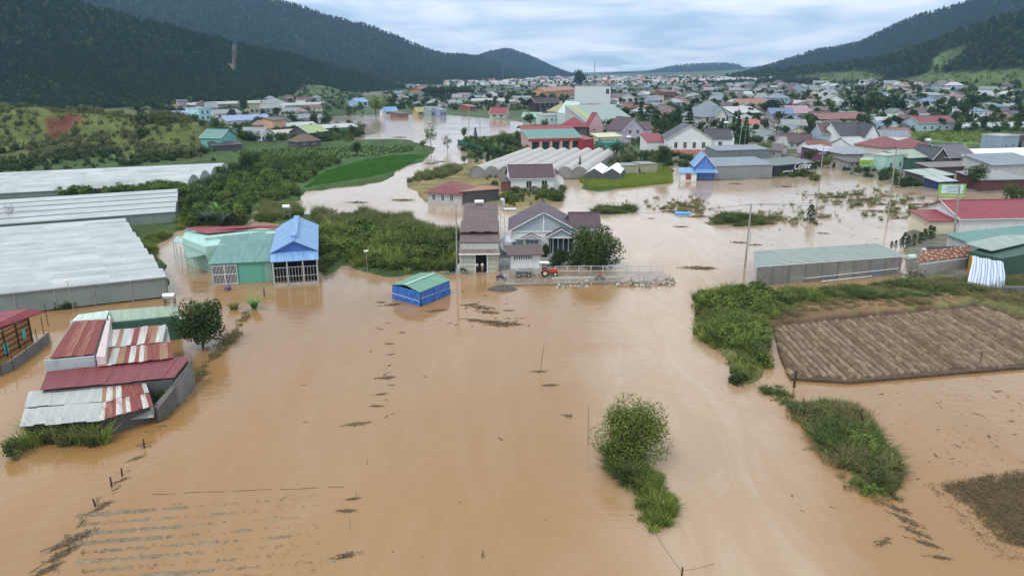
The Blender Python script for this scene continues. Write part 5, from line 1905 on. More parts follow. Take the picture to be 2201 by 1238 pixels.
def person(label, loc, rot, pose='stand', shirt=(.7, .7, .68), pants=(.03, .03, .04), scale=1.0):
    """One continuous body grown over a posed skeleton; clothing by region of the skin."""
    J = {'pel': (0, 0, .92), 'che': (0, .0, 1.28), 'nec': (0, 0, 1.46), 'hd': (0, .02, 1.58), 'top': (0, .02, 1.72)}
    if pose == 'stand':
        for s, nme in ((-1, 'l'), (1, 'r')):
            J['hip' + nme] = (s * .1, 0, .86); J['kn' + nme] = (s * .11, -.02, .48); J['an' + nme] = (s * .12, .02, .08); J['to' + nme] = (s * .13, -.17, .03)
            J['sh' + nme] = (s * .19, 0, 1.40); J['el' + nme] = (s * .27, .02, 1.12); J['ha' + nme] = (s * .25, -.16, .92)
    else:
        d = -.12
        J = {'pel': (0, .12, .78), 'che': (0, -.02, 1.12), 'nec': (0, -.07, 1.30), 'hd': (0, -.09, 1.43), 'top': (0, -.09, 1.57)}
        for s, nme in ((-1, 'l'), (1, 'r')):
            J['hip' + nme] = (s * .1, .06, .76); J['kn' + nme] = (s * .2, -.36, .70); J['an' + nme] = (s * .17, -.22, .30); J['to' + nme] = (s * .17, -.4, .26)
            J['sh' + nme] = (s * .19, -.04, 1.24); J['el' + nme] = (s * .3, -.26, 1.05); J['ha' + nme] = (s * .28, -.52, 1.02)
    R = {'pel': .145, 'che': .155, 'nec': .06, 'hd': .095, 'top': .07, 'hip': .10, 'kn': .065, 'an': .045, 'to': .035, 'sh': .07, 'el': .048, 'ha': .036}
    E_ = [('pel', 'che'), ('che', 'nec'), ('nec', 'hd'), ('hd', 'top')]
    for s in 'lr':
        E_ += [('pel', 'hip' + s), ('hip' + s, 'kn' + s), ('kn' + s, 'an' + s), ('an' + s, 'to' + s), ('che', 'sh' + s), ('sh' + s, 'el' + s), ('el' + s, 'ha' + s)]
    ks = list(J)
    me = bpy.data.meshes.new('body')
    me.from_pydata([J[k] for k in ks], [(ks.index(a), ks.index(b_)) for a, b_ in E_], [])
    o = bpy.data.objects.new('body', me)
    COL.objects.link(o)
    md = o.modifiers.new('skin', 'SKIN')
    me.skin_vertices.new() if not me.skin_vertices else None
    for i, k in enumerate(ks):
        r = R.get(k, R.get(k[:-1], .05))
        me.skin_vertices[0].data[i].radius = (r, r * (.72 if k in ('pel', 'che') else 1))
        me.skin_vertices[0].data[i].use_root = k == 'pel'
    ss = o.modifiers.new('sub', 'SUBSURF')
    ss.levels = ss.render_levels = 1
    bpy.context.view_layer.update()
    nm = bpy.data.meshes.new_from_object(o.evaluated_get(bpy.context.evaluated_depsgraph_get()))
    bpy.data.objects.remove(o)
    nm.materials.clear()
    for mm in (mat('skin', (.36, .2, .13), .6), mat('shirt_%.2f_%.2f' % shirt[:2], shirt, .8), mat('trousers_%.2f' % pants[0], pants, .85), mat('hair', (.012, .01, .01), .6)):
        nm.materials.append(mm)
    zs = {k: J[k] for k in J}
    for f in nm.polygons:
        c = f.center
        best = min(ks, key=lambda k: (c - Vector(J[k])).length - .3 * R.get(k, R.get(k[:-1], .05)))
        b0 = best[:-1] if best not in R else best
        f.material_index = {'pel': 2, 'che': 1, 'nec': 1, 'hd': 0, 'top': 3, 'hip': 2, 'kn': 2, 'an': 2, 'to': 0, 'sh': 1, 'el': 1 if pose != 'stand' else 0, 'ha': 0}[b0]
        f.use_smooth = True
    t = thing('person', label, 'person', loc, rot)
    t.scale = (scale,) * 3
    nm.name = 'body'
    link('body', nm, t)
    return t


p = G0(1026, 582, .2)
person('person in a white shirt stooping by the left side of the dark doorway', (p.x, p.y - .4, .15), .5, 'stand', (.72, .72, .70), (.05, .05, .06), .95)
p = G0(1037, 582, .2)
person('person in a white shirt and light shorts in the middle of the dark doorway', (p.x, p.y - .4, .15), -.1, 'stand', (.75, .75, .73), (.35, .28, .22))


def motorbike(label, loc, rot, colr_):
    t = thing('motorcycle', label, 'motorcycle', loc, rot)
    wheel(t, (0, -.62, .29), .29, .10, axis=(1, 0, 0)); wheel(t, (0, .62, .29), .29, .12, axis=(1, 0, 0))
    pm = mat('bike_%.2f' % colr_[0], colr_, .35, spec=.5)
    MB().slab([(-.13, -.25, .70), (.13, -.25, .70), (.15, .75, .78), (-.15, .75, .78)], .1).build('seat', BLACK, t)
    m = MB().tube([(0, -.5, .62), (0, -.15, .5), (0, .4, .6), (0, .75, .68)], [.1, .13, .13, .07], 7)
    m.slab([(-.16, -.52, .85), (.16, -.52, .85), (.18, -.38, .35), (-.18, -.38, .35)], .06)
    m.build('body', pm, t)
    MB().tube([(0, -.15, .32), (0, .25, .32)], [.13, .12], 7).build('engine', STEEL, t)
    MB().tube([(0, -.62, .3), (0, -.45, .95)], .035, 5).build('fork', STEEL, t)
    MB().tube([(-.33, -.34, 1.02), (0, -.44, .98), (.33, -.34, 1.02)], .022, 5).build('handlebar', BLACK, t)
    MB().tube([(0, -.52, .88), (0, -.6, .87)], [.09, .08], 8).build('headlight', TRIM, t)
    MB().tube([(.12, .1, .25), (.16, .85, .36)], .04, 6).build('exhaust', STEEL, t)
    for s in (-1, 1):
        MB().tube([(s * .33, -.34, 1.02), (s * .36, -.3, 1.16)], .012, 4).build('mirror', BLACK, t)
    return t


p = G0(1077, 603, ZB)
motorbike('dark red motorcycle at the edge of the flooded causeway', (p.x, p.y, ZB + .02), 1.35, (.16, .02, .03))
person('person in a dark purple jacket on the motorcycle beside the sunken mound', (p.x - .1, p.y, ZB - .02), 1.35, 'ride', (.10, .03, .06), (.02, .02, .025))
p = G0(1290, 603, ZB)
motorbike('grey motorcycle crossing the middle of the causeway', (p.x, p.y, ZB + .02), 1.5, (.06, .06, .08))
person('person in a red shirt riding across the middle of the causeway', (p.x - .1, p.y, ZB - .02), 1.5, 'ride', (.45, .05, .03), (.03, .03, .05))
p = G0(985, 586, .2)
motorbike('black motorcycle parked at the left corner of the narrow house', (p.x + 1.0, p.y - .5, .3), .9, (.02, .02, .025))
wr = thing('covered_heap', 'grey tarpaulin covered heap beside the narrow house corner', 'covered heap', G0(987, 583, .2))
m = MB()
rr = [[Vector((math.cos(a * .785) * r_q * (1 + .1 * math.sin(a * 3 + z)), math.sin(a * .785) * r_q * .8, z)) for a in range(8)] for r_q, z in ((.75, -.2), (.7, .5), (.5, 1.05), (.15, 1.35))]
for i in range(3):
    for k in range(8):
        m.face([rr[i][k], rr[i][(k + 1) % 8], rr[i + 1][(k + 1) % 8], rr[i + 1][k]])
m.face(rr[3])
m.build('cover', mat('grey_cover', (.38, .40, .40), .5, 'stripe', (.25, .28, .30), period=.22), wr)

# dark half sunken mound beside the causeway, and the spoil heaps with weed washed round them
def mound(name, label, px, ru, rv, h, mt, seed, cat='mound'):
    c = G0(*px, 0)
    n = 22
    r = np.random.default_rng(seed)
    V, Fq = [], []
    for j in range(n + 1):
        for i in range(n + 1):
            x, y = (i / n * 2 - 1), (j / n * 2 - 1)
            d = math.sqrt(x * x + y * y)
            V.append((x * ru, y * rv, 0))
    V = np.array(V)
    d = np.hypot(V[:, 0] / ru, V[:, 1] / rv)
    V[:, 2] = h * (np.clip(1 - d ** 1.6, -1, 1)) + 0.16 * h * fbm(V[:, 0] * 2.2, V[:, 1] * 2.2, seed) - .03
    ix = np.arange((n + 1) ** 2).reshape(n + 1, n + 1)
    q = np.stack([ix[:-1, :-1], ix[:-1, 1:], ix[1:, 1:], ix[1:, :-1]], -1).reshape(-1, 4)
    me = np_mesh(name, V, q, mt)
    me.polygons.foreach_set('use_smooth', np.ones(len(me.polygons), bool))
    o = link(name, me)
    o.location = c
    return tag(o, label, cat)


mound('gravel_mound', 'dark grey gravel mound half sunk in the flood beside the causeway', (1080, 622), 2.6, 1.5, .8, mat('dark_gravel', (.07, .065, .06), .9, 'soil', (.10, .085, .07)), 3)

# ---- ploughed field with raised beds
fld = [(1662, 700), (2105, 657), (2203, 692), (2500, 740), (2500, 768), (2201, 788), (1826, 820), (1700, 812), (1678, 765)]
FW = [G0(u, v, .35) for u, v in fld]
field = MB().slab([(p.x, p.y, .35) for p in FW][::-1] if False else [(p.x, p.y, .35) for p in FW[::-1]], 1.4).build('ploughed_field', mat('field_soil', (.075, .046, .028), .95, 'soil', (.11, .07, .045)))
tag(field, 'ploughed vegetable field of raised beds above the flood', kind='structure')
d0 = G0(1889, 682, .35)
d1 = G0(2037, 784, .35)
dr = (d1 - d0).xy.normalized()
pn = Vector((-dr.y, dr.x))
poly = [(p.x, p.y) for p in FW]
BED = [mat('bed_straw_%d' % i, c, .9, 'soil', c2, bump=.5, scale=2.2) for i, (c, c2) in enumerate((((.225, .150, .090), (.10, .060, .034)), ((.18, .115, .066), (.085, .050, .030)), ((.28, .205, .140), (.13, .082, .052))))]


def clip_line(o_, d_, poly):
    ts = []
    for i in range(len(poly)):
        a, b_ = Vector(poly[i]), Vector(poly[(i + 1) % len(poly)])
        e_ = b_ - a
        den = d_.x * e_.y - d_.y * e_.x
        if abs(den) < 1e-9:
            continue
        w_ = a - o_
        t = (w_.x * e_.y - w_.y * e_.x) / den
        s = (w_.x * d_.y - w_.y * d_.x) / den
        if 0 <= s <= 1:
            ts.append(t)
    return (min(ts), max(ts)) if len(ts) >= 2 else None


proj = [Vector(q).dot(pn) for q in poly]
k = min(proj) + .5
c0 = d0.xy
nb = 0
while k < max(proj) - .3:
    o_ = pn * k + dr * c0.dot(dr)
    tt_ = clip_line(o_, dr, poly)
    k += .92
    if not tt_ or tt_[1] - tt_[0] < 2:
        continue
    t0, t1 = tt_[0] + rnd.uniform(.25, 1.1), tt_[1] - rnd.uniform(.25, 1.0)
    n = max(3, min(26, int((t1 - t0) / 1.1)))
    mb = MB()
    prev = None
    for i in range(n + 1):
        c_ = o_ + dr * (t0 + (t1 - t0) * i / n) + pn * rnd.uniform(-.09, .09)
        hh = .25 + rnd.uniform(-.07, .07)
        wd_ = .15 + rnd.uniform(-.06, .04)
        ring = [(c_ - pn * (wd_ + .2), .33), (c_ - pn * wd_ * .6, .35 + hh), (c_ + pn * wd_ * .6, .35 + hh + rnd.uniform(-.03, .03)), (c_ + pn * (wd_ + .2), .33)]
        ring = [Vector((q.x, q.y, z)) for q, z in ring]
        if prev:
            for j in range(3):
                mb.face([prev[j], ring[j], ring[j + 1], prev[j + 1]][::-1])
        else:
            mb.face(ring)
        prev = ring
    mb.face(prev[::-1])
    mb.build('soil_bed', BED[nb % 3 if rnd.random() < .4 else (0 if nb % 2 else 2)], field)
    nb += 1

straw = []
while len(straw) < 1500:
    q = (rnd.uniform(min(x for x, _ in poly), min(75, max(x for x, _ in poly))), rnd.uniform(min(y for _, y in poly), max(y for _, y in poly)))
    if inpoly(np.array([q[0]]), np.array([q[1]]), poly)[0]:
        straw.append((q[0], q[1], .47 + rnd.uniform(-.06, .08)))
scatter('bed_straw', 'loose straw and dead stems strewn over the ploughed field', np.array(straw)[:800], T_DRY, .10, .30, tilt=.9)

# ---- half drowned rows, lower left and right: soil and crop remains breaking the surface
RGL = mat('drowned_soil', (.17, .125, .075), .85, 'soil', (.25, .19, .12), bump=.3)


def drowned_rows(name, label, a_px, b_px, n, gap_px, seed, lift=-.02, width=.42):
    r = np.random.default_rng(seed)
    V, Fq = [], []
    base = 0
    for k in range(n):
        va = gap_px * k
        A, B = G0(a_px[0], a_px[1] + va), G0(b_px[0], b_px[1] + va)
        d = (B - A).xy
        ln = d.length
        d.normalize()
        q = Vector((-d.y, d.x))
        m_ = int(ln / .22)
        tt = np.linspace(0, ln, m_)
        hn = fbm(tt * .9 + k * 13, tt * 0 + k * 5.1, seed) * .11 + fbm(tt * .18 + k * 3.3, tt * 0 + k * 9, seed + 1) * .06 + lift
        hn += r.normal(0, .022, m_) - .15 * (tt / ln) ** 1.2
        for j, s in enumerate(np.linspace(-1, 1, 7)):
            z = hn * (1 - s * s) - .07 * s * s + r.normal(0, .014, m_) * (1 - abs(s))
            x = A.x + d.x * tt + q.x * s * width
            y = A.y + d.y * tt + q.y * s * width
            V.append(np.stack([x, y, z], -1))
        ix = base + np.arange(7 * m_).reshape(7, m_)
        Fq.append(np.stack([ix[:-1, :-1], ix[:-1, 1:], ix[1:, 1:], ix[1:, :-1]], -1).reshape(-1, 4))
        base += 7 * m_
    o = link(name, np_mesh(name, np.concatenate(V), np.concatenate(Fq), RGL))
    return tag(o, label, kind='stuff')


drowned_rows('drowned_beds', 'drowned vegetable beds just breaking the surface at the lower left', (165, 1108), (760, 1062), 9, 20, 2, .055)
drowned_rows('drowned_beds', 'fainter drowned beds beyond the lower left rows', (330, 1068), (760, 1040), 2, 18, 4, -.03, .2)
"""leaf litter on them"""
pts = []
for k in range(9):
    for i in range(90):
        t = rnd.random() ** 1.6 * .9
        u = 175 + 570 * t
        v = 1108 - 46 * t + 20 * k + rnd.gauss(0, 2.2)
        p = G0(u, v)
        pts.append((p.x, p.y, .0))
V, Fc = blade_mesh(10, .16, .22, .02, 77, 1.6)
LIT = link('crop_tuft', np_mesh('crop_tuft', V, Fc, mat('drowned_crop', (.12, .10, .045), .8, 'leaf', (.20, .15, .08))))
LIT.location = G0(420, 1150)
tag(LIT, 'limp brown crop plant at the end of a drowned row, lower left', 'plant')
scatter('drowned_crops', 'limp drowned crop plants along the lower left rows', np.array(pts), LIT, .3, .75, tilt=.5)
pts = []
for k in range(13):
    for i in range(26):
        t = rnd.random()
        u = 1850 + 30 * k + (t * 260) - 40
        v = 838 + t * 175 + rnd.gauss(0, 3)
        if u < 2260 and v < 1000 and v > 838 - (u - 1850) * .05 and rnd.random() < .5 + .4 * (u > 2000):
            p = G0(u, v)
            pts.append((p.x, p.y, -.02))
scatter('drowned_seedlings', 'brown seedling rows standing in shallow water on the right', np.array(pts), LIT, .35, .9, tilt=.4)
pts = pts_in([(2020, 1045), (2080, 1030), (2230, 1010), (2260, 1190), (2150, 1165), (2090, 1095)], 2600, 0.0, .02, 9, water=True)
scatter('drowned_crops', 'brown trampled crop remains on the muddy corner, lower right', pts, LIT, .7, 1.6, tilt=.5)
pts = pts_in([(1985, 1040), (2080, 1025), (2230, 1000), (2240, 1215), (2140, 1200), (2060, 1120)], 700, 0.0, .02, 19, water=True)
scatter('drowned_crops', 'scattered brown crop remains in the shallow water round the muddy corner', pts, LIT, .5, 1.2, tilt=.5)

# ---- growth on the banks
WEED = [
    ('bank_grass', 'dense bright green grass and weeds on the bank beside the long shed', [(1490, 650), (1520, 632), (1620, 636), (1720, 640), (1780, 652), (1720, 668), (1632, 700), (1640, 800), (1620, 822), (1592, 822), (1550, 765), (1508, 715)], 900, T_LUSH, .55, 1.3, 3),
    ('bank_grass', 'deep green undergrowth through the bank beside the long shed', [(1495, 650), (1620, 636), (1720, 645), (1632, 700), (1640, 812), (1595, 822), (1550, 765)], 320, T_DEEP, .7, 1.35, 4),
    ('bank_bushes', 'leafy weeds on the bank beside the long shed', [(1500, 650), (1620, 640), (1700, 650), (1645, 700), (1645, 790), (1590, 810), (1545, 760)], 240, S_LIGHT, .4, 1.0, 5),
    ('bank_reeds', 'pale seeded reeds through the bank beside the long shed', [(1490, 650), (1620, 636), (1720, 645), (1650, 700), (1655, 800), (1590, 824), (1502, 715)], 60, T_REED, .4, .8, 41),
    ('bank_shrubs', 'darker bushes on the bank beside the long shed', [(1500, 645), (1700, 640), (1640, 690), (1560, 720)], 70, S_MID, .4, 1.0, 42),
    ('island_reeds', 'pale reeds on the flooded bank at the lower right', [(1708, 888), (1840, 872), (1918, 1000), (1925, 1066), (1815, 1005)], 60, T_REED, .25, .55, 43),
    ('island_litter', 'dead straw along the edges of the flooded bank at the lower right', [(1720, 930), (1850, 880), (1935, 1000), (1940, 1090), (1860, 1085), (1780, 1000)], 110, T_DRY, .5, 1.0, 44),
    ('verge_grass', 'dry and green grass between the grey shed and the ploughed field', [(1640, 640), (1940, 612), (2201, 600), (2400, 600), (2400, 700), (2110, 655), (1800, 672), (1665, 695)], 1600, T_DRY, .5, 1.1, 6),
    ('verge_grass', 'green grass patches along the grey shed', [(1640, 638), (1940, 612), (2201, 610), (2201, 635), (1900, 650), (1700, 655)], 700, T_DEEP, .5, .9, 7),
    ('island_grass', 'deep green grass on the flooded bank at the lower right', [(1708, 888), (1760, 868), (1840, 872), (1860, 920), (1918, 1000), (1925, 1066), (1870, 1080), (1815, 1005), (1770, 960)], 420, T_DEEP, .45, 1.0, 8),
    ('island_grass', 'bright grass through the flooded bank at the lower right', [(1720, 890), (1830, 880), (1900, 1000), (1900, 1060), (1830, 1000)], 180, T_LUSH, .6, 1.0, 9),
    ('island_grass', 'small grass strip between the bank and the flooded bank', [(1640, 838), (1672, 830), (1718, 880), (1700, 888)], 60, T_DEEP, .5, .9, 10),
    ('tree_foot_grass', 'flattened grass at the foot of the lone tree', [(1312, 970), (1340, 975), (1375, 1030), (1350, 1040)], 90, T_DEEP, .6, 1.0, 11),
    ('tree_foot_grass', 'long grass trailing in the current below the lone tree', [(1370, 1040), (1420, 1020), (1455, 1090), (1440, 1135), (1405, 1140), (1380, 1085)], 130, T_LUSH, .6, 1.0, 12),
    ('thicket_reeds', 'yellowish reeds along the back of the thicket behind the blue roofed house', [(665, 470), (780, 462), (885, 474), (985, 503), (985, 520), (880, 500), (700, 490)], 420, T_REED, .6, 1.0, 13),
    ('thicket_bushes', 'dense green bushes of the thicket between the blue roofed house and the narrow house', [(690, 500), (870, 495), (980, 515), (983, 585), (850, 590), (770, 580), (745, 545), (700, 590), (690, 590)], 380, S_MID, .55, 1.3, 14),
    ('thicket_bushes', 'dark bushes through the thicket beside the narrow house', [(800, 510), (980, 520), (982, 585), (860, 588)], 50, S_DARK, .6, 1.1, 15),
    ('thicket_bushes', 'light green bushes through the thicket by the waterlogged path', [(690, 495), (850, 495), (860, 560), (770, 575), (740, 540), (700, 580)], 200, S_LIGHT, .6, 1.1, 16),
    ('thicket_grass', 'light grass through the thicket behind the blue roofed house', [(690, 495), (870, 490), (980, 510), (983, 585), (850, 590), (770, 578), (745, 545), (700, 590)], 420, T_LUSH, .9, 1.9, 57),
    ('thicket_grass', 'yellowish reeds through the thicket behind the blue roofed house', [(690, 490), (870, 488), (980, 508), (960, 560), (800, 560)], 160, T_REED, .5, .95, 58),
    ('reed_hump', 'reeds on the grassy hump in the bend of the river', [(548, 478), (562, 450), (640, 442), (650, 466), (600, 480)], 160, T_REED, .6, 1.0, 17),
    ('hump_grass', 'grass on the grassy hump in the bend of the river', [(548, 478), (562, 450), (640, 442), (650, 466), (600, 480)], 160, T_LUSH, .8, 1.6, 18),
    ('slope_bushes', 'dense bushes over the slope beyond the arched greenhouse', [(385, 430), (500, 372), (520, 345), (640, 345), (740, 350), (690, 372), (640, 410), (640, 428), (545, 448), (525, 484), (400, 486)], 520, S_MID, .5, 1.5, 19),
    ('slope_bushes', 'dark bushes over the slope beyond the arched greenhouse', [(395, 425), (500, 370), (700, 350), (690, 370), (600, 400), (540, 440), (420, 470)], 260, S_DARK, .6, 1.3, 20),
    ('slope_bushes', 'light green bushes over the slope beyond the arched greenhouse', [(385, 430), (560, 380), (640, 415), (560, 440), (500, 440)], 240, S_LIGHT, .6, 1.2, 21),
    ('slope_grass', 'grass between the greenhouses and the mint house', [(280, 530), (380, 500), (400, 470), (520, 486), (345, 555)], 500, T_LUSH, .6, 1.1, 22),
    ('mound_scrub', 'olive scrub over the grassy mound on the left', [(-100, 310), (100, 300), (250, 290), (400, 300), (440, 345), (200, 345), (-100, 352)], 900, S_OLIVE, .4, 1.8, 23),
    ('mound_scrub', 'dark scrub along the foot of the mound on the left', [(-100, 335), (430, 330), (500, 350), (420, 352), (140, 372), (-100, 382)], 300, S_DARK, .6, 1.5, 24),
    ('mound_grass', 'yellow grass over the mound on the left', [(-100, 290), (100, 280), (300, 265), (430, 290), (430, 330), (-100, 330)], 2200, T_REED, .4, .9, 25),
    ('ditch_bushes', 'dark bushes in the ditch before the near greenhouse', [(0, 655), (130, 655), (290, 640), (360, 626), (360, 640), (270, 650), (130, 668), (0, 668)], 130, S_DARK, .3, .7, 26),
    ('field_rows', 'leafy rows behind the bright green field', [(500, 330), (800, 317), (893, 320), (885, 331), (750, 344), (620, 365), (540, 352)], 1200, S_MID, .2, .45, 27),
    ('rice_field', 'yellow green rice plot behind the flood in the middle', [(1252, 366), (1436, 364), (1446, 394), (1345, 404), (1272, 408), (1246, 385)], 2600, T_RICE, .7, 1.1, 28),
    ('green_crop', 'bright green crop of the curved field by the river', [(655, 408), (700, 374), (770, 352), (850, 337), (916, 337), (850, 368), (815, 382)], 3000, T_CROP, .35, .6, 29),
    ('river_reeds', 'reeds along the river bank below the green field', [(838, 392), (862, 372), (905, 372), (900, 386), (860, 400)], 90, T_REED, .5, .9, 30),
    ('river_reeds', 'tall reeds behind the maroon roofed house', [(880, 388), (960, 362), (1000, 366), (960, 385), (900, 394)], 200, T_REED, .6, 1.0, 31),
    ('island_weeds', 'weeds on the small grass island beyond the villa', [(1264, 455), (1300, 446), (1362, 448), (1364, 457), (1300, 462)], 260, T_DEEP, .6, 1.1, 32),
    ('island_weeds', 'weeds on the long grass island by the utility pole', [(1510, 480), (1560, 466), (1600, 470), (1655, 472), (1655, 480), (1580, 487)], 320, T_DEEP, .7, 1.3, 33),
    ('island_weeds', 'dry weeds at the right end of the long grass island', [(1590, 470), (1660, 470), (1662, 482), (1600, 484)], 120, T_DRY, .8, 1.4, 34),
    ('garden_bushes', 'garden bushes before the purple roofed white house', [(1080, 420), (1100, 405), (1210, 400), (1215, 425), (1180, 442), (1090, 446)], 110, S_MID, .4, 1.0, 35),
    ('garden_bushes', 'olive bushes round the purple roofed white house', [(1040, 380), (1090, 360), (1215, 360), (1215, 430), (1090, 440)], 80, S_OLIVE, .4, .9, 36),
    ('yard_bushes', 'dark bushes on the land between the river and the green fronted house', [(985, 300), (1140, 300), (1140, 340), (1010, 352), (990, 330)], 90, S_DARK, .5, 1.4, 51),
    ('yard_bushes', 'green bushes on the land between the river and the green fronted house', [(985, 300), (1140, 300), (1140, 340), (1010, 352), (990, 330)], 90, S_MID, .5, 1.2, 52),
    ('yard_bushes', 'olive bushes and rubbish growth round the lilac gabled house', [(1280, 305), (1440, 325), (1440, 362), (1350, 364), (1270, 350)], 120, S_OLIVE, .4, 1.3, 53),
    ('yard_bushes', 'dark bushes below the white gabled house', [(1340, 330), (1490, 338), (1490, 384), (1440, 362), (1350, 362)], 90, S_DARK, .5, 1.2, 54),
    ('bank_gaps', 'dark leafy weeds low on the bank beside the long shed', [(1495, 650), (1700, 640), (1650, 700), (1655, 800), (1590, 824), (1502, 715)], 130, S_DARK, .25, .7, 55),
    ('island_shrubs', 'light leafy weeds over the flooded bank at the lower right', [(1712, 888), (1838, 872), (1905, 980), (1918, 1062), (1868, 1070), (1790, 990)], 130, S_LIGHT, .15, .6, 59),
    ('island_straw', 'bleached straw through the flooded bank at the lower right', [(1712, 888), (1838, 872), (1905, 980), (1918, 1062), (1868, 1070), (1790, 990)], 150, T_DRY, .7, 1.6, 60),
    ('bank_straw', 'bleached straw through the bank beside the long shed', [(1495, 650), (1620, 636), (1632, 700), (1640, 812), (1595, 822), (1508, 715)], 160, T_DRY, .5, 1.2, 61),
    ('island_leaves', 'dark leafy weeds low on the flooded bank at the lower right', [(1715, 890), (1835, 880), (1910, 1000), (1918, 1060), (1820, 1000)], 60, S_DARK, .2, .55, 56),
    ('greenhouse_bushes', 'green bushes in the gap between the middle and the far greenhouse', [(130, 420), (390, 411), (396, 420), (130, 431)], 110, S_MID, .7, 1.5, 62),
    ('meadow_grass', 'bright meadow grass before the long pale house on the right', [(1885, 290), (1965, 286), (2201, 290), (2300, 300), (2300, 312), (2060, 312), (1940, 298)], 1500, T_LUSH, .5, .9, 37),
    ('shore_bushes', 'bushes along the town shore below the roofs on the right', [(1690, 352), (1770, 352), (1830, 366), (1900, 372), (1960, 392), (2060, 400), (2050, 412), (1950, 404), (1890, 390), (1800, 378)], 110, S_DARK, .5, 1.1, 38),
    ('shore_bushes', 'green bushes along the shore before the coffee shop', [(1660, 376), (1745, 370), (1790, 380), (1740, 392), (1680, 384)], 60, S_MID, .4, .9, 39),
]
for nm, lb, poly_, n, src, s0, s1, sd_ in WEED:
    dens_r = s1
    pp_ = pts_in(poly_, n, 0.0, .05, sd_, .3 if 'bank_' in nm or 'island' in nm else (.3 if 'tree_foot' in nm else 0), 'island' in nm or 'tree_foot' in nm or 'bank_' in nm)
    lump = 0 if nm in ('rice_field', 'green_crop', 'field_rows', 'meadow_grass') else .55
    if lump and len(pp_) > 100:
        pp_ = pp_[fbm(pp_[:, 0] * .8, pp_[:, 1] * .8, sd_ + 40) > -.32]
    if ('bank_' in nm or 'island_' in nm) and len(pp_) > 100 and src not in (S_LIGHT,):
        pp_ = pp_[fbm(pp_[:, 0] * .42, pp_[:, 1] * .42, 91) + .4 * fbm(pp_[:, 0] * 1.3, pp_[:, 1] * 1.3, 92) > -.22]
    if 'mound' in nm and src is not T_REED:
        lump = .13
        pp_ = pp_[fbm(pp_[:, 0] * .13, pp_[:, 1] * .13, len(pp_)) > -.1]
    scatter(nm, lb, pp_, src, s0 * (.4 if lump else 1), s1 * (1.25 if lump else 1), tilt=.3 if lump else .1, lumpy=lump)
# ------------------------------------------------------------------ the middle distance: each building on its own
WB2 = ['f', .5, 1.0, 1.2, 1.3]
hpx('house', 'maroon roofed grey house with arched white windows standing in the river bend', 'house', (920, 437), (992, 441), 11, 3.2, 'hip', 2.2, GREYW, R_MAROON, over=.7, wins=row_wins(3, .9, .9, 1.5, a=.05, b_=.85))
hpx('shed', 'open rust brown roofed shed joined to the maroon roofed house', 'shed', (992, 440), (1072, 430), 8, 3.0, 'sb', .5, DKWALL, roofm('rust_brown', (.30, .13, .07)), over=.8)
h_, W = hpx('house', 'white house with a steep purple brown roof among garden bushes', 'house', (1098, 412), (1190, 410), 9.5, 4.0, 'gx', 3.0, WHITE, R_PURPLE, over=.5, wins=[('f', .42, .9, 1.5, 2.0), ('f', .78, .9, 1.5, 2.0), ('r', .5, .9, 1.2, 1.6)])
MB().box((0.5, -.1, 0.4), (4.2, -.03, 1.1)).build('flower_band', mat('blue_grey_stain', (.28, .32, .40), .8, 'cloth'), h_)
# a gable on its right end
wall_part(h_, 3.4, 9.5, 3.6, 'gy', 1.6, WHITE, x0=W - .3, y0=0.8)
roof_part(h_, 3.4, 9.5, 3.6, 'gy', 1.6, .4, R_PURPLE, x0=W - .3, y0=0.8)
hpx('shed', 'brown doored lean-to at the left end of the purple roofed white house', 'shed', (1078, 412), (1096, 412), 5, 2.8, 'sf', .5, mat('brown_boards', (.16, .07, .05), .8, 'wall', (.10, .05, .04)), R_PURPLE, over=.2)
a, b_, c = G0(1010, 367, 2.6), G0(1262, 368, 2.6), G0(1030, 345, 3.0)
greenhouse('greenhouse', 'wide greyish plastic greenhouse of many round arches behind the purple roofed house', (a.x, a.y, 0), (Vector((.30, 1.0))), (b_ - a).xy, 8, (b_ - a).length / 8, 62, 2.6, 1.5, FILM2, mat('grey_net_2', (.26, .25, .24), .8, 'film'), first_dir=-1)
FOOT.append((20, 270, 22)); FOOT.append((35, 300, 22))
a, b_ = G0(1258, 378, 2.0), G0(1334, 378, 2.0)
greenhouse('greenhouse', 'small greenhouse with two bright white peaked roofs behind the rice plot', (a.x, a.y, 0), Vector((.25, 1)), (b_ - a).xy, 2, (b_ - a).length / 2, 16, 2.6, 1.7, mat('bright_film', (.80, .81, .82), .4, 'film', (.74, .75, .76)), mat('dark_net', (.10, .11, .11), .8, 'film'), arc=False, first_dir=-1)
hpx('shed', 'pale walled nursery shed beside the two peaked greenhouse', 'shed', (1336, 377), (1372, 376), 8, 3.0, 'sb', .2, mat('yellow_slats', (.34, .32, .22), .8, 'wall'), R_GREY, over=.2)
hpx('shed', 'yellowish slatted shed left of the dark round tree by the rice plot', 'shed', (1376, 375), (1412, 374), 8, 3.2, 'sb', .2, mat('yellow_slats', (.34, .32, .22), .8, 'wall'), R_GREY, over=.2)
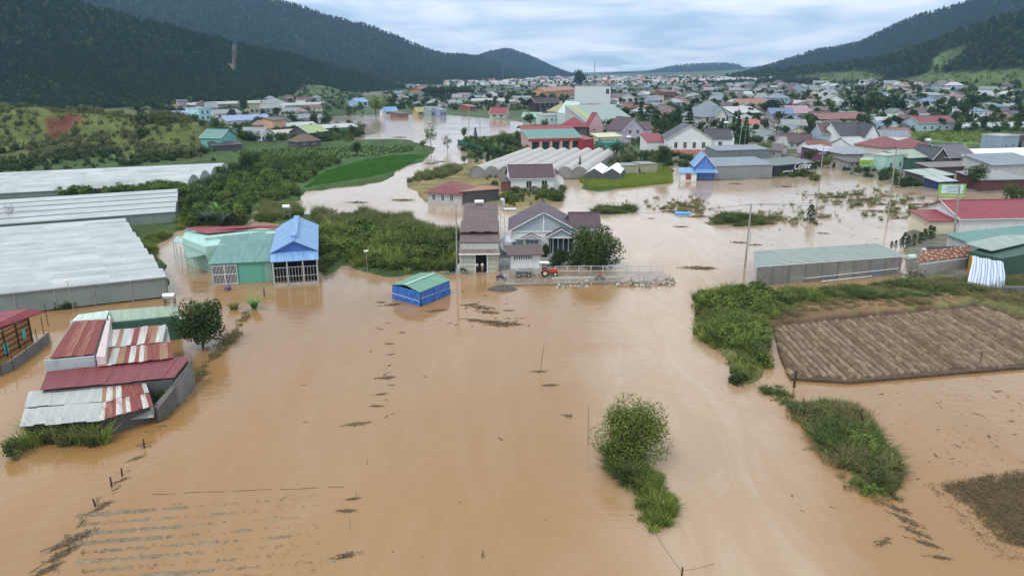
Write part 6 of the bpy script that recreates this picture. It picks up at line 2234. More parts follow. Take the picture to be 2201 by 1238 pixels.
# the blue house by the shore
h_, W = hpx('house', 'bright blue gabled house beside the grey shed on the shore', 'house', (1492, 386), (1532, 386), 9, 4.6, 'gy', 3.4, BLUEW, R_BLUE, over=.5)
wall_part(h_, 5, 4, 2.4, 'sf', .9, WHITE, x0=-4.6, y0=-2.0, name='porch_wall')
roof_part(h_, 5.2, 4, 2.45, 'sf', .9, .4, R_BLUE, x0=-4.8, y0=-2.0, name='porch_roof')
roof_part(h_, 6.0, 3, 2.6, 'sf', .9, .3, R_BLUE, x0=.6, y0=-2.2, name='porch_roof')
MB().box((-3, -2.1, .2), (-1.3, -2.02, 2.0)).build('door', mat('red_brown_door', (.22, .07, .05), .7), h_)
hpx('shed', 'long grey sheet shed with a stepped dark roof right of the blue house', 'shed', (1534, 386), (1659, 382), 12, 4.2, 'sf', 1.2, mat('grey_sheet_wall', (.22, .225, .235), .6, 'wall'), R_SLATE, over=.2)
hpx('shed', 'low lean-to roof behind the long grey sheet shed', 'shed', (1540, 358), (1650, 354), 9, 5.6, 'sf', .8, wallm('shed_back', (.16, .18, .20)), R_SLATE, over=.2)
h_, W = hpx('house', 'big white gabled house with narrow windows above the blue house', 'house', (1434, 330), (1528, 330), 16, 6.2, 'gy', 5.4, WHITE, R_DARK, over=.5, wins=row_wins(4, 2.2, 1.3, 2.4))
wall_part(h_, 9.5, 10, 6.2, 'gx', 3.2, WHITE, x0=W, y0=1.0)
roof_part(h_, 10, 10, 6.2, 'gx', 3.4, .5, R_DARK, x0=W - 2, y0=1.0)
window(h_, (W + 3, .95, 2.2), (1, 0, 0), (0, -1, 0), 1.5, 2.6)
MB().box((2, -.3, -.2), (W, -.05, 1.6)).build('red_hoarding', mat('red_hoarding', (.42, .10, .07), .6, 'cloth', (.5, .3, .25)), h_)
hpx('house', 'small red roofed annexe left of the big white gabled house', 'house', (1390, 326), (1430, 325), 8, 4.0, 'sf', 2.8, WHITE, R_RED, over=.3)
# red roofed market house and what stands round it
h_, W = hpx('house', 'long house with a green sheet front roof and red fascia behind the arched greenhouse', 'house', (1138, 325), (1250, 322), 14, 5.0, 'sf', 3.4, PINK, R_TEAL, over=.6)
MB().box((-.6, -.8, 4.1), (W + .6, -.66, 5.2)).build('red_fascia', mat('red_paint', (.36, .04, .045), .6), h_)
for k in range(6):
    x = .4 + k * (W - .8) / 5
    MB().box((x - .3, -.7, -.5), (x + .3, -.1, 4.2)).build('column', wallm('peach', (.62, .42, .30)), h_)
    if k < 5:
        window(h_, (x + .9, -.02, .6), (1, 0, 0), (0, -1, 0), (W - .8) / 5 - 1.8, 3.0, DKGREEN, GLASS, 3)
roof_part(h_, W, 8, 8.2, 'gx', 1.2, .4, R_RED, y0=13.0, name='red_roof')
hpx('house', 'red hipped roof house behind the green fronted long house', 'house', (1205, 300), (1262, 300), 12, 6.6, 'hip', 3.8, DKWALL, R_RED, over=.8)
hpx('house', 'red annexe with an open front right of the green fronted long house', 'house', (1252, 324), (1276, 322), 9, 4.6, 'sf', 1.2, mat('red_paint', (.36, .04, .045), .6), R_RED, over=.3)
h_, W = hpx('warehouse', 'large warehouse with a huge grey green sheet roof behind the pink gable', 'warehouse', (1268, 290), (1374, 286), 30, 5.0, 'sf', 9.0, GREYW, roofm('warehouse_green', (.21, .27, .25), col2=(.26, .32, .28)), over=.4)
MB().slab([(2.6, -.2, 5.2), (5.4, -.2, 5.2), (5.4, 29.8, 14.1), (2.6, 29.8, 14.1)], .05).build('translucent_strip', mat('yellow_strip', (.36, .38, .13), .6), h_)
h_, W = hpx('house', 'pink curved gable house front before the warehouse', 'house', (1266, 297), (1296, 296), 5, 6.5, 'gy', 6.0, PINK, R_RED, over=.1, fascia=False, wins=[('f', .35, 3.6, 1.3, 1.0)])
hpx('shed', 'low cream and green shop row between the pink gable and the lilac house', 'shop', (1286, 312), (1336, 310), 8, 3.6, 'sf', 1.0, CREAM, mat('cream_roof', (.55, .56, .36), .6, 'metal_roof'), over=.5, wins=row_wins(4, 1, 1.4, 1.2))
hpx('shed', 'teal netted plant shed beside the lilac gabled house', 'shed', (1300, 324), (1338, 322), 8, 3.0, 'flat', 0, mat('teal_net', (.07, .25, .22), .7, 'wall'), mat('teal_net', (.07, .25, .22), .7, 'wall'), over=.1)
h_, W = hpx('house', 'lilac gabled house with a dark brown roof beside the warehouse', 'house', (1338, 308), (1384, 306), 14, 6.4, 'gy', 5.2, LILAC, R_PURPLE, over=.8, wins=[('f', .33, 4.4, 1.5, 1.6), ('f', .68, 4.4, 1.5, 1.6)])
wall_part(h_, 8, 9, 6.0, 'gx', 3, LILAC, x0=W - .5, y0=4)
roof_part(h_, 9, 9, 6.0, 'gx', 3.2, .5, R_BROWN, x0=W - 1, y0=4)
tw, W = hpx('tower_block', 'tall blank white building rising over the town', 'tower block', (1256, 238), (1311, 237), 22, 19.5, 'flat', 0, wallm('tower_white', (.62, .66, .67), .9), GREYW, over=.05, wins=[('f', .88, 13.5, 3.0, 4.2)], z=0.5)
hpx('house', 'pale blue green sheet gable left of the warehouse', 'house', (1228, 276), (1266, 275), 24, 8, 'gy', 7, wallm('palegreen', (.50, .60, .60)), wallm('palegreen', (.50, .60, .60)), over=.2, fascia=False)
h_, W = hpx('house', 'dark brown timber house with white round windows by the river', 'house', (1152, 241), (1200, 240), 15, 8, 'gx', 3.2, mat('dark_timber', (.045, .028, .028), .8, 'wall'), mat('dark_timber_roof', (.05, .035, .035), .7, 'tile_roof'), over=1.5, wins=row_wins(4, 4.8, 1.4, 1.9) + row_wins(3, 1.2, 1.4, 1.9))
hpx('house', 'yellow ochre hipped roof house right of the dark timber house', 'house', (1198, 258), (1236, 257), 15, 6, 'hip', 5, WHITE, R_OLIVE, over=1.0, wins=row_wins(3, 3, 1.6, 2.0))
hpx('house', 'pale mint flat roofed block on the river shore', 'house', (1166, 270), (1206, 269), 14, 6, 'flat', 0, wallm('palemint', (.46, .58, .55)), GREYW, over=.2, wins=row_wins(3, 2.6, 1.3, 1.5))
hpx('house', 'green roofed low house left of the pale mint block', 'house', (1124, 262), (1160, 261), 16, 3.5, 'gx', 2.4, GREENW, roofm('soft_green', (.25, .42, .32)), over=.8)
hpx('house', 'long orange roofed school building at the far side of the town', 'school', (1170, 212), (1235, 206), 18, 8.5, 'gx', 4, wallm('orange', (.55, .30, .14)), R_TERRA, over=1, wins=row_wins(7, 1.4, 2.2, 2.2) + row_wins(7, 5.2, 2.2, 2.0))
hpx('hall', 'long orange brick hall standing over the dark trees across the river', 'hall', (912, 204), (958, 202), 26, 6, 'gx', 4, wallm('brick_orange', (.42, .20, .10)), R_TERRA, over=1)
h_, W = hpx('villa', 'grey villa with a steep slate roof and cream bay windows above the white house', 'villa', (1506, 285), (1572, 282), 18, 9, 'hip', 7.5, wallm('villa_cream', (.60, .61, .53), .8), R_SLATE, over=.9, wins=row_wins(4, 5.4, 1.8, 2.6) + row_wins(4, 1.2, 1.8, 2.4))
wall_part(h_, 7, 4, 9, 'gy', 4.5, wallm('villa_cream', (.60, .61, .53), .8), x0=W * .35, y0=-3)
roof_part(h_, 7, 9, 9, 'gy', 4.5, .6, R_SLATE, x0=W * .35, y0=-3)
for k in range(4):
    window(h_, (W * .35 + .5 + (k % 2) * 3.4, -3.02, 1.2 + 4.2 * (k // 2)), (1, 0, 0), (0, -1, 0), 2.2, 2.4, TRIM, GLASS, 2, bars=1)
hpx('house', 'small house with a bright orange red roof and yellow wall right of the poles', 'house', (1620, 290), (1652, 288), 10, 4.6, 'sf', 2.6, YELLOW, roofm('orange_red', (.42, .10, .06)), over=.4)
hpx('greenhouse', 'long white roofed shed over a dark green wall beside the slate villa', 'shed', (1574, 260), (1634, 257), 12, 5, 'sf', 3.4, DKGREEN, R_PALE, over=.4)
hpx('house', 'blue walled tall narrow house in the middle of the hillside town', 'house', (1664, 232), (1696, 230), 12, 8, 'hip', 3.5, wallm('skyblue', (.33, .46, .62)), R_SLATE, over=.6, wins=row_wins(3, 5, 1.6, 1.8) + row_wins(3, 1.4, 1.6, 1.8))
# right shore
h_, W = hpx('house', 'pale blue house with a brown roof left of the charcoal roofed white house', 'house', (1762, 322), (1800, 322), 13, 7.0, 'gx', 3.6, PALEBLUE, R_BROWN, over=.5)
h_, W = hpx('house', 'white gabled house with a steep charcoal roof joined to the pale blue house', 'house', (1802, 325), (1872, 322), 13, 6.4, 'gx', 5.0, WHITE, R_DARK, over=.5, wins=row_wins(2, 1.4, 2.4, 2.6, a=.02, b_=.6))
wall_part(h_, 7.2, 5, 6.6, 'gy', 4.6, WHITE, x0=W - 7.4, y0=-3.4)
roof_part(h_, 7.2, 10, 6.6, 'gy', 4.6, .5, R_DARK, x0=W - 7.4, y0=-3.4)
window(h_, (W - 5, -3.42, 2.6), (1, 0, 0), (0, -1, 0), 2.4, 2.4, TRIM, GLASS, 3)
LAMS = [
    ('wide grey hip roofed open shed before the white gabled house', (1812, 352), (1880, 350), 14, 3.6, 'hip', 2.0, CONC, roofm('bluegrey_sheet', (.26, .28, .33))),
    ('purple fronted shed with a tilted pale sheet roof left of the grey hip roofed shed', (1768, 346), (1808, 342), 10, 3.6, 'sf', 1.0, mat('purple_wall', (.14, .05, .12), .7, 'wall'), roofm('lilac_sheet', (.42, .42, .48))),
    ('maroon hip roofed house with a small dormer behind the mint shop', (1895, 345), (1960, 342), 15, 5.0, 'hip', 3.4, CREAM, R_MAROON),
    ('second maroon hip roof reaching right behind the mint shop', (1945, 347), (2005, 344), 12, 5.0, 'hip', 3.0, CREAM, R_MAROON),
    ('mint green shop front by the shore utility pole', (1900, 368), (1946, 364), 9, 5.0, 'flat', 0, MINT, GREYW),
    ('pale green sheet roofed shed right of the mint shop', (1950, 366), (2010, 362), 10, 4.2, 'sf', 1.4, DKGREEN, R_LGREEN),
    ('small brown roofed kiosk by the green sign', (1822, 366), (1848, 364), 6, 2.8, 'sf', .8, CONC, R_BROWN),
    ('dark gabled house with white verge boards on the right shore', (2002, 366), (2034, 366), 15, 4.2, 'gy', 3.4, DKWALL, R_DARK),
    ('broad charcoal roof right of the dark gabled house', (2028, 366), (2092, 364), 14, 4.6, 'gx', 3.6, DKWALL, roofm('charcoal_sheet', (.12, .115, .13))),
    ('low brown sheet lean-to along the shore below the dark gable', (1995, 378), (2100, 374), 6, 2.8, 'sf', .7, DKWALL, roofm('brown_sheet', (.20, .16, .16))),
    ('pale green sheet roof over a dark stall on the right shore', (1990, 400), (2048, 396), 8, 2.9, 'sf', .8, DKWALL, roofm('sage_sheet', (.36, .42, .38))),
    ('white sheet awning over a blue tarp stall on the right shore', (2014, 408), (2052, 405), 5, 2.4, 'sf', .6, mat('navy_tarp', (.03, .04, .12), .6), R_PALE),
    ('long grey shed with a dark red boarded side on the right shore', (2105, 412), (2201, 408), 10, 3.4, 'sf', 1.0, mat('dark_red_boards', (.10, .035, .035), .8, 'wall'), R_GREY),
    ('slate roofed long house at the right edge above the boarded shed', (2130, 385), (2240, 380), 12, 4.4, 'sf', 2.0, GREYW, R_SLATE),
    ('small orange sheet roof among the white plastic roofs', (2106, 358), (2150, 355), 8, 3.6, 'sf', .8, DKWALL, roofm('orange_sheet', (.42, .25, .12))),
    ('bluish sheet wall shed beside the billboard tree', (2110, 378), (2140, 376), 7, 3.6, 'sf', .4, wallm('iceblue', (.38, .48, .52)), R_GREY),
    ('pale blue house with a maroon roof and arched front gable above the meadow', (1972, 284), (2048, 281), 12, 5.0, 'gx', 3.0, PALEBLUE, R_MAROON),
    ('blue grey corner house with a white chimney at the right edge', (2150, 325), (2186, 322), 9, 6.0, 'flat', 0, BLUEGREY, GREYW),
    ('dark flat roofed house at the right edge beside the corner house', (2184, 322), (2260, 318), 10, 5.6, 'flat', 0, DKWALL, DKWALL),
    ('pale grey house wall at the left of the meadow beside a leafy tree', (1892, 270), (1960, 267), 9, 5.0, 'sf', .8, PALEBLUE, R_LGREEN),
    ('lilac roofed house in the hillside town beside a white canopy', (1700, 262), (1744, 260), 14, 5.6, 'gx', 4.2, wallm('lilacwhite', (.60, .58, .62)), roofm('pink_sheet', (.40, .24, .28))),
    ('long rusty red roofed row above the white gabled house', (1760, 272), (1866, 268), 12, 4.6, 'gx', 2.8, mat('red_brick_dim', (.22, .08, .06), .8, 'wall'), roofm('dull_red', (.24, .10, .085))),
    ('pink gabled house with a brown roof left of the slate villa', (1416, 252), (1458, 250), 14, 4.6, 'gy', 3.4, PINK, R_BROWN),
    ('terracotta roofed long house above the green wall shed', (1588, 238), (1650, 236), 14, 5.0, 'gx', 4.0, CREAM, roofm('dull_terra', (.32, .16, .12))),
    ('white gabled house beside the tall white building', (1332, 222), (1366, 220), 16, 5.6, 'gy', 4, WHITE, R_BROWN),
    ('red brick tower house in the middle of the town', (1426, 214), (1450, 212), 12, 8, 'sf', 2, mat('brick_red', (.26, .09, .06), .8, 'wall'), R_BROWN),
    ('lilac sheet roofed block before the red brick tower house', (1406, 226), (1426, 225), 12, 8, 'flat', 0, wallm('lilac_sheet_wall', (.50, .48, .54)), GREYW),
    # across the river
    ('blue sheet roofed house with white columns on the far river bank', (826, 250), (855, 249), 9, 3.4, 'gx', 3.2, WHITE, R_BLUE),
    ('brick sided shed right of the blue roofed riverside house', (856, 254), (878, 253), 12, 3, 'sf', 1.0, mat('brick_brown', (.22, .12, .09), .8, 'wall'), R_BROWN),
    ('yellow gabled house on the far river bank', (898, 250), (922, 249), 8, 3.4, 'gx', 3.0, YELLOW, R_OLIVE),
    ('slate roofed teal walled house on the far river bank', (926, 252), (944, 251), 8, 4.6, 'sf', 2.6, wallm('tealgrey', (.25, .34, .34)), R_SLATE),
    ('blue fronted tall house on the far river bank', (945, 252), (960, 251), 8, 5.0, 'sf', 2, wallm('periwinkle', (.28, .32, .48)), R_SLATE),
    ('red roofed long house at the river shore by the pale mint block', (1052, 256), (1088, 255), 16, 4.0, 'gx', 3.8, wallm('sagewall', (.36, .42, .34)), R_RED),
    ('small brick red house in the bushes across the river', (1010, 240), (1025, 239), 10, 4, 'sf', 1.2, mat('brick_red', (.26, .09, .06), .8, 'wall'), R_TERRA),
    ('bright blue house beside the big riverside tree', (770, 230), (792, 229), 16, 4.5, 'gx', 3.2, wallm('skyblue', (.33, .46, .62)), R_BLUE),
    # left village
    ('teal sheet gable shed at the left of the village across the fields', (432, 307), (474, 305), 13, 5.0, 'gx', 3.0, wallm('tealwall', (.16, .38, .36)), R_TEAL),
    ('pale aqua gabled house beside the teal shed', (482, 298), (512, 296), 12, 4.0, 'gy', 3.0, PALEBLUE, R_GREEN),
    ('white cottage with a grey round topped gable in the village across the fields', (556, 304), (590, 303), 11, 3.6, 'gy', 3.2, WHITE, R_GREY),
    ('long low shed with a pale roof before the peach house', (594, 300), (662, 296), 8, 2.8, 'sf', 1.2, CONC, roofm('pinkpale', (.48, .42, .40))),
    ('yellow green gabled timber house at the right of the village', (664, 300), (704, 296), 12, 3.6, 'gx', 3.0, DKWALL, roofm('lime_sheet', (.33, .42, .18))),
    ('peach coloured tall house in the village across the fields', (588, 285), (616, 283), 10, 6.6, 'sf', 1, wallm('peach2', (.58, .36, .24)), R_BROWN),
    ('long grey nursery shed right of the peach house', (618, 284), (684, 281), 10, 3.0, 'sf', 1.4, DKWALL, R_PALE),
    ('long blue sheet roofed hall in the middle of the village', (490, 275), (584, 270), 14, 4.2, 'gx', 2.6, wallm('bluewhite', (.50, .56, .66)), roofm('blueviolet', (.26, .32, .52))),
    ('cyan walled block at the back of the village', (430, 264), (456, 262), 12, 9, 'flat', 0, wallm('cyan', (.36, .62, .68)), GREYW),
    ('grey blue roofed white house at the left of the village', (382, 266), (430, 264), 14, 3.4, 'sf', 3.8, WHITE, roofm('dusk_blue', (.24, .29, .38))),
    ('row house with white pillars behind the cyan block', (460, 258), (520, 254), 12, 4.2, 'gx', 2.2, WHITE, R_GREY),
    ('yellow concrete frame building in the village', (536, 248), (560, 247), 10, 8, 'flat', 0, wallm('yellowgrey', (.42, .42, .28)), CONC),
    ('grey gabled hall behind the village', (562, 246), (612, 243), 14, 4.5, 'gx', 3, GREYW, R_GREY),
    ('pale greenhouse-roofed shed by the river end of the village', (700, 288), (770, 284), 9, 3.0, 'sf', 1.2, GREENW, R_PALE),
    ('dark low shed at the slope foot before the village', (460, 326), (520, 322), 6, 2.4, 'sf', .8, DKWALL, roofm('black_sheet', (.06, .06, .07))),
    ('brown thatched shelter before the yellow green gabled house', (640, 318), (690, 314), 8, 2.8, 'hip', 2.6, DKWALL, mat('thatch', (.16, .11, .09), .9, 'soil')),
    ('blue sheet roofed house at the far left edge behind the mound', (-30, 292), (26, 290), 14, 6, 'gx', 4, wallm('bluewhite', (.50, .56, .66)), R_DBLUE),
]
for lb, A, B, D, h, kd, rs, wm_, rm_ in LAMS:
    n = max(2, int(abs(B[0] - A[0]) / 17))
    dist = G0(*A).y
    nm_ = 'shed' if 'shed' in lb or 'stall' in lb or 'lean-to' in lb else 'house'
    wi = row_wins(n, 1.2 if h < 7 else 2.0, 1.3 * dist / 320 if dist > 320 else 1.2, 1.5 * max(1, dist / 420)) if nm_ == 'house' and 'broad' not in lb else ()
    if h > 8.5 and wi:
        wi = list(wi) + row_wins(n, h * .6, 1.6, 2.2)
    hpx(nm_, lb, nm_, A, B, D, h, kd, rs, wm_, rm_, over=.5 if kd != 'flat' else .15, wins=wi)
for lb, A, B, C, spans, mt in (('long white plastic greenhouse at the right edge above the meadow', (2062, 272), (2062, 266), (2300, 268), 1, FILM),
                               ('white plastic roofs bunched at the right edge over the shore', (2062, 345), (2090, 330), (2260, 340), 3, FILM)):
    pass
a, b_ = G0(2066, 276, 3), G0(2320, 272, 3)
greenhouse('greenhouse', 'long white plastic greenhouse above the meadow at the right edge', (a.x, a.y, a.z - 3), (b_ - a).xy, Vector((0, 1)), 2, 9, 70, 3.0, 2.0, FILM, NETTING)
FOOT.append((a.x + 20, a.y + 9, 22))
a = G0(2075, 352, 3)
b_ = G0(2290, 346, 3)
greenhouse('greenhouse', 'bunched white plastic roofs behind the shore sheds at the right edge', (a.x, a.y, .4), (b_ - a).xy, Vector((-.1, 1)), 4, 6, 48, 3.4, 1.7, mat('bright_film', (.80, .81, .82), .4, 'film', (.74, .75, .76)), NETTING)
FOOT.append((a.x + 20, a.y + 12, 24))
a = G(1540, 182)
b_ = G(1640, 176)
greenhouse('greenhouse', 'long white greenhouse high in the far town', (a.x, a.y, a.z), (b_ - a).xy, Vector((0, 1)), 3, 18, (b_ - a).length, 5, 5, FILM, NETTING)
for q0, q1, lb in (((600, 238), (690, 234), 'pale plastic greenhouse strip beyond the village on the left'), ((1012, 226), (1085, 224), 'long white greenhouse strip across the river'), ((400, 236), (560, 230), 'pale greenhouse strip along the foot of the pine hill')):
    a, b_ = G(*q0), G(*q1)
    greenhouse('greenhouse', lb, (a.x, a.y, a.z), (b_ - a).xy, Vector((0, 1)), 2, 10, (b_ - a).length, 3.5, 2.0, FILM2, NETTING)
    FOOT.append(((a.x + b_.x) / 2, a.y + 8, 20))

# ------------------------------------------------------------------ the rest of the town
FOOTA = lambda: np.array(FOOT)
for q in (FIELD_GREEN, FIELD_BACK, MEADOW):
    pass
ROOFS = [('rust red', roofm('t_rustred', (.19, .07, .055))), ('maroon', roofm('t_maroon', (.14, .05, .052))), ('purple brown', R_PURPLE), ('grey', R_GREY), ('grey', R_GREY), ('slate blue', R_SLATE), ('grey green', roofm('t_gg', (.17, .22, .20))), ('pale metal', R_PALE), ('terracotta', roofm('t_terra', (.24, .105, .07))), ('charcoal', R_DARK), ('brown', R_BROWN), ('brown', R_BROWN), ('dull blue', roofm('t_blue', (.13, .20, .32))), ('zinc grey', roofm('t_zinc', (.33, .34, .35))), ('dusty pink', roofm('t_pink', (.25, .165, .16)))]
WALLS = [('white', WHITE), ('cream', CREAM), ('pale blue', PALEBLUE), ('pale mint', wallm('t_mint', (.36, .44, .41))), ('grey', GREYW), ('concrete', CONC), ('pale lilac', wallm('t_lilac', (.44, .41, .45))), ('white', WHITE), ('white', WHITE), ('concrete', CONC)]
KN = {'gx': 'gabled', 'gy': 'gabled', 'hip': 'hipped', 'sf': 'sloping', 'sb': 'sloping', 'flat': 'flat'}
MARKS = [('the tall white building', 1283, 215), ('the slate villa', 1538, 270), ('the dark timber house', 1175, 228), ('the big warehouse', 1320, 265), ('the tall blue house', 1680, 220), ('the white gabled house', 1840, 300), ('the meadow greenhouse', 2150, 262), ('the meadow house', 2010, 270), ('the orange school', 1200, 200), ('the orange brick hall', 935, 195),
         ('the cyan block', 443, 250), ('the peach house', 602, 270), ('the riverside blue house', 840, 242), ('the brick tower', 1438, 200), ('the long rusty row', 1810, 265), ('the hill greenhouse', 1590, 178), ('the skyline tree', 1245, 190), ('the radio mast', 1277, 172), ('the big riverside tree', 808, 235), ('the dark hill trees', 1880, 250), ('the lilac gabled house', 1360, 285), ('the greyblue house', 405, 258), ('the terracotta long house', 1620, 232)]
USED = {}


def place_words(u, v):
    best = min(MARKS, key=lambda q: abs(q[1] - u) / 22 + abs(q[2] - v) / 6)
    du, dv = u - best[1], v - best[2]
    if abs(dv) > 5 and abs(dv) * 4 > abs(du):
        w_ = 'beyond' if dv < 0 else 'in front of'
    else:
        w_ = 'left of' if du < 0 else 'right of'
    return w_ + ' ' + best[0]


def uniq(lb, u, v, pre=('small', 'far', 'low', 'half hidden')):
    for k in [''] + [p + ' ' for p in pre]:
        if (k + lb) not in USED:
            USED[k + lb] = 1
            return k + lb
    return lb


def ok_spot(x, y, rad):
    a = FOOTA()
    return not ((np.hypot(a[:, 0] - x, a[:, 1] - y) < a[:, 2] + rad).any())


ZONES = [((1240, 1760), (188, 262), 74), ((1560, 2230), (184, 300), 84), ((850, 1250), (184, 236), 46), ((330, 760), (212, 290), 24), ((1280, 2100), (176, 200), 44), ((1640, 1960), (262, 345), 26)]
NB = 0
for (u0, u1), (v0, v1), n in ZONES:
    k = tries = 0
    while k < n and tries < 4000:
        tries += 1
        u = rnd.uniform(u0, u1)
        v = v0 + (v1 - v0) * rnd.random() ** 1.1
        p = G(u, v)
        pa, pb = np.array([u]), np.array([v])
        if p.z < .15 or any(inpoly(pa, pb, q)[0] for q in (FIELD_GREEN, FIELD_BACK, MEADOW, SLOPE_SCRUB)) or p.y > 1900:
            continue
        big = rnd.random()
        W_, D_ = rnd.uniform(8, 15), rnd.uniform(8, 15)
        if big > .88:
            W_ *= 1.7
        if not ok_spot(p.x, p.y + D_ / 2, max(W_, D_) * .42):
            continue
        h = rnd.choice((3.0, 3.2, 3.4, 3.6, 5.6, 6.0)) if v < 300 else rnd.choice((3.0, 3.4, 3.8))
        kd = rnd.choice(('gx', 'gx', 'gy', 'hip', 'hip', 'sf', 'sf', 'flat'))
        rn, rm_ = rnd.choice(ROOFS)
        wn, wm_ = rnd.choice(WALLS)
        if kd == 'flat':
            rm_ = CONC
            rn = 'concrete'
        size = 'long' if W_ > 17 else ('two-storey' if h > 5 else ('low' if h < 3.3 else ''))
        lb = uniq(('%s %s %s house with %s walls %s' % (size, rn, KN[kd], wn, place_words(u, v))).strip(), u, v)
        ws_ = []
        if p.y < 1300:
            nw = 2 if W_ < 12 else 3
            ws_ = row_wins(nw, 1.0, 1.15, 1.25)
            if h > 5:
                ws_ += row_wins(nw, 3.7, 1.15, 1.2)
        rot = rnd.choice((-.35, -.15, 0, .1, .3, .5)) + rnd.uniform(-.08, .08)
        rs = {'gx': D_ * .24, 'gy': W_ * .27, 'hip': min(W_, D_) * .26, 'sf': D_ * .13, 'sb': D_ * .1, 'flat': 0}[kd]
        hr = house('town_house', lb, 'house', (p.x - W_ / 2 * math.cos(rot), p.y - W_ / 2 * math.sin(rot), p.z), rot, W_, D_, h, kd, rs, wm_, rm_, over=.5, wins=ws_, group='houses of the flooded valley town', fascia=False)
        for _ in range(rnd.choice((0, 1, 1, 2))):
            aw, ad, ah = W_ * rnd.uniform(.35, .7), rnd.uniform(3, 5), rnd.uniform(2.2, 2.9)
            ax = rnd.choice((-aw * .7, rnd.uniform(0, W_ - aw), W_ - aw * .2))
            ay = rnd.uniform(-ad, -ad * .4)
            wall_part(hr, aw, ad, ah, 'sf', .5, rnd.choice((CONC, DKWALL, GREYW)), x0=ax, y0=ay, name='lean_to_wall')
            roof_part(hr, aw, ad, ah, 'sf', .5, .4, rnd.choice((R_GREY, R_PALE, R_SLATE, R_BROWN, ROOFS[0][1], ROOFS[6][1])), x0=ax, y0=ay, name='lean_to_roof')
        k += 1
        NB += 1
print('town houses', NB)
# the distant town, a pale grain of hundreds of roofs
DM = [WHITE, R_PALE, CREAM, R_TERRA, R_SLATE, R_MAROON, GREYW, R_GREY]
m = MB()
for k in range(900):
    u = rnd.uniform(950, 1720)
    v = rnd.uniform(168.5, 184)
    p = G(u, v)
    if p.y > 6000 or p.y < 1500:
        continue
    s = rnd.uniform(6, 12) * (1 + p.y / 6000)
    hh = rnd.uniform(3.5, 8)
    a_ = rnd.uniform(-.5, .5)
    c_, s_ = math.cos(a_), math.sin(a_)
    q = [(p.x + s * (c_ * a - s_ * b2 * .7), p.y + s * (s_ * a + c_ * b2 * .7)) for a, b2 in ((-.5, -.5), (.5, -.5), (.5, .5), (-.5, .5))]
    wi_, ri_ = rnd.choice((0, 0, 0, 2, 6)), rnd.choice((1, 1, 3, 4, 5, 7))
    m.prism(q, p.z - 2, [p.z + hh] * 4, wi_, cap=False)
    r0 = ((q[0][0] + q[3][0]) / 2, (q[0][1] + q[3][1]) / 2, p.z + hh + s * .2)
    r1 = ((q[1][0] + q[2][0]) / 2, (q[1][1] + q[2][1]) / 2, p.z + hh + s * .2)
    z_ = p.z + hh
    m.face([(*q[0], z_), (*q[1], z_), r1, r0], ri_)
    m.face([(*q[2], z_), (*q[3], z_), r0, r1], ri_)
o = m.build('distant_town', DM)
tag(o, 'distant pale roofs of the town towards the valley end', kind='stuff')

# ------------------------------------------------------------------ trees one can tell apart
TR = {}
for i in range(4):
    TR['round%d' % i] = tree_mesh('round%d' % i, 8, 3.6, 900, .26, (LF_DARK, LF_MID, LF_DARK, LF_MID)[i], 40 + i, 11, .85)
    TR['far%d' % i] = tree_mesh('far%d' % i, 9, 4.2, 260, .62, (LF_DARK, LF_PINE, LF_DARK, LF_MID)[i], 60 + i, 9, .85)
for i in range(2):
    TR['con%d' % i] = conifer_mesh('con%d' % i, 11, 2.6, 700, LF_PINE, 80 + i)
    TR['cyp%d' % i] = conifer_mesh('cyp%d' % i, 4, .9, 420, LF_PINE, 84 + i, True)


def T(u, v, key, h, label, cat='tree', name='tree', base=8.0, sx=1.0):
    p = G(u, v)
    s = h / base
    return put_tree(name, TR[key], (p.x, p.y, p.z - .1), label, cat, (s * sx, s * sx, s))


BIG = tree_mesh('biground', 8.2, 5.2, 9000, .21, LF_DARK, 90, 30, .84, .40, .3, .28, spread=.74)
p = G(1280, 579)
put_tree('tree', BIG, (p.x, p.y + 1.5, -.3), 'big dense round tree hiding the right side of the villa', rot=1.0)
p = G(1180, 575)
hd = tree_mesh('hedge', 2.6, 2.2, 1500, .15, LF_DARK, 91, 12, .6, .4, .2)
for (u, v, lb, s) in ((1200, 574, 'dark garden hedge behind the tractor canopy', (1.5, .7, 1.2)), (1240, 574, 'dark garden hedge below the villa porch left of the big round tree', (1.4, .8, 1.1)), (1172, 552, 'dark bush against the villa wall above the gatehouse roof', (.7, .5, 1.0))):
    p = G(u, v)
    put_tree('hedge', hd, (p.x, p.y, 0), lb, 'hedge', s, 0.2)
DT = tree_mesh('darktree', 7.0, 3.9, 5200, .19, LF_DARK, 92, 20, .82, .45, .3, .2, spread=.68)
p = G0(437, 748)
put_tree('tree', DT, (p.x, p.y, -.3), 'dark leafy tree beside the rusty roofed compound', scale=(.95, .95, 1.0))
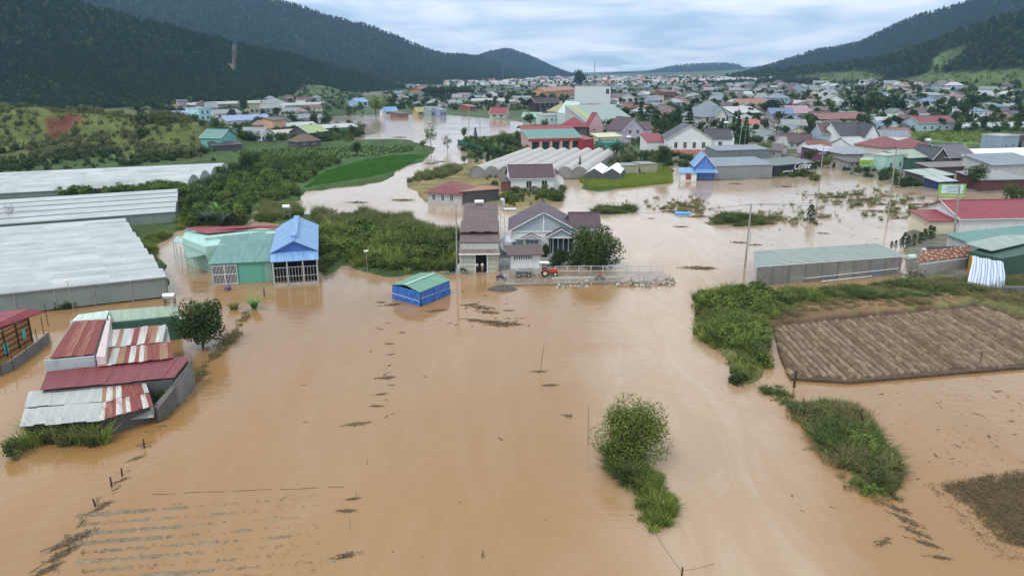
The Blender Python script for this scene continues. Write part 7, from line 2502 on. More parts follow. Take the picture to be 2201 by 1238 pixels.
# the lone tree standing in the current
LT = tree_mesh('lone', 6.0, 3.6, 11000, .145, LF_OLIVE, 93, 30, .78, .3, .25, .13, asp=.36, spread=.80)
LT2 = mat('lone_leaf', (.055, .080, .014), .6, 'leaf', (.25, .30, .065), spec=.15)
LT[0].materials.clear()
LT[0].materials.append(LT2)
p = G0(1360, 990)
put_tree('tree', LT, (p.x, p.y, -.5), 'lone loose leaved tree standing in the flood with grass trailing from its foot', scale=(.98, .98, 1.0))
p2 = thing('flotsam', 'brown twigs and rags caught at the foot of the lone tree', 'flotsam', (p.x, p.y - .4, 0))
m = MB()
for k in range(70):
    a_ = rnd.uniform(0, 6.28)
    r_q = rnd.uniform(.1, 1.1)
    c_ = Vector((math.cos(a_) * r_q * 1.1, math.sin(a_) * r_q * .8, rnd.uniform(.0, .5)))
    dd = Vector((rnd.uniform(-1, 1), rnd.uniform(-1, 1), rnd.uniform(-.3, 1.0))).normalized() * rnd.uniform(.15, .5)
    m.tube([c_ - dd, c_ + dd], .018, 4)
o = m.build('twigs', WOOD, p2)
o['kind'] = 'stuff'
MB().box((-.15, -.75, .05), (.18, -.55, .3)).build('rag', TRIM, p2)

# sparse river trees
TSP = tree_mesh('sparse', 11.5, 3.2, 700, .30, LF_MID, 94, 16, 1.5, .3, .5, .2, spread=.9)
TSB = tree_mesh('brownish', 8, 2.6, 520, .22, LF_OLIVE, 95, 12, 1.25, .3, .4, .12, spread=.9)
p = G(926, 318); put_tree('tree', TSP, (p.x, p.y, p.z - .2), 'tall gappy tree on the river bank by the end of the green field')
p = G(962, 326); put_tree('tree', TSB, (p.x, p.y, p.z - .2), 'thin brownish tree right of the tall gappy river tree')
p = G(910, 322); put_tree('tree', TR['round1'], (p.x, p.y, p.z), 'dark bush tree under the tall gappy river tree', scale=.6)
for u, v, key, h, lb, sx in ((767, 338, 'round0', 6.5, 'dark round tree at the back corner of the bright green field', 1.1),
                         (532, 378, 'round2', 8, 'dark tree beside the arched greenhouse ends', 1.0),
                         (552, 362, 'round0', 6, 'second dark tree right of the arched greenhouse ends', 1.1),
                         (998, 302, 'round0', 7, 'dark tree at the left end of the green net fence', .8), (1022, 304, 'con0', 7, 'pointed tree behind the green net fence', .8),
                         (1075, 318, 'round1', 8, 'wide dark tree right of the green net fence', 1.25), (1112, 306, 'round0', 6, 'small dark tree left of the green fronted long house', 1.0),
                         (1049, 362, 'con1', 6.5, 'pointed dark tree before the many arched greenhouse', .8), (998, 356, 'round3', 4.5, 'small bush tree at the left end of the many arched greenhouse', 1.0),
                         (1246, 372, 'con1', 6, 'narrow dark tree left of the rice plot', .5), (1324, 340, 'round2', 7, 'dark round tree behind the two peaked greenhouse', 1.2),
                         (1425, 366, 'round0', 9, 'dark round tree left of the bright blue house', 1.0), (1640, 340, 'round1', 8, 'leafy tree above the long grey sheet shed', 1.1),
                         (1655, 330, 'round0', 8, 'dark tree right of the street poles', 1.1), (1600, 310, 'con0', 13, 'tall dark conifer by the street poles', .8), (1585, 300, 'con1', 12, 'dark conifer left of the street poles', .8),
                         (1480, 285, 'con1', 15, 'tall dark conifer before the slate villa', 1.0), (1455, 282, 'con0', 14, 'dark conifer left of the slate villa', .9), (1560, 300, 'round2', 7, 'dark tree below the slate villa', 1.0), (1375, 275, 'con0', 16, 'dark conifer right of the big warehouse', .8),
                         (1398, 270, 'far0', 13, 'dark broad tree right of the big warehouse', .9), (2094, 408, 'round0', 8, 'dark wide tree behind the billboard', 1.35), (2170, 452, 'round2', 7.5, 'dark tree over the crimson roof at the right edge', 1.2), (2200, 445, 'round1', 6.5, 'leafy tree at the right edge by the crimson roof', 1.1),
                         (1905, 282, 'round0', 8, 'dark tree in front of the pale grey house wall', 1.2), (2070, 270, 'far0', 14, 'big dark tree right of the pale blue meadow house', 1.0), (2085, 250, 'far1', 16, 'big dark tree above the long meadow greenhouse', 1.0),
                         (1870, 262, 'far0', 20, 'tallest of the dark hill trees', 1.0), (1846, 258, 'far1', 18, 'dark hill tree left of the tallest', 1.0), (1900, 258, 'far2', 17, 'dark hill tree right of the tallest', 1.0), (1925, 250, 'far1', 15, 'smaller dark hill tree above the meadow', 1.0),
                         (1662, 252, 'far0', 13, 'wide dark tree right of the white roofed shed', 1.4), (1640, 250, 'far2', 11, 'dark tree behind the white roofed shed', 1.2),
                         (808, 251, 'far3', 16, 'big round tree on the far river bank', 1.15), (526, 250, 'far0', 14, 'dark tree in the middle of the village', .9), (556, 276, 'far2', 8, 'dark tree before the blue sheet roofed hall', 1.1),
                         (668, 296, 'con0', 7, 'dark conifer before the yellow green gabled house', 1.0), (1140, 272, 'far2', 9, 'leafy tree on the shore before the green roofed low house', 1.5),
                         (1172, 278, 'round3', 6, 'olive bush tree before the pale mint block', 1.5), (758, 296, 'round0', 7, 'round tree at the river end of the village', 1.0), (1740, 352, 'round2', 6, 'dark tree behind the coffee sign', 1.5),
                         (1780, 362, 'round3', 5.5, 'leafy bush tree by the shore pole', 1.2), (1925, 392, 'round1', 4.5, 'leafy bush below the mint shop', 1.4), (2190, 330, 'con0', 5, 'small pointed tree by the corner house', .7),
                         (40, 262, 'far1', 13, 'dark tree left of the red earth bank', 1.2), (72, 268, 'far0', 13, 'second dark tree left of the red earth bank', 1.0), (190, 268, 'far0', 11, 'dark tree right of the red earth bank', 1.0),
                         (300, 254, 'far0', 12, 'left dark tree on the crest of the mound', 1.2), (335, 252, 'far1', 12, 'middle dark tree on the crest of the mound', 1.2), (366, 256, 'far2', 11, 'right dark tree on the crest of the mound', 1.2)):
    T(u, v, key, h, lb, base={'far': 9.0, 'con': 11.0}.get(key[:3], 8.0), sx=sx)
T(1741, 478, 'cyp0', 4.2, 'lone small cypress standing in the flood', base=4.0)
for k, (u, v, h) in enumerate(((1915, 538, 1.6), (1924, 537, 1.7), (1936, 536, 2.3), (1942, 533, 2.9), (1950, 534, 2.4), (1962, 533, 2.6), (1976, 527, 2.4), (1985, 522, 2.7), (1996, 518, 3.0), (2004, 516, 2.6))):
    p = G0(u, v)
    put_tree('cypress', TR['cyp%d' % (k % 2)], (p.x, p.y, .2), '%s cypress of the dark row behind the long grey shed' % ('leftmost', 'second', 'third', 'fourth and tall', 'fifth', 'sixth', 'seventh', 'eighth', 'ninth and tallest', 'rightmost')[k], 'cypress', (h / 4 * .9, h / 4 * .9, h / 4), group='dark cypress row by the shed')
# the big tree on the skyline
p = G(1246, 196)
put_tree('tree', tree_mesh('sky', 24, 10, 900, 1.1, LF_PINE, 97, 14, .85, .4, .3, .8), (p.x, p.y, p.z - 1), 'big dark solitary tree on the skyline beside the radio mast', scale=(1.72 * p.y / F, 1.72 * p.y / F, 1.9 * p.y / F))
# town trees
TG_ = 'trees among the houses of the valley town'
k = tries = 0
TN = ['dark leafy tree', 'dark bushy tree', 'round dark tree', 'mid green tree']
while k < 215 and tries < 5000:
    tries += 1
    z_ = rnd.random()
    u, v = (rnd.uniform(1240, 2230), rnd.uniform(178, 300)) if z_ < .62 else ((rnd.uniform(840, 1250), rnd.uniform(180, 238)) if z_ < .84 else (rnd.uniform(330, 780), rnd.uniform(205, 300)))
    p = G(u, v)
    if p.z < .15 or not ok_spot(p.x, p.y, 1.0) or p.y > 1700 or inpoly(np.array([u]), np.array([v]), MEADOW)[0]:
        continue
    i = rnd.randrange(4)
    put_tree('tree', TR['far%d' % i], (p.x, p.y, p.z - .3), uniq(TN[i] + ' ' + place_words(u, v), u, v, ('small', 'wide', 'tall', 'gappy', 'low', 'slender', 'spreading')), scale=rnd.uniform(.55, 1.15), group=TG_)
    FOOT.append((p.x, p.y, 2.0))
    k += 1
# low green between the houses
pts = []
while len(pts) < 1000:
    u, v = (rnd.uniform(1240, 2260), rnd.uniform(172, 300)) if rnd.random() < .75 else (rnd.uniform(840, 1250), rnd.uniform(174, 236))
    p = G(u, v)
    if p.z > .12 and p.y < 2600 and not inpoly(np.array([u]), np.array([v]), MEADOW)[0]:
        pts.append((p.x, p.y, p.z - .2))
scatter('town_trees', 'many smaller trees through the far town', away(pts, [f[:2] for f in FOOT], 5.0), FT_LEAF, .4, .95)
pts = []
for _ in range(5200):
    z_ = rnd.random()
    u, v = (rnd.uniform(1240, 2300), rnd.uniform(172, 310)) if z_ < .6 else ((rnd.uniform(820, 1250), rnd.uniform(174, 238)) if z_ < .8 else (rnd.uniform(300, 780), rnd.uniform(200, 305)))
    p = G(u, v)
    if p.z > .12 and p.y < 2600 and not inpoly(np.array([u]), np.array([v]), MEADOW)[0]:
        pts.append((p.x, p.y, p.z - .1))
pts = np.array(pts)
scatter('garden_greenery', 'dark shrubs and garden green between the far houses', away(pts[::2], [f[:2] for f in FOOT], 5.5), S_DARK, .9, 2.6)
scatter('garden_greenery', 'lighter garden green between the far houses', away(pts[1::2], [f[:2] for f in FOOT], 5.5), S_MID, .7, 2.2)
pts = []
for _ in range(2600):
    u, v = rnd.uniform(820, 1760), rnd.uniform(169, 184)
    p = G(u, v)
    if p.y < 5000:
        pts.append((p.x, p.y, p.z - .5))
scatter('distant_trees', 'distant trees through the far town', np.array(pts), FT_LEAF, .5, 1.1)
dr_ = [(rnd.uniform(912, 1010), rnd.uniform(206, 211)) for _ in range(130)]
scatter('dark_tree_belt', 'dark belt of trees before the orange brick hall', np.array([tuple(G(*q)) for q in dr_]), FT_LEAF, .9, 1.4)
# left edge pieces
bt = thing('bare_tree', 'bare grey dead tree before the middle greenhouse', 'tree', G0(28, 492, 0))
m = MB()


def branch(m, p, d, l_, r, dep, rr):
    q = p + d * l_
    m.tube([p, q], [r, r * .6], 5, caps=False)
    if dep:
        for _ in range(3):
            branch(m, p.lerp(q, rr.uniform(.5, 1)), (d + Vector((rr.uniform(-.7, .7), rr.uniform(-.7, .7), rr.uniform(-.1, .4)))).normalized(), l_ * .66, r * .55, dep - 1, rr)


branch(m, Vector((0, 0, -.5)), Vector((0.02, 0, 1)), 2.8, .16, 4, random.Random(3))
m.build('trunk', PALEBARK, bt)


def banana(name, label, px, n, h, seed, mt):
    t = thing(name, label, 'plant', G(*px))
    r = random.Random(seed)
    for k in range(n):
        a_ = k * 2.4 + r.uniform(-.3, .3)
        l_ = h * r.uniform(.7, 1.05)
        d = Vector((math.cos(a_), math.sin(a_), 0))
        s = Vector((-d.y, d.x, 0))
        m = MB()
        c0 = Vector((r.uniform(-.3, .3), r.uniform(-.3, .3), 0)) * h * .4
        pr = None
        for i in range(6):
            q = i / 5
            c_ = c0 + d * l_ * .75 * q ** 1.3 + Vector((0, 0, l_ * (1.25 * q - .62 * q * q)))
            w_ = (.04, .14, .17, .15, .10, .0)[i] * h * .55
            ring = (c_ - s * w_ + Vector((0, 0, w_ * .4)), c_, c_ + s * w_ + Vector((0, 0, w_ * .4)))
            if pr:
                m.face([pr[0], pr[1], ring[1], ring[0]])
                m.face([pr[1], pr[2], ring[2], ring[1]])
            pr = ring
        m.build('leaf', mt, t)
    MB().tube([(0, 0, -.6), (0, 0, h * .45)], [.13 * h * .4, .06 * h * .4], 6).build('stem', BARK, t)
    return t


BL = mat('banana_leaf', (.07, .20, .03), .45, 'leaf', (.12, .27, .05), spec=.4)
BLD = mat('dark_frond', (.03, .05, .03), .55, 'leaf', (.06, .085, .045), spec=.4)
banana('banana_plant', 'bright green banana plant in the flood beside the dark leafy tree', (547, 664), 12, 2.6, 1, BL)
for i, (u, v, h) in enumerate(((450, 484, 4.6), (478, 486, 4.8), (505, 484, 4.0), (430, 482, 3.4))):
    banana('frond_plant', '%s dark fronded plant of the clump behind the mint house' % ('big left', 'biggest', 'right', 'small left')[i], (u, v), 18, h, 10 + i, BLD)
banana('banana_plant', 'pale green young banana leaves sticking out of the dark fronds', (465, 462), 6, 4.5, 20, BL)
banana('frond_plant', 'brownish fronded plant behind the thicket reeds', (708, 470), 14, 3.4, 21, mat('brown_frond', (.09, .06, .04), .7, 'leaf', (.14, .10, .06)))
yt = tuft('yellow_bush', 'yellowed drooping bush in the flood left of the banana plant', G0(503, 664), 160, 1.6, .5, .035, mat('yellowed_leaf', (.20, .17, .06), .8, 'leaf', (.28, .26, .10)), 31, .8)
pb = thing('flower_bush', 'purple flowering bush before the workshop gates', 'bush', G0(492, 624))
r0_ = np.random.default_rng(8)
C, Nn, _ = crown_pts(r0_, 420, .8, 6, .7, .4, .4)
V, Fc = leaf_quads(C, Nn, .1, r0_)
link('foliage', np_mesh('foliage', V, Fc, mat('purple_bloom', (.22, .12, .28), .7, 'leaf', (.36, .24, .42))), pb)
cg = [(52, 962, 1.9), (80, 955, 2.2), (110, 950, 2.4), (140, 955, 2.2), (175, 952, 2.4), (200, 955, 2.5), (222, 950, 2.0), (95, 940, 2.2), (155, 938, 2.4)]
for i, (u, v, h) in enumerate(cg):
    tuft('cane_clump', '%s clump of tall cane grass before the rusty roofed compound' % ('leftmost', 'second', 'third', 'middle', 'fifth', 'sixth', 'rightmost', 'left rear', 'right rear')[i], G0(u, v), 110, h * 1.15, .7, .06, GR_REED if i in (2, 3, 5) else GR_LUSH, 50 + i, .7)
db = tree_mesh('darkbush', 2.6, 1.3, 900, .10, LF_DARK, 99, 9, 1.1, .4, .3, .06)
p = G0(32, 985)
put_tree('bush', db, (p.x, p.y, -.4), 'dark leafy bush in the flood at the lower left corner of the cane grass', 'bush', (1.0, .9, 1.05))
p = G0(345, 880)
put_tree('bush', db, (p.x, p.y, .2), 'dry tangled bush at the right end of the rusty roofed compound', 'bush', (.7, .7, .9))

# ------------------------------------------------------------------ poles, wires, mast, signs


def pole(label, px, hgt_, r=.17, lean=(0, 0), arms=1, z=None, m_=None):
    p = G(*px) if z is None else G0(*px, z)
    t = thing('utility_pole', label, 'utility pole', p)
    top = Vector((lean[0], lean[1], hgt_))
    MB().tube([(0, 0, -1.5), top], [r, r * .62], 8).build('pole', m_ or POLE, t)
    for k in range(arms):
        zz = hgt_ - .35 - k * .9
        MB().box((top.x - .9, top.y - .06, zz), (top.x + .9, top.y + .06, zz + .11)).build('crossarm', STEEL, t)
        for s in (-.8, 0.35, .8):
            MB().tube([(top.x + s, top.y, zz + .1), (top.x + s, top.y, zz + .34)], [.05, .03], 6).build('insulator', TRIM, t)
    return p + top


tops = {}
for key, lb, px, hg, r, ln, ar in (
        ('a', 'tall grey utility pole in the flood left of the long grey shed', (1601, 574), 11.5, .2, (.1, 0), 1),
        ('b', 'thick grey utility pole before the crimson roofed house', (2050, 520), 11.5, .24, (-.8, 0), 2),
        ('c', 'leaning utility pole standing in the flood before the shore stalls', (1908, 478), 17, .2, (-.5, 0), 1),
        ('d', 'thin pole right of the leaning flood pole', (1925, 440), 9, .1, (0, 0), 0),
        ('e', 'pale utility pole in the flood by the small cypress', (1752, 476), 16, .16, (-.1, 0), 1),
        ('f', 'grey pole at the left corner of the narrow house', (982, 585), 11.8, .16, (.1, 0), 1),
        ('g', 'tall street pole above the long grey sheet shed', (1588, 318), 15, .2, (.8, 0), 2),
        ('h', 'thin street pole right of the tall street pole', (1600, 314), 13, .12, (.3, 0), 0),
        ('i', 'street pole left of the slate villa', (1490, 290), 15, .16, (.2, 0), 1),
        ('j', 'concrete pole rising out of the rice plot', (1371, 380), 6.5, .13, (.1, 0), 0),
        ('k', 'pale shore pole behind the coffee sign', (1765, 352), 9, .15, (.4, 0), 1),
        ('l', 'small lamp pole with a white head before the near greenhouse', (160, 668), 4.6, .06, (-.3, 0), 0),
        ('m', 'thin pole with a white box at the thicket corner', (790, 590), 4.2, .05, (0, 0), 0),
        ('n', 'thin garden pole between the gatehouse and the hedge', (1182, 574), 5.0, .05, (0, 0), 0),
        ('o', 'power pole in the river left of the red roofed long house', (1008, 262), 14, .25, (0, 0), 1),
        ('p', 'power pole in the river by the net fence', (1032, 275), 14, .22, (0, 0), 1),
        ('q', 'pole before the big warehouse', (1396, 296), 14, .2, (.2, 0), 1), ('r', 'street pole behind the long grey sheet shed', (1668, 330), 12, .18, (.1, 0), 1), ('s', 'street pole before the lilac roofed house', (1718, 300), 12, .18, (-.2, 0), 1), ('t', 'street pole left of the pale blue shore house', (1752, 318), 12, .18, (.1, 0), 1), ('u', 'street pole beside the pale mint block', (1212, 266), 12, .2, (0, 0), 1), ('v', 'street pole right of the slate villa', (1584, 276), 13, .2, (0, 0), 1)):
    tops[key] = pole(lb, px, hg, r, ln, ar)
for key, o_, nm, lb, sz in (('l', (0, 0, 0), 'lamp_head', 'white lamp head on the small lamp pole', .25), ('m', (0, 0, 0), 'junction_box', 'white box on the thin thicket pole', .28)):
    t = thing(nm, lb, nm.replace('_', ' '), tops[key])
    MB().box((-sz * 1.4, -sz / 2, -.1), (sz * 1.4, sz / 2, .12)).box((-sz * .4, -sz * .3, -.25), (sz * .4, sz * .3, -.1)).build('casing', TRIM, t)


def wire(label, a, b_, sag, r=.03):
    pts = [a.lerp(b_, k / 14) - Vector((0, 0, sag * 4 * (k / 14) * (1 - k / 14))) for k in range(15)]
    o = MB().tube(pts, r, 4).build('power_line', mat('wire', (.05, .05, .05), .6))
    return tag(o, label, 'power line')


for a, b_, lb, sg in (('a', 'b', 'power line from the flood pole to the pole before the crimson roof', 1.0), ('a', 'f', 'power line from the flood pole towards the narrow house', 1.6), ('e', 'c', 'power line between the two poles standing in the flood', 1.0), ('c', 'b', 'power line from the leaning pole to the crimson roof pole', .9), ('k', 'e', 'power line from the shore pole down to the cypress pole', 1.2), ('g', 'k', 'power line from the street poles to the shore pole', 1.5), ('g', 'r', 'power line from the tall street pole to the pole behind the grey sheet shed', .8), ('r', 't', 'power line from the grey sheet shed to the pale blue shore house', .8), ('t', 's', 'power line before the lilac roofed house', .8), ('v', 'g', 'power line right of the slate villa', .9), ('q', 'i', 'power line from the warehouse to the slate villa', 1.0), ('u', 'q', 'power line from the pale mint block to the warehouse pole', 1.4), ('i', 'g', 'power line along the street before the slate villa', 1.0)):
    wire(lb, tops[a] - Vector((0, 0, .1)), tops[b_] - Vector((0, 0, .1)), sg)
wire('second power line from the flood pole to the crimson roof pole', tops['a'] - Vector((-.7, 0, .1)), tops['b'] - Vector((-.7, 0, .9)), 1.3)
for u, v0, hgt_, lb in ((1277, 186, 34, 'tall red and white lattice radio mast on the skyline'), (1081, 176, 34, 'far lattice mast below the small rounded hill')):
    p = G(u, v0)
    t = thing('radio_mast', lb, 'mast', p)
    hh = (v0 - (138 if u > 1200 else 146)) * p.y / F * 1.03
    for i in range(6):
        m = MB()
        z0, z1 = hh * i / 6, hh * (i + 1) / 6
        w0, w1 = 1.6 - 1.2 * i / 6, 1.6 - 1.2 * (i + 1) / 6
        for sx, sy in ((-1, -1), (1, -1), (1, 1), (-1, 1)):
            m.tube([(sx * w0, sy * w0, z0), (sx * w1, sy * w1, z1)], .22, 4)
        for sx in (-1, 1):
            m.tube([(sx * w0, -w0, z0), (-sx * w1, -w1, z1)], .13, 4)
            m.tube([(sx * w0, w0, z0), (-sx * w1, w1, z1)], .13, 4)
        m.build('section', mat('mast_grey', (.30, .31, .33), .6) if i % 2 else mat('mast_red', (.36, .20, .18), .6), t)


for u, v, z, lb in ((1993, 306, 7.0, 'pair topping silver water tank on the right maroon hip roof'), (2038, 318, 6.2, 'silver water tank behind the dark gabled shore house'), (2104, 345, 4.5, 'silver water tank left of the small orange sheet roof'), (1790, 268, 6.0, 'silver water tank on the rusty red row'), (1842, 268, 6.0, 'second silver water tank on the rusty red row, right of the first'), (1560, 268, 9, 'silver water tank beside the slate villa roof'), (1350, 300, 6, 'silver water tank behind the lilac gabled house')):
    q = G0(u, v, z)
    tank('water_tank', lb, (q.x, q.y, z - 1.4), .75, 2.0, True, rnd.uniform(-.3, .3), 1.4)


def text(body, size, parent, loc, m_, name='lettering', shear=0.0, ext=.03):
    c = bpy.data.curves.new(name, 'FONT')
    c.body = body
    c.size = size
    c.align_x = 'CENTER'
    c.extrude = ext
    c.shear = shear
    c.offset = .012
    o = bpy.data.objects.new(name, c)
    me = bpy.data.meshes.new_from_object(o)
    bpy.data.objects.remove(o)
    me.materials.clear()
    me.materials.append(m_)
    o = bpy.data.objects.new(name, me)
    COL.objects.link(o)
    o.parent = parent
    o.location = loc
    o.rotation_euler = (math.pi / 2, 0, 0)
    return o


# the coffee shop under dark roofs with its lettering
cs_, W = hpx('coffee_shop', 'dark coffee shop front with white script lettering by the shore', 'shop', (1662, 380), (1744, 374), 9, 4.0, 'sf', .8, mat('shop_dark', (.022, .03, .026), .7, 'wall'), roofm('shop_roof', (.13, .16, .15)), over=.5)
SIGNW = mat('sign_white', (.85, .84, .86), .4)
text('Coffee', 3.1, cs_, (W * .70, -.35, 2.1), SIGNW, shear=.35)
m = MB()
for i, (x, z, l_) in enumerate(((W * .60, 1.35, 2.2), (W * .75, 1.75, 1.0), (W * .80, .95, 3.2), (W * .56, .95, 1.2))):
    for k in range(int(l_ / .3)):
        m.tube([(x + k * .3, -.32, z), (x + k * .3 + .1, -.32, z + .38 * (k % 3 != 1) + .14), (x + k * .3 + .22, -.32, z + .02)], .05, 4)
m.build('script_line', SIGNW, cs_)
m = MB()
for k in range(6):
    m.box((W * .22 + k * .85, -.3, 1.5), (W * .22 + k * .85 + .5, -.26, 1.9 + .15 * (k % 2)))
m.build('small_lettering', SIGNW, cs_)
bd = thing('billboard', 'green framed billboard with a pale blue panel standing in the flood on the right', 'billboard', G0(2012, 438))
Wb = (G0(2070, 438) - G0(2012, 438)).length
MB().box((0, 0, 2.0), (Wb, .15, 5.2)).build('board', mat('sign_green', (.16, .38, .10), .5, 'cloth', (.24, .46, .16)), bd)
MB().box((.8, -.04, 2.7), (Wb - .7, -.005, 4.9)).build('panel', mat('sign_pale', (.48, .62, .64), .5, 'cloth', (.56, .68, .70)), bd)
m = MB()
for k, (a_, b2) in enumerate(((.2, .8), (.15, .9), (.2, .75), (.3, .7))):
    m.box((.8 + (Wb - 1.5) * a_, -.08, 4.5 - k * .48), (.8 + (Wb - 1.5) * b2, -.042, 4.6 - k * .48 + .08))
m.build('text_band', mat('sign_grey', (.25, .33, .38), .6), bd)
m = MB()
m.slab([(.1, -.06, 2.35), (Wb - .1, -.06, 2.15), (Wb - .1, -.02, 2.15), (.1, -.02, 2.35)], .3)
m.build('border_band', mat('sign_lime', (.42, .50, .08), .5), bd)
for x in (.2, Wb - .2):
    MB().tube([(x, .08, -1), (x, .08, 5.2)], .09, 6).build('post', DKWOOD, bd)
sg = thing('sign', 'white and lime green shop sign by the brown roofed kiosk', 'sign', G(1846, 366))
Ws = 4.6
MB().box((0, 0, 1.7), (Ws, .15, 4.3)).build('board', mat('sign_lime_big', (.36, .55, .06), .5), sg)
MB().box((.05, -.05, 3.5), (Ws - .05, -.005, 4.25)).build('panel', TRIM, sg)
m = MB()
for k in range(3):
    m.box((.5, -.04, 2.9 - k * .42), (Ws - .6 - .5 * (k % 2), -.005, 3.1 - k * .42))
m.build('text_band', mat('sign_dkgreen', (.12, .26, .05), .6), sg)
for x in (.3, Ws - .3):
    MB().tube([(x, .08, -.5), (x, .08, 1.8)], .07, 6).build('post', STEEL, sg)
fc = thing('net_fence', 'dark green net fence along the river left of the green fronted house', 'fence', G0(984, 308, 0))
O = fc.location
fp = [G0(984, 312, 0), G0(1010, 320, 0), G0(1040, 328, 0), G0(1072, 332, 0)]
for i in range(3):
    a, b_ = fp[i] - O, fp[i + 1] - O
    MB().slab([(a.x, a.y, 2.6), (b_.x, b_.y, 2.6), (b_.x, b_.y + .08, 2.6), (a.x, a.y + .08, 2.6)], 3).build('net_panel', mat('green_net', (.02, .12, .09), .7, 'cloth'), fc)
for q in fp:
    q = q - O
    MB().tube([(q.x, q.y - .1, -1), (q.x, q.y - .1, 2.8)], .07, 5).build('post', WOOD, fc)
bt_ = thing('tarp_bundle', 'bright blue tarpaulin floating among the weeds in the middle of the flood', 'tarpaulin', G0(1466, 461))
m = MB()
rr = [[Vector((x, y, .55 * (1 - (j / 3) ** 2) + .06 * math.sin(x * 3))) for x, y in ((-1.9 + .5 * j, -.9), (1.9 - .3 * j, -.9 + .1 * j), (1.9 - .5 * j, .9), (-1.9 + .3 * j, .9))] for j in (0,)]
m.prism([(-1.9, -.9), (1.7, -1.0), (2.0, .8), (-1.6, 1.0)], -.2, [.35, .55, .4, .6])
m.build('sheet', mat('cyan_blue_tarp', (.05, .28, .62), .5, 'cloth', (.10, .36, .68)), bt_)
gt2 = thing('wire_gate', 'thin brown wire gate left of the workshop gates', 'gate', G0(418, 628))
m = MB()
for k in range(8):
    m.tube([(k * .32, 0, -.3), (k * .32, 0, 1.7)], .018, 4)
m.tube([(0, 0, 1.7), (2.25, 0, 1.7)], .03, 4).tube([(0, 0, .2), (2.25, 0, .2)], .03, 4)
m.build('bars', mat('rust_brown_bar', (.14, .07, .04), .8), gt2)

# ------------------------------------------------------------------ posts, driftwood, floating weed


def post(label, px, h, r=.06, m_=WOOD, lean=(0, 0), cat='post', name='fence_post'):
    o = MB().tube([(0, 0, -.8), (lean[0] * .5, lean[1] * .5, h * .5), (lean[0], lean[1], h)], [r, r * .95, r * .8], 7).build(name, m_)
    o.location = G0(*px)
    return tag(o, label, cat)


for lb, px, h, r, mt, ln in (
        ('thin pale pole standing alone left of the lone tree', (1264, 955), 4.0, .045, PALEBARK, (-.1, 0)), ('thin leaning pole right of the middle of the flood', (1160, 800), 3.6, .035, WOOD, (.5, 0)),
        ('dark wooden stump post before the ploughed field corner', (1706, 832), 2.0, .15, DKWOOD, (.12, 0)), ('thin post at the edge of the ploughed field', (2105, 788), 2.0, .04, DKWOOD, (0, 0)),
        ('dark post in the flood before the blue roofed house', (568, 636), 1.3, .10, DKWOOD, (.05, 0)), ('grey post topping the washed out fence at the left', (310, 962), .9, .08, DKWOOD, (.05, 0)),
        ('dark post at the bend of the washed out fence', (262, 1022), .75, .08, DKWOOD, (.08, 0)), ('tallest dark post of the washed out fence', (240, 1046), .95, .08, DKWOOD, (.02, 0)),
        ('leaning dark post low on the washed out fence', (206, 1088), .7, .08, DKWOOD, (-.12, 0)), ('pale thin post with a weed clump right of the drowned rows', (752, 1132), .8, .03, PALEBARK, (.02, 0)),
        ('double topped stake at the bottom of the picture', (1464, 1250), 1.2, .07, DKWOOD, (.03, 0)), ('short thin stick beside the drowned rows', (765, 1064), .5, .03, PALEBARK, (.02, 0)),
        ('thin stick in the middle of the open flood', (790, 998), .5, .02, WOOD, (0, 0)), ('thin stake in the floating weed line', (831, 815), .9, .025, WOOD, (0, 0)),
        ('pale stump post standing in the flood beyond the causeway', (1612, 520), 2.2, .08, POLE, (0, 0)), ('dark stake left of the narrow shelter weeds', (985, 690), 1.4, .03, WOOD, (0, 0))):
    post(lb, px, h, r, mt, ln)
dw = thing('driftwood', 'dark crooked driftwood branch arching over the flooded bank', 'driftwood', G0(1848, 925))
MB().tube([(-.0, 0, -.3), (.35, 0, .7), (.1, .1, 1.4), (-.15, .1, 1.9), (-.05, 0, 2.3)], [.13, .12, .10, .08, .05], 7).build('limb', DKWOOD, dw)
MB().tube([(-.15, .1, 1.9), (-.9, .2, 2.25), (-1.5, .2, 2.3)], [.06, .04, .02], 5).build('branch', DKWOOD, dw)
MB().tube([(.3, 0, .8), (-.3, -.1, .5), (-.7, -.1, .9)], [.05, .035, .02], 5).build('branch', DKWOOD, dw)
DEB = []
for i in range(6):
    r = random.Random(200 + i)
    m = MB()
    for k in range(26):
        a_ = r.gauss(0, .5)
        c_ = Vector((r.gauss(0, .55), r.gauss(0, .22), r.uniform(-.02, .10)))
        l_ = r.uniform(.1, .5)
        dd = Vector((math.cos(a_), math.sin(a_) * .6, r.uniform(-.12, .25))) * l_
        m.tube([c_ - dd, c_ + dd], r.uniform(.010, .028), 4)
    rr_ = np.random.default_rng(i)
    nl = 70
    C = np.stack([rr_.normal(0, .5, nl), rr_.normal(0, .2, nl), np.abs(rr_.normal(0, .05, nl)) + .01], -1)
    Nn = rr_.normal(size=(nl, 3)) * .5 + np.array([0, 0, 1.0])
    V, Fc = leaf_quads(C, Nn / np.linalg.norm(Nn, axis=1, keepdims=True), .09, rr_)
    nv = len(m.v)
    f4 = [f for f in m.f if len(f) == 4]
    me = np_mesh('debris', np.concatenate([np.array(m.v), V]), np.concatenate([np.array(f4), Fc + nv]), [WOOD, LF_DRY], [0] * len(f4) + [1] * len(Fc))
    DEB.append(me)


def debris(label, px, s, rot=0.0, flat=1.0, i=None):
    o = link('floating_debris', DEB[rnd.randrange(6) if i is None else i])
    o.location = G0(*px)
    o.rotation_euler = (0, 0, rot)
    o.scale = (s, s * .9, s * flat)
    return tag(o, label, 'floating debris', 'floating weed and twigs on the flood')


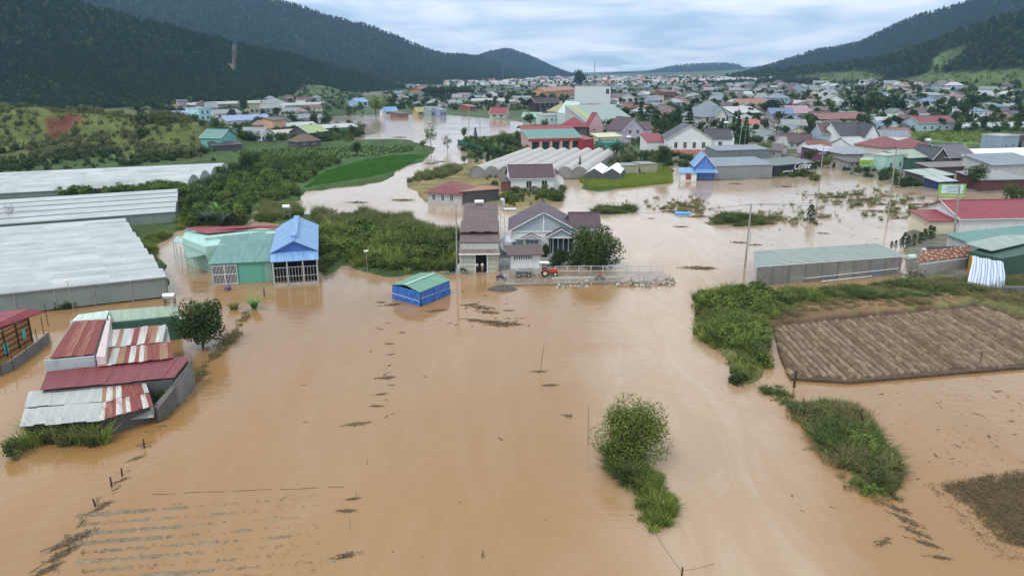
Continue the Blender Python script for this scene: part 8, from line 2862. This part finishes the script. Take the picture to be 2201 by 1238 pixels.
for lb, px, s, rt in (
        ('weed raft at the left end of the spoil below the gravel mound', (1012, 655), 1.2, .1), ('long weed raft below the gravel mound', (1035, 662), 1.7, -.3), ('twig raft right of the weed raft below the gravel mound', (1052, 672), 1.4, -.2), ('small weed clump far right of the rafts below the gravel mound', (1095, 668), .7, .2),
        ('weed raft in the long dark drift above the open flood', (1020, 688), 1.2, -.3), ('middle of the long dark drift above the open flood', (1050, 692), 1.6, -.15), ('right end of the long dark drift above the open flood', (1085, 696), 1.8, -.1), ('stick drift under the long dark drift', (1075, 700), 1.4, -.1), ('small twig clump at the tail of the long dark drift', (1112, 698), .8, .3),
        ('weed drift at the foot of the blue shelter', (845, 655), 1.3, .2), ('twigs by the right corner of the blue shelter', (940, 668), 1.3, .5), ('weed washed along the left of the blue shelter', (820, 650), .7, 0),
        ('floating weed at the top of the weed line', (838, 739), .55, 0), ('dark floating weed high in the weed line', (840, 762), .5, .2), ('weed clump round the thin stake in the weed line', (830, 812), 1.0, .1), ('weed clump low in the weed line', (819, 847), .65, .2), ('pale floating twigs low in the weed line', (810, 873), .7, 0), ('floating branch at the bottom of the weed line', (766, 912), 1.0, .3),
        ('tiny weed clump above the weed line', (864, 716), .4, 0), ('twig caught at the leaning pole', (1160, 799), .8, .1), ('twigs right of the leaning pole', (1184, 828), .8, .2), ('weed by the small bush left of the lone tree', (1220, 893), .5, 0),
        ('dark weed clump at the right end of the drowned rows', (760, 1072), .55, .3), ('long dark weed clump below the stick', (746, 1098), .7, .1), ('pale bent reed heap below the drowned rows', (744, 1194), .9, .35),
        ('weed on the washed out fence under the top post', (295, 985), .7, .9), ('weed on the washed out fence by the tallest post', (262, 1032), .6, .7), ('weed drift on the washed out fence by the leaning post', (218, 1090), 1.0, 1.0), ('long weed drift low on the washed out fence', (160, 1160), 1.5, 1.0), ('second long weed drift low on the washed out fence', (135, 1190), 1.3, 1.0), ('last weed drift at the bottom of the washed out fence', (100, 1225), 1.0, .9),
        ('weed at the left of the flooded bank', (1755, 968), .8, -.5), ('weed tail beneath the flooded bank', (1930, 1095), 1.0, -.9), ('weed further down the tail beneath the flooded bank', (1950, 1120), 1.1, -.9), ('weed in the middle of the tail beneath the flooded bank', (1970, 1145), 1.0, -.8), ('weed end of the tail beneath the flooded bank', (1992, 1168), .9, -.7), ('driftwood crumb below the tail of the flooded bank', (2022, 1198), .7, -.3), ('faint twigs left of the tail of the flooded bank', (1900, 1165), .9, .6), ('pinkish twigs on the right of the flooded bank', (1912, 985), .8, -.4), ('rubbish and twigs low on the right of the flooded bank', (1922, 1010), .8, -.6),
        ('weed beyond the causeway by the pole foot', (1590, 522), 1.6, -.2), ('dark weed behind the pole foot', (1625, 527), 1.2, .1), ('dry reed raft beyond the end of the causeway', (1500, 577), 2.2, -.05), ('second dry reed raft beyond the end of the causeway', (1515, 577), 1.8, -.1),
        ('thin log drifting beyond the long grey shed', (1770, 502), 1.2, -.2), ('floating weed left of the blue tarpaulin', (1440, 455), 1.8, 0), ('floating weed right of the blue tarpaulin', (1498, 466), 2.4, 0), ('twigs below the blue tarpaulin', (1465, 488), 1.4, 0), ('small weed between the villa tree and the islands', (1400, 470), .9, 0),
        ('weed raft by the leaning flood pole', (1895, 440), 2.2, .1), ('weed raft left of the leaning flood pole', (1860, 430), 2.4, 0), ('green weed patch before the stalls', (1840, 420), 2.4, .1), ('weed patch between the cypress and the shore', (1800, 425), 2.6, 0), ('long weed streak before the shore stalls', (1880, 455), 2.4, -.3), ('weed patch at the right of the flood before the crimson roof', (1965, 440), 2.2, 0), ('thin weed streak beside the cypress', (1770, 468), 1.5, 0), ('weed by the foot of the cypress pole', (1762, 420), 2.2, 0), ('weed streak further along the flood before the crimson roof', (1930, 470), 1.6, .1),
        ('plank raft by the maroon roofed house', (868, 431), 2.6, .1), ('weed at the left of the river bend', (770, 436), 2.2, 0), ('drift logs on the river below the green field', (928, 352), 2.4, .3), ('drift logs at the river bend beyond the field', (948, 348), 2.0, .2), ('mud bank weed in the far river', (860, 258 + 38), 3.0, .1),
        ('weed patch before the coffee shop shore', (1690, 402), 2.2, 0), ('rubbish floating before the grey sheet shed', (1580, 396), 1.8, 0), ('floating reeds off the island point', (1480, 445), 2.2, 0)):
    debris(lb, px, s, rt)
# sparse dead stems in the water
DS = tuft('dead_shrub', 'small bare grey shrub in the flood left of the lone tree', G0(1222, 896), 24, .75, .3, .015, mat('dead_stem', (.15, .12, .09), .9, 'leaf', (.22, .18, .14)), 61, .5)
pts = [tuple(G0(u, v)) for u, v in [(1700 + rnd.gauss(0, 40), 480 + rnd.gauss(0, 8)) for _ in range(40)] + [(1470 + rnd.gauss(0, 40), 440 + rnd.gauss(0, 10)) for _ in range(60)] + [(1345 + rnd.gauss(0, 12), 440 + rnd.gauss(0, 5)) for _ in range(24)] + [(1830 + rnd.gauss(0, 60), 432 + rnd.gauss(0, 12)) for _ in range(120)] + [(1650 + rnd.gauss(0, 30), 455 + rnd.gauss(0, 8)) for _ in range(30)]]
scatter('dead_stems', 'bare grey shrub tops poking out of the flood', np.array(pts)[::2], DS, .6, 1.5, tilt=.3)
wp = [tuple(G0(rnd.gauss(1850, 60), rnd.gauss(430, 11))) for _ in range(110)] + [tuple(G0(rnd.gauss(1700, 40), rnd.gauss(470, 8))) for _ in range(40)] + [tuple(G0(rnd.gauss(1470, 36), rnd.gauss(445, 9))) for _ in range(70)] + [tuple(G0(rnd.gauss(1940, 40), rnd.gauss(455, 10))) for _ in range(50)]
scatter('flood_weeds', 'green weed tops standing out of the flood before the shore stalls', np.array(wp)[::2], T_DEEP, .3, 1.1, tilt=.4)
scatter('flood_weeds', 'dry weed tops standing out of the flood before the shore stalls', np.array(wp)[1::2], T_DRY, .6, 1.7, tilt=.4)
line = MB()
pr = None
for i in range(25):
    u = 328 + (740 - 328) * i / 24
    q = G0(u, 1062 - 16 * i / 24 + math.sin(i * .8) * .8) + Vector((0, 0, .012 + .01 * math.sin(i * 1.7)))
    if pr is not None and i % 6 != 4:
        line.tube([pr, q], .018, 4)
    pr = q
o = line.build('fence_wire', mat('wire', (.05, .05, .05), .6))
tag(o, 'sagging fence wire just above the flood beyond the drowned rows', 'wire')
w1 = wire('slack wire from the grass below the lone tree to the bottom stake', G0(1408, 1142), G0(1464, 1226, .9), .15, .012)
w2 = wire('slack wire trailing right from the bottom stake', G0(1464, 1226, .9), G0(1535, 1210, 0), .1, .012)

# litter drifting everywhere, thickest where the flood slackens
pts = [tuple(G0(rnd.uniform(600, 1500), rnd.uniform(640, 1230))) for _ in range(14)] + [tuple(G0(rnd.gauss(1700, 160), rnd.gauss(450, 32))) for _ in range(170)] + [tuple(G0(rnd.gauss(1040, 60), rnd.gauss(680, 16))) for _ in range(40)] + [tuple(G0(rnd.uniform(1700, 2200), rnd.uniform(840, 1100))) for _ in range(60)] + [tuple(G0(rnd.gauss(830, 14), rnd.uniform(690, 900))) for _ in range(18)]
pts = [q for q in pts if gz(q[0], q[1]) < -.3]
LS = bpy.data.objects['floating_debris']
scatter('floating_litter', 'small twigs and weed drifting over the flood', np.array(pts), LS, .08, .42, tilt=0)
# the washed out fence up the left side
FL = [(95, 1238), (150, 1170), (205, 1090), (262, 1030), (310, 955), (352, 905), (395, 850), (430, 805), (462, 765), (492, 735), (515, 700), (535, 672)]
pts, dpt = [], []
for k in range(len(FL) - 1):
    a, b_ = G0(*FL[k]), G0(*FL[k + 1])
    for i in range(11):
        q = a.lerp(b_, rnd.random())
        (pts if k > 4 else dpt).append((q.x + rnd.gauss(0, .25), q.y + rnd.gauss(0, .25), -.05))
scatter('fence_weeds', 'dry weeds caught along the ragged fence beside the rusty compound', np.array(pts), T_DRY, .5, 1.5, tilt=.4, lumpy=.4)
scatter('fence_litter', 'muddy stems caught along the washed out fence at the left', np.array(dpt), LS, .2, .7, tilt=.1)
for k, (u, v) in enumerate(((360, 900), (378, 874), (398, 848), (418, 822), (437, 797), (456, 774), (474, 752), (492, 728), (508, 706), (524, 684))):
    post('thin post of the ragged fence, ' + ('nearest the dry bush', 'second from the dry bush', 'third from the dry bush', 'fourth from the dry bush', 'beside the end wall of grey boards', 'left of the dark leafy tree foot', 'below the dark leafy tree', 'right of the dark leafy tree', 'below the yellowed bush', 'below the banana plant')[k], (u + rnd.uniform(-4, 4), v), rnd.uniform(.8, 1.7), .045, rnd.choice((WOOD, PALEBARK)), (rnd.uniform(-.2, .2), 0))['group'] = 'posts of the ragged fence'
for k in range(5):
    a, b_ = G0(*FL[5 + k], .9), G0(*FL[6 + k], .9)
    wire('slack strand of the ragged fence, ' + ('by the dry bush', 'along the end wall', 'by the grey boards', 'before the dark tree', 'under the dark tree')[k], a, b_, .2, .014)['group'] = 'strands of the ragged fence'
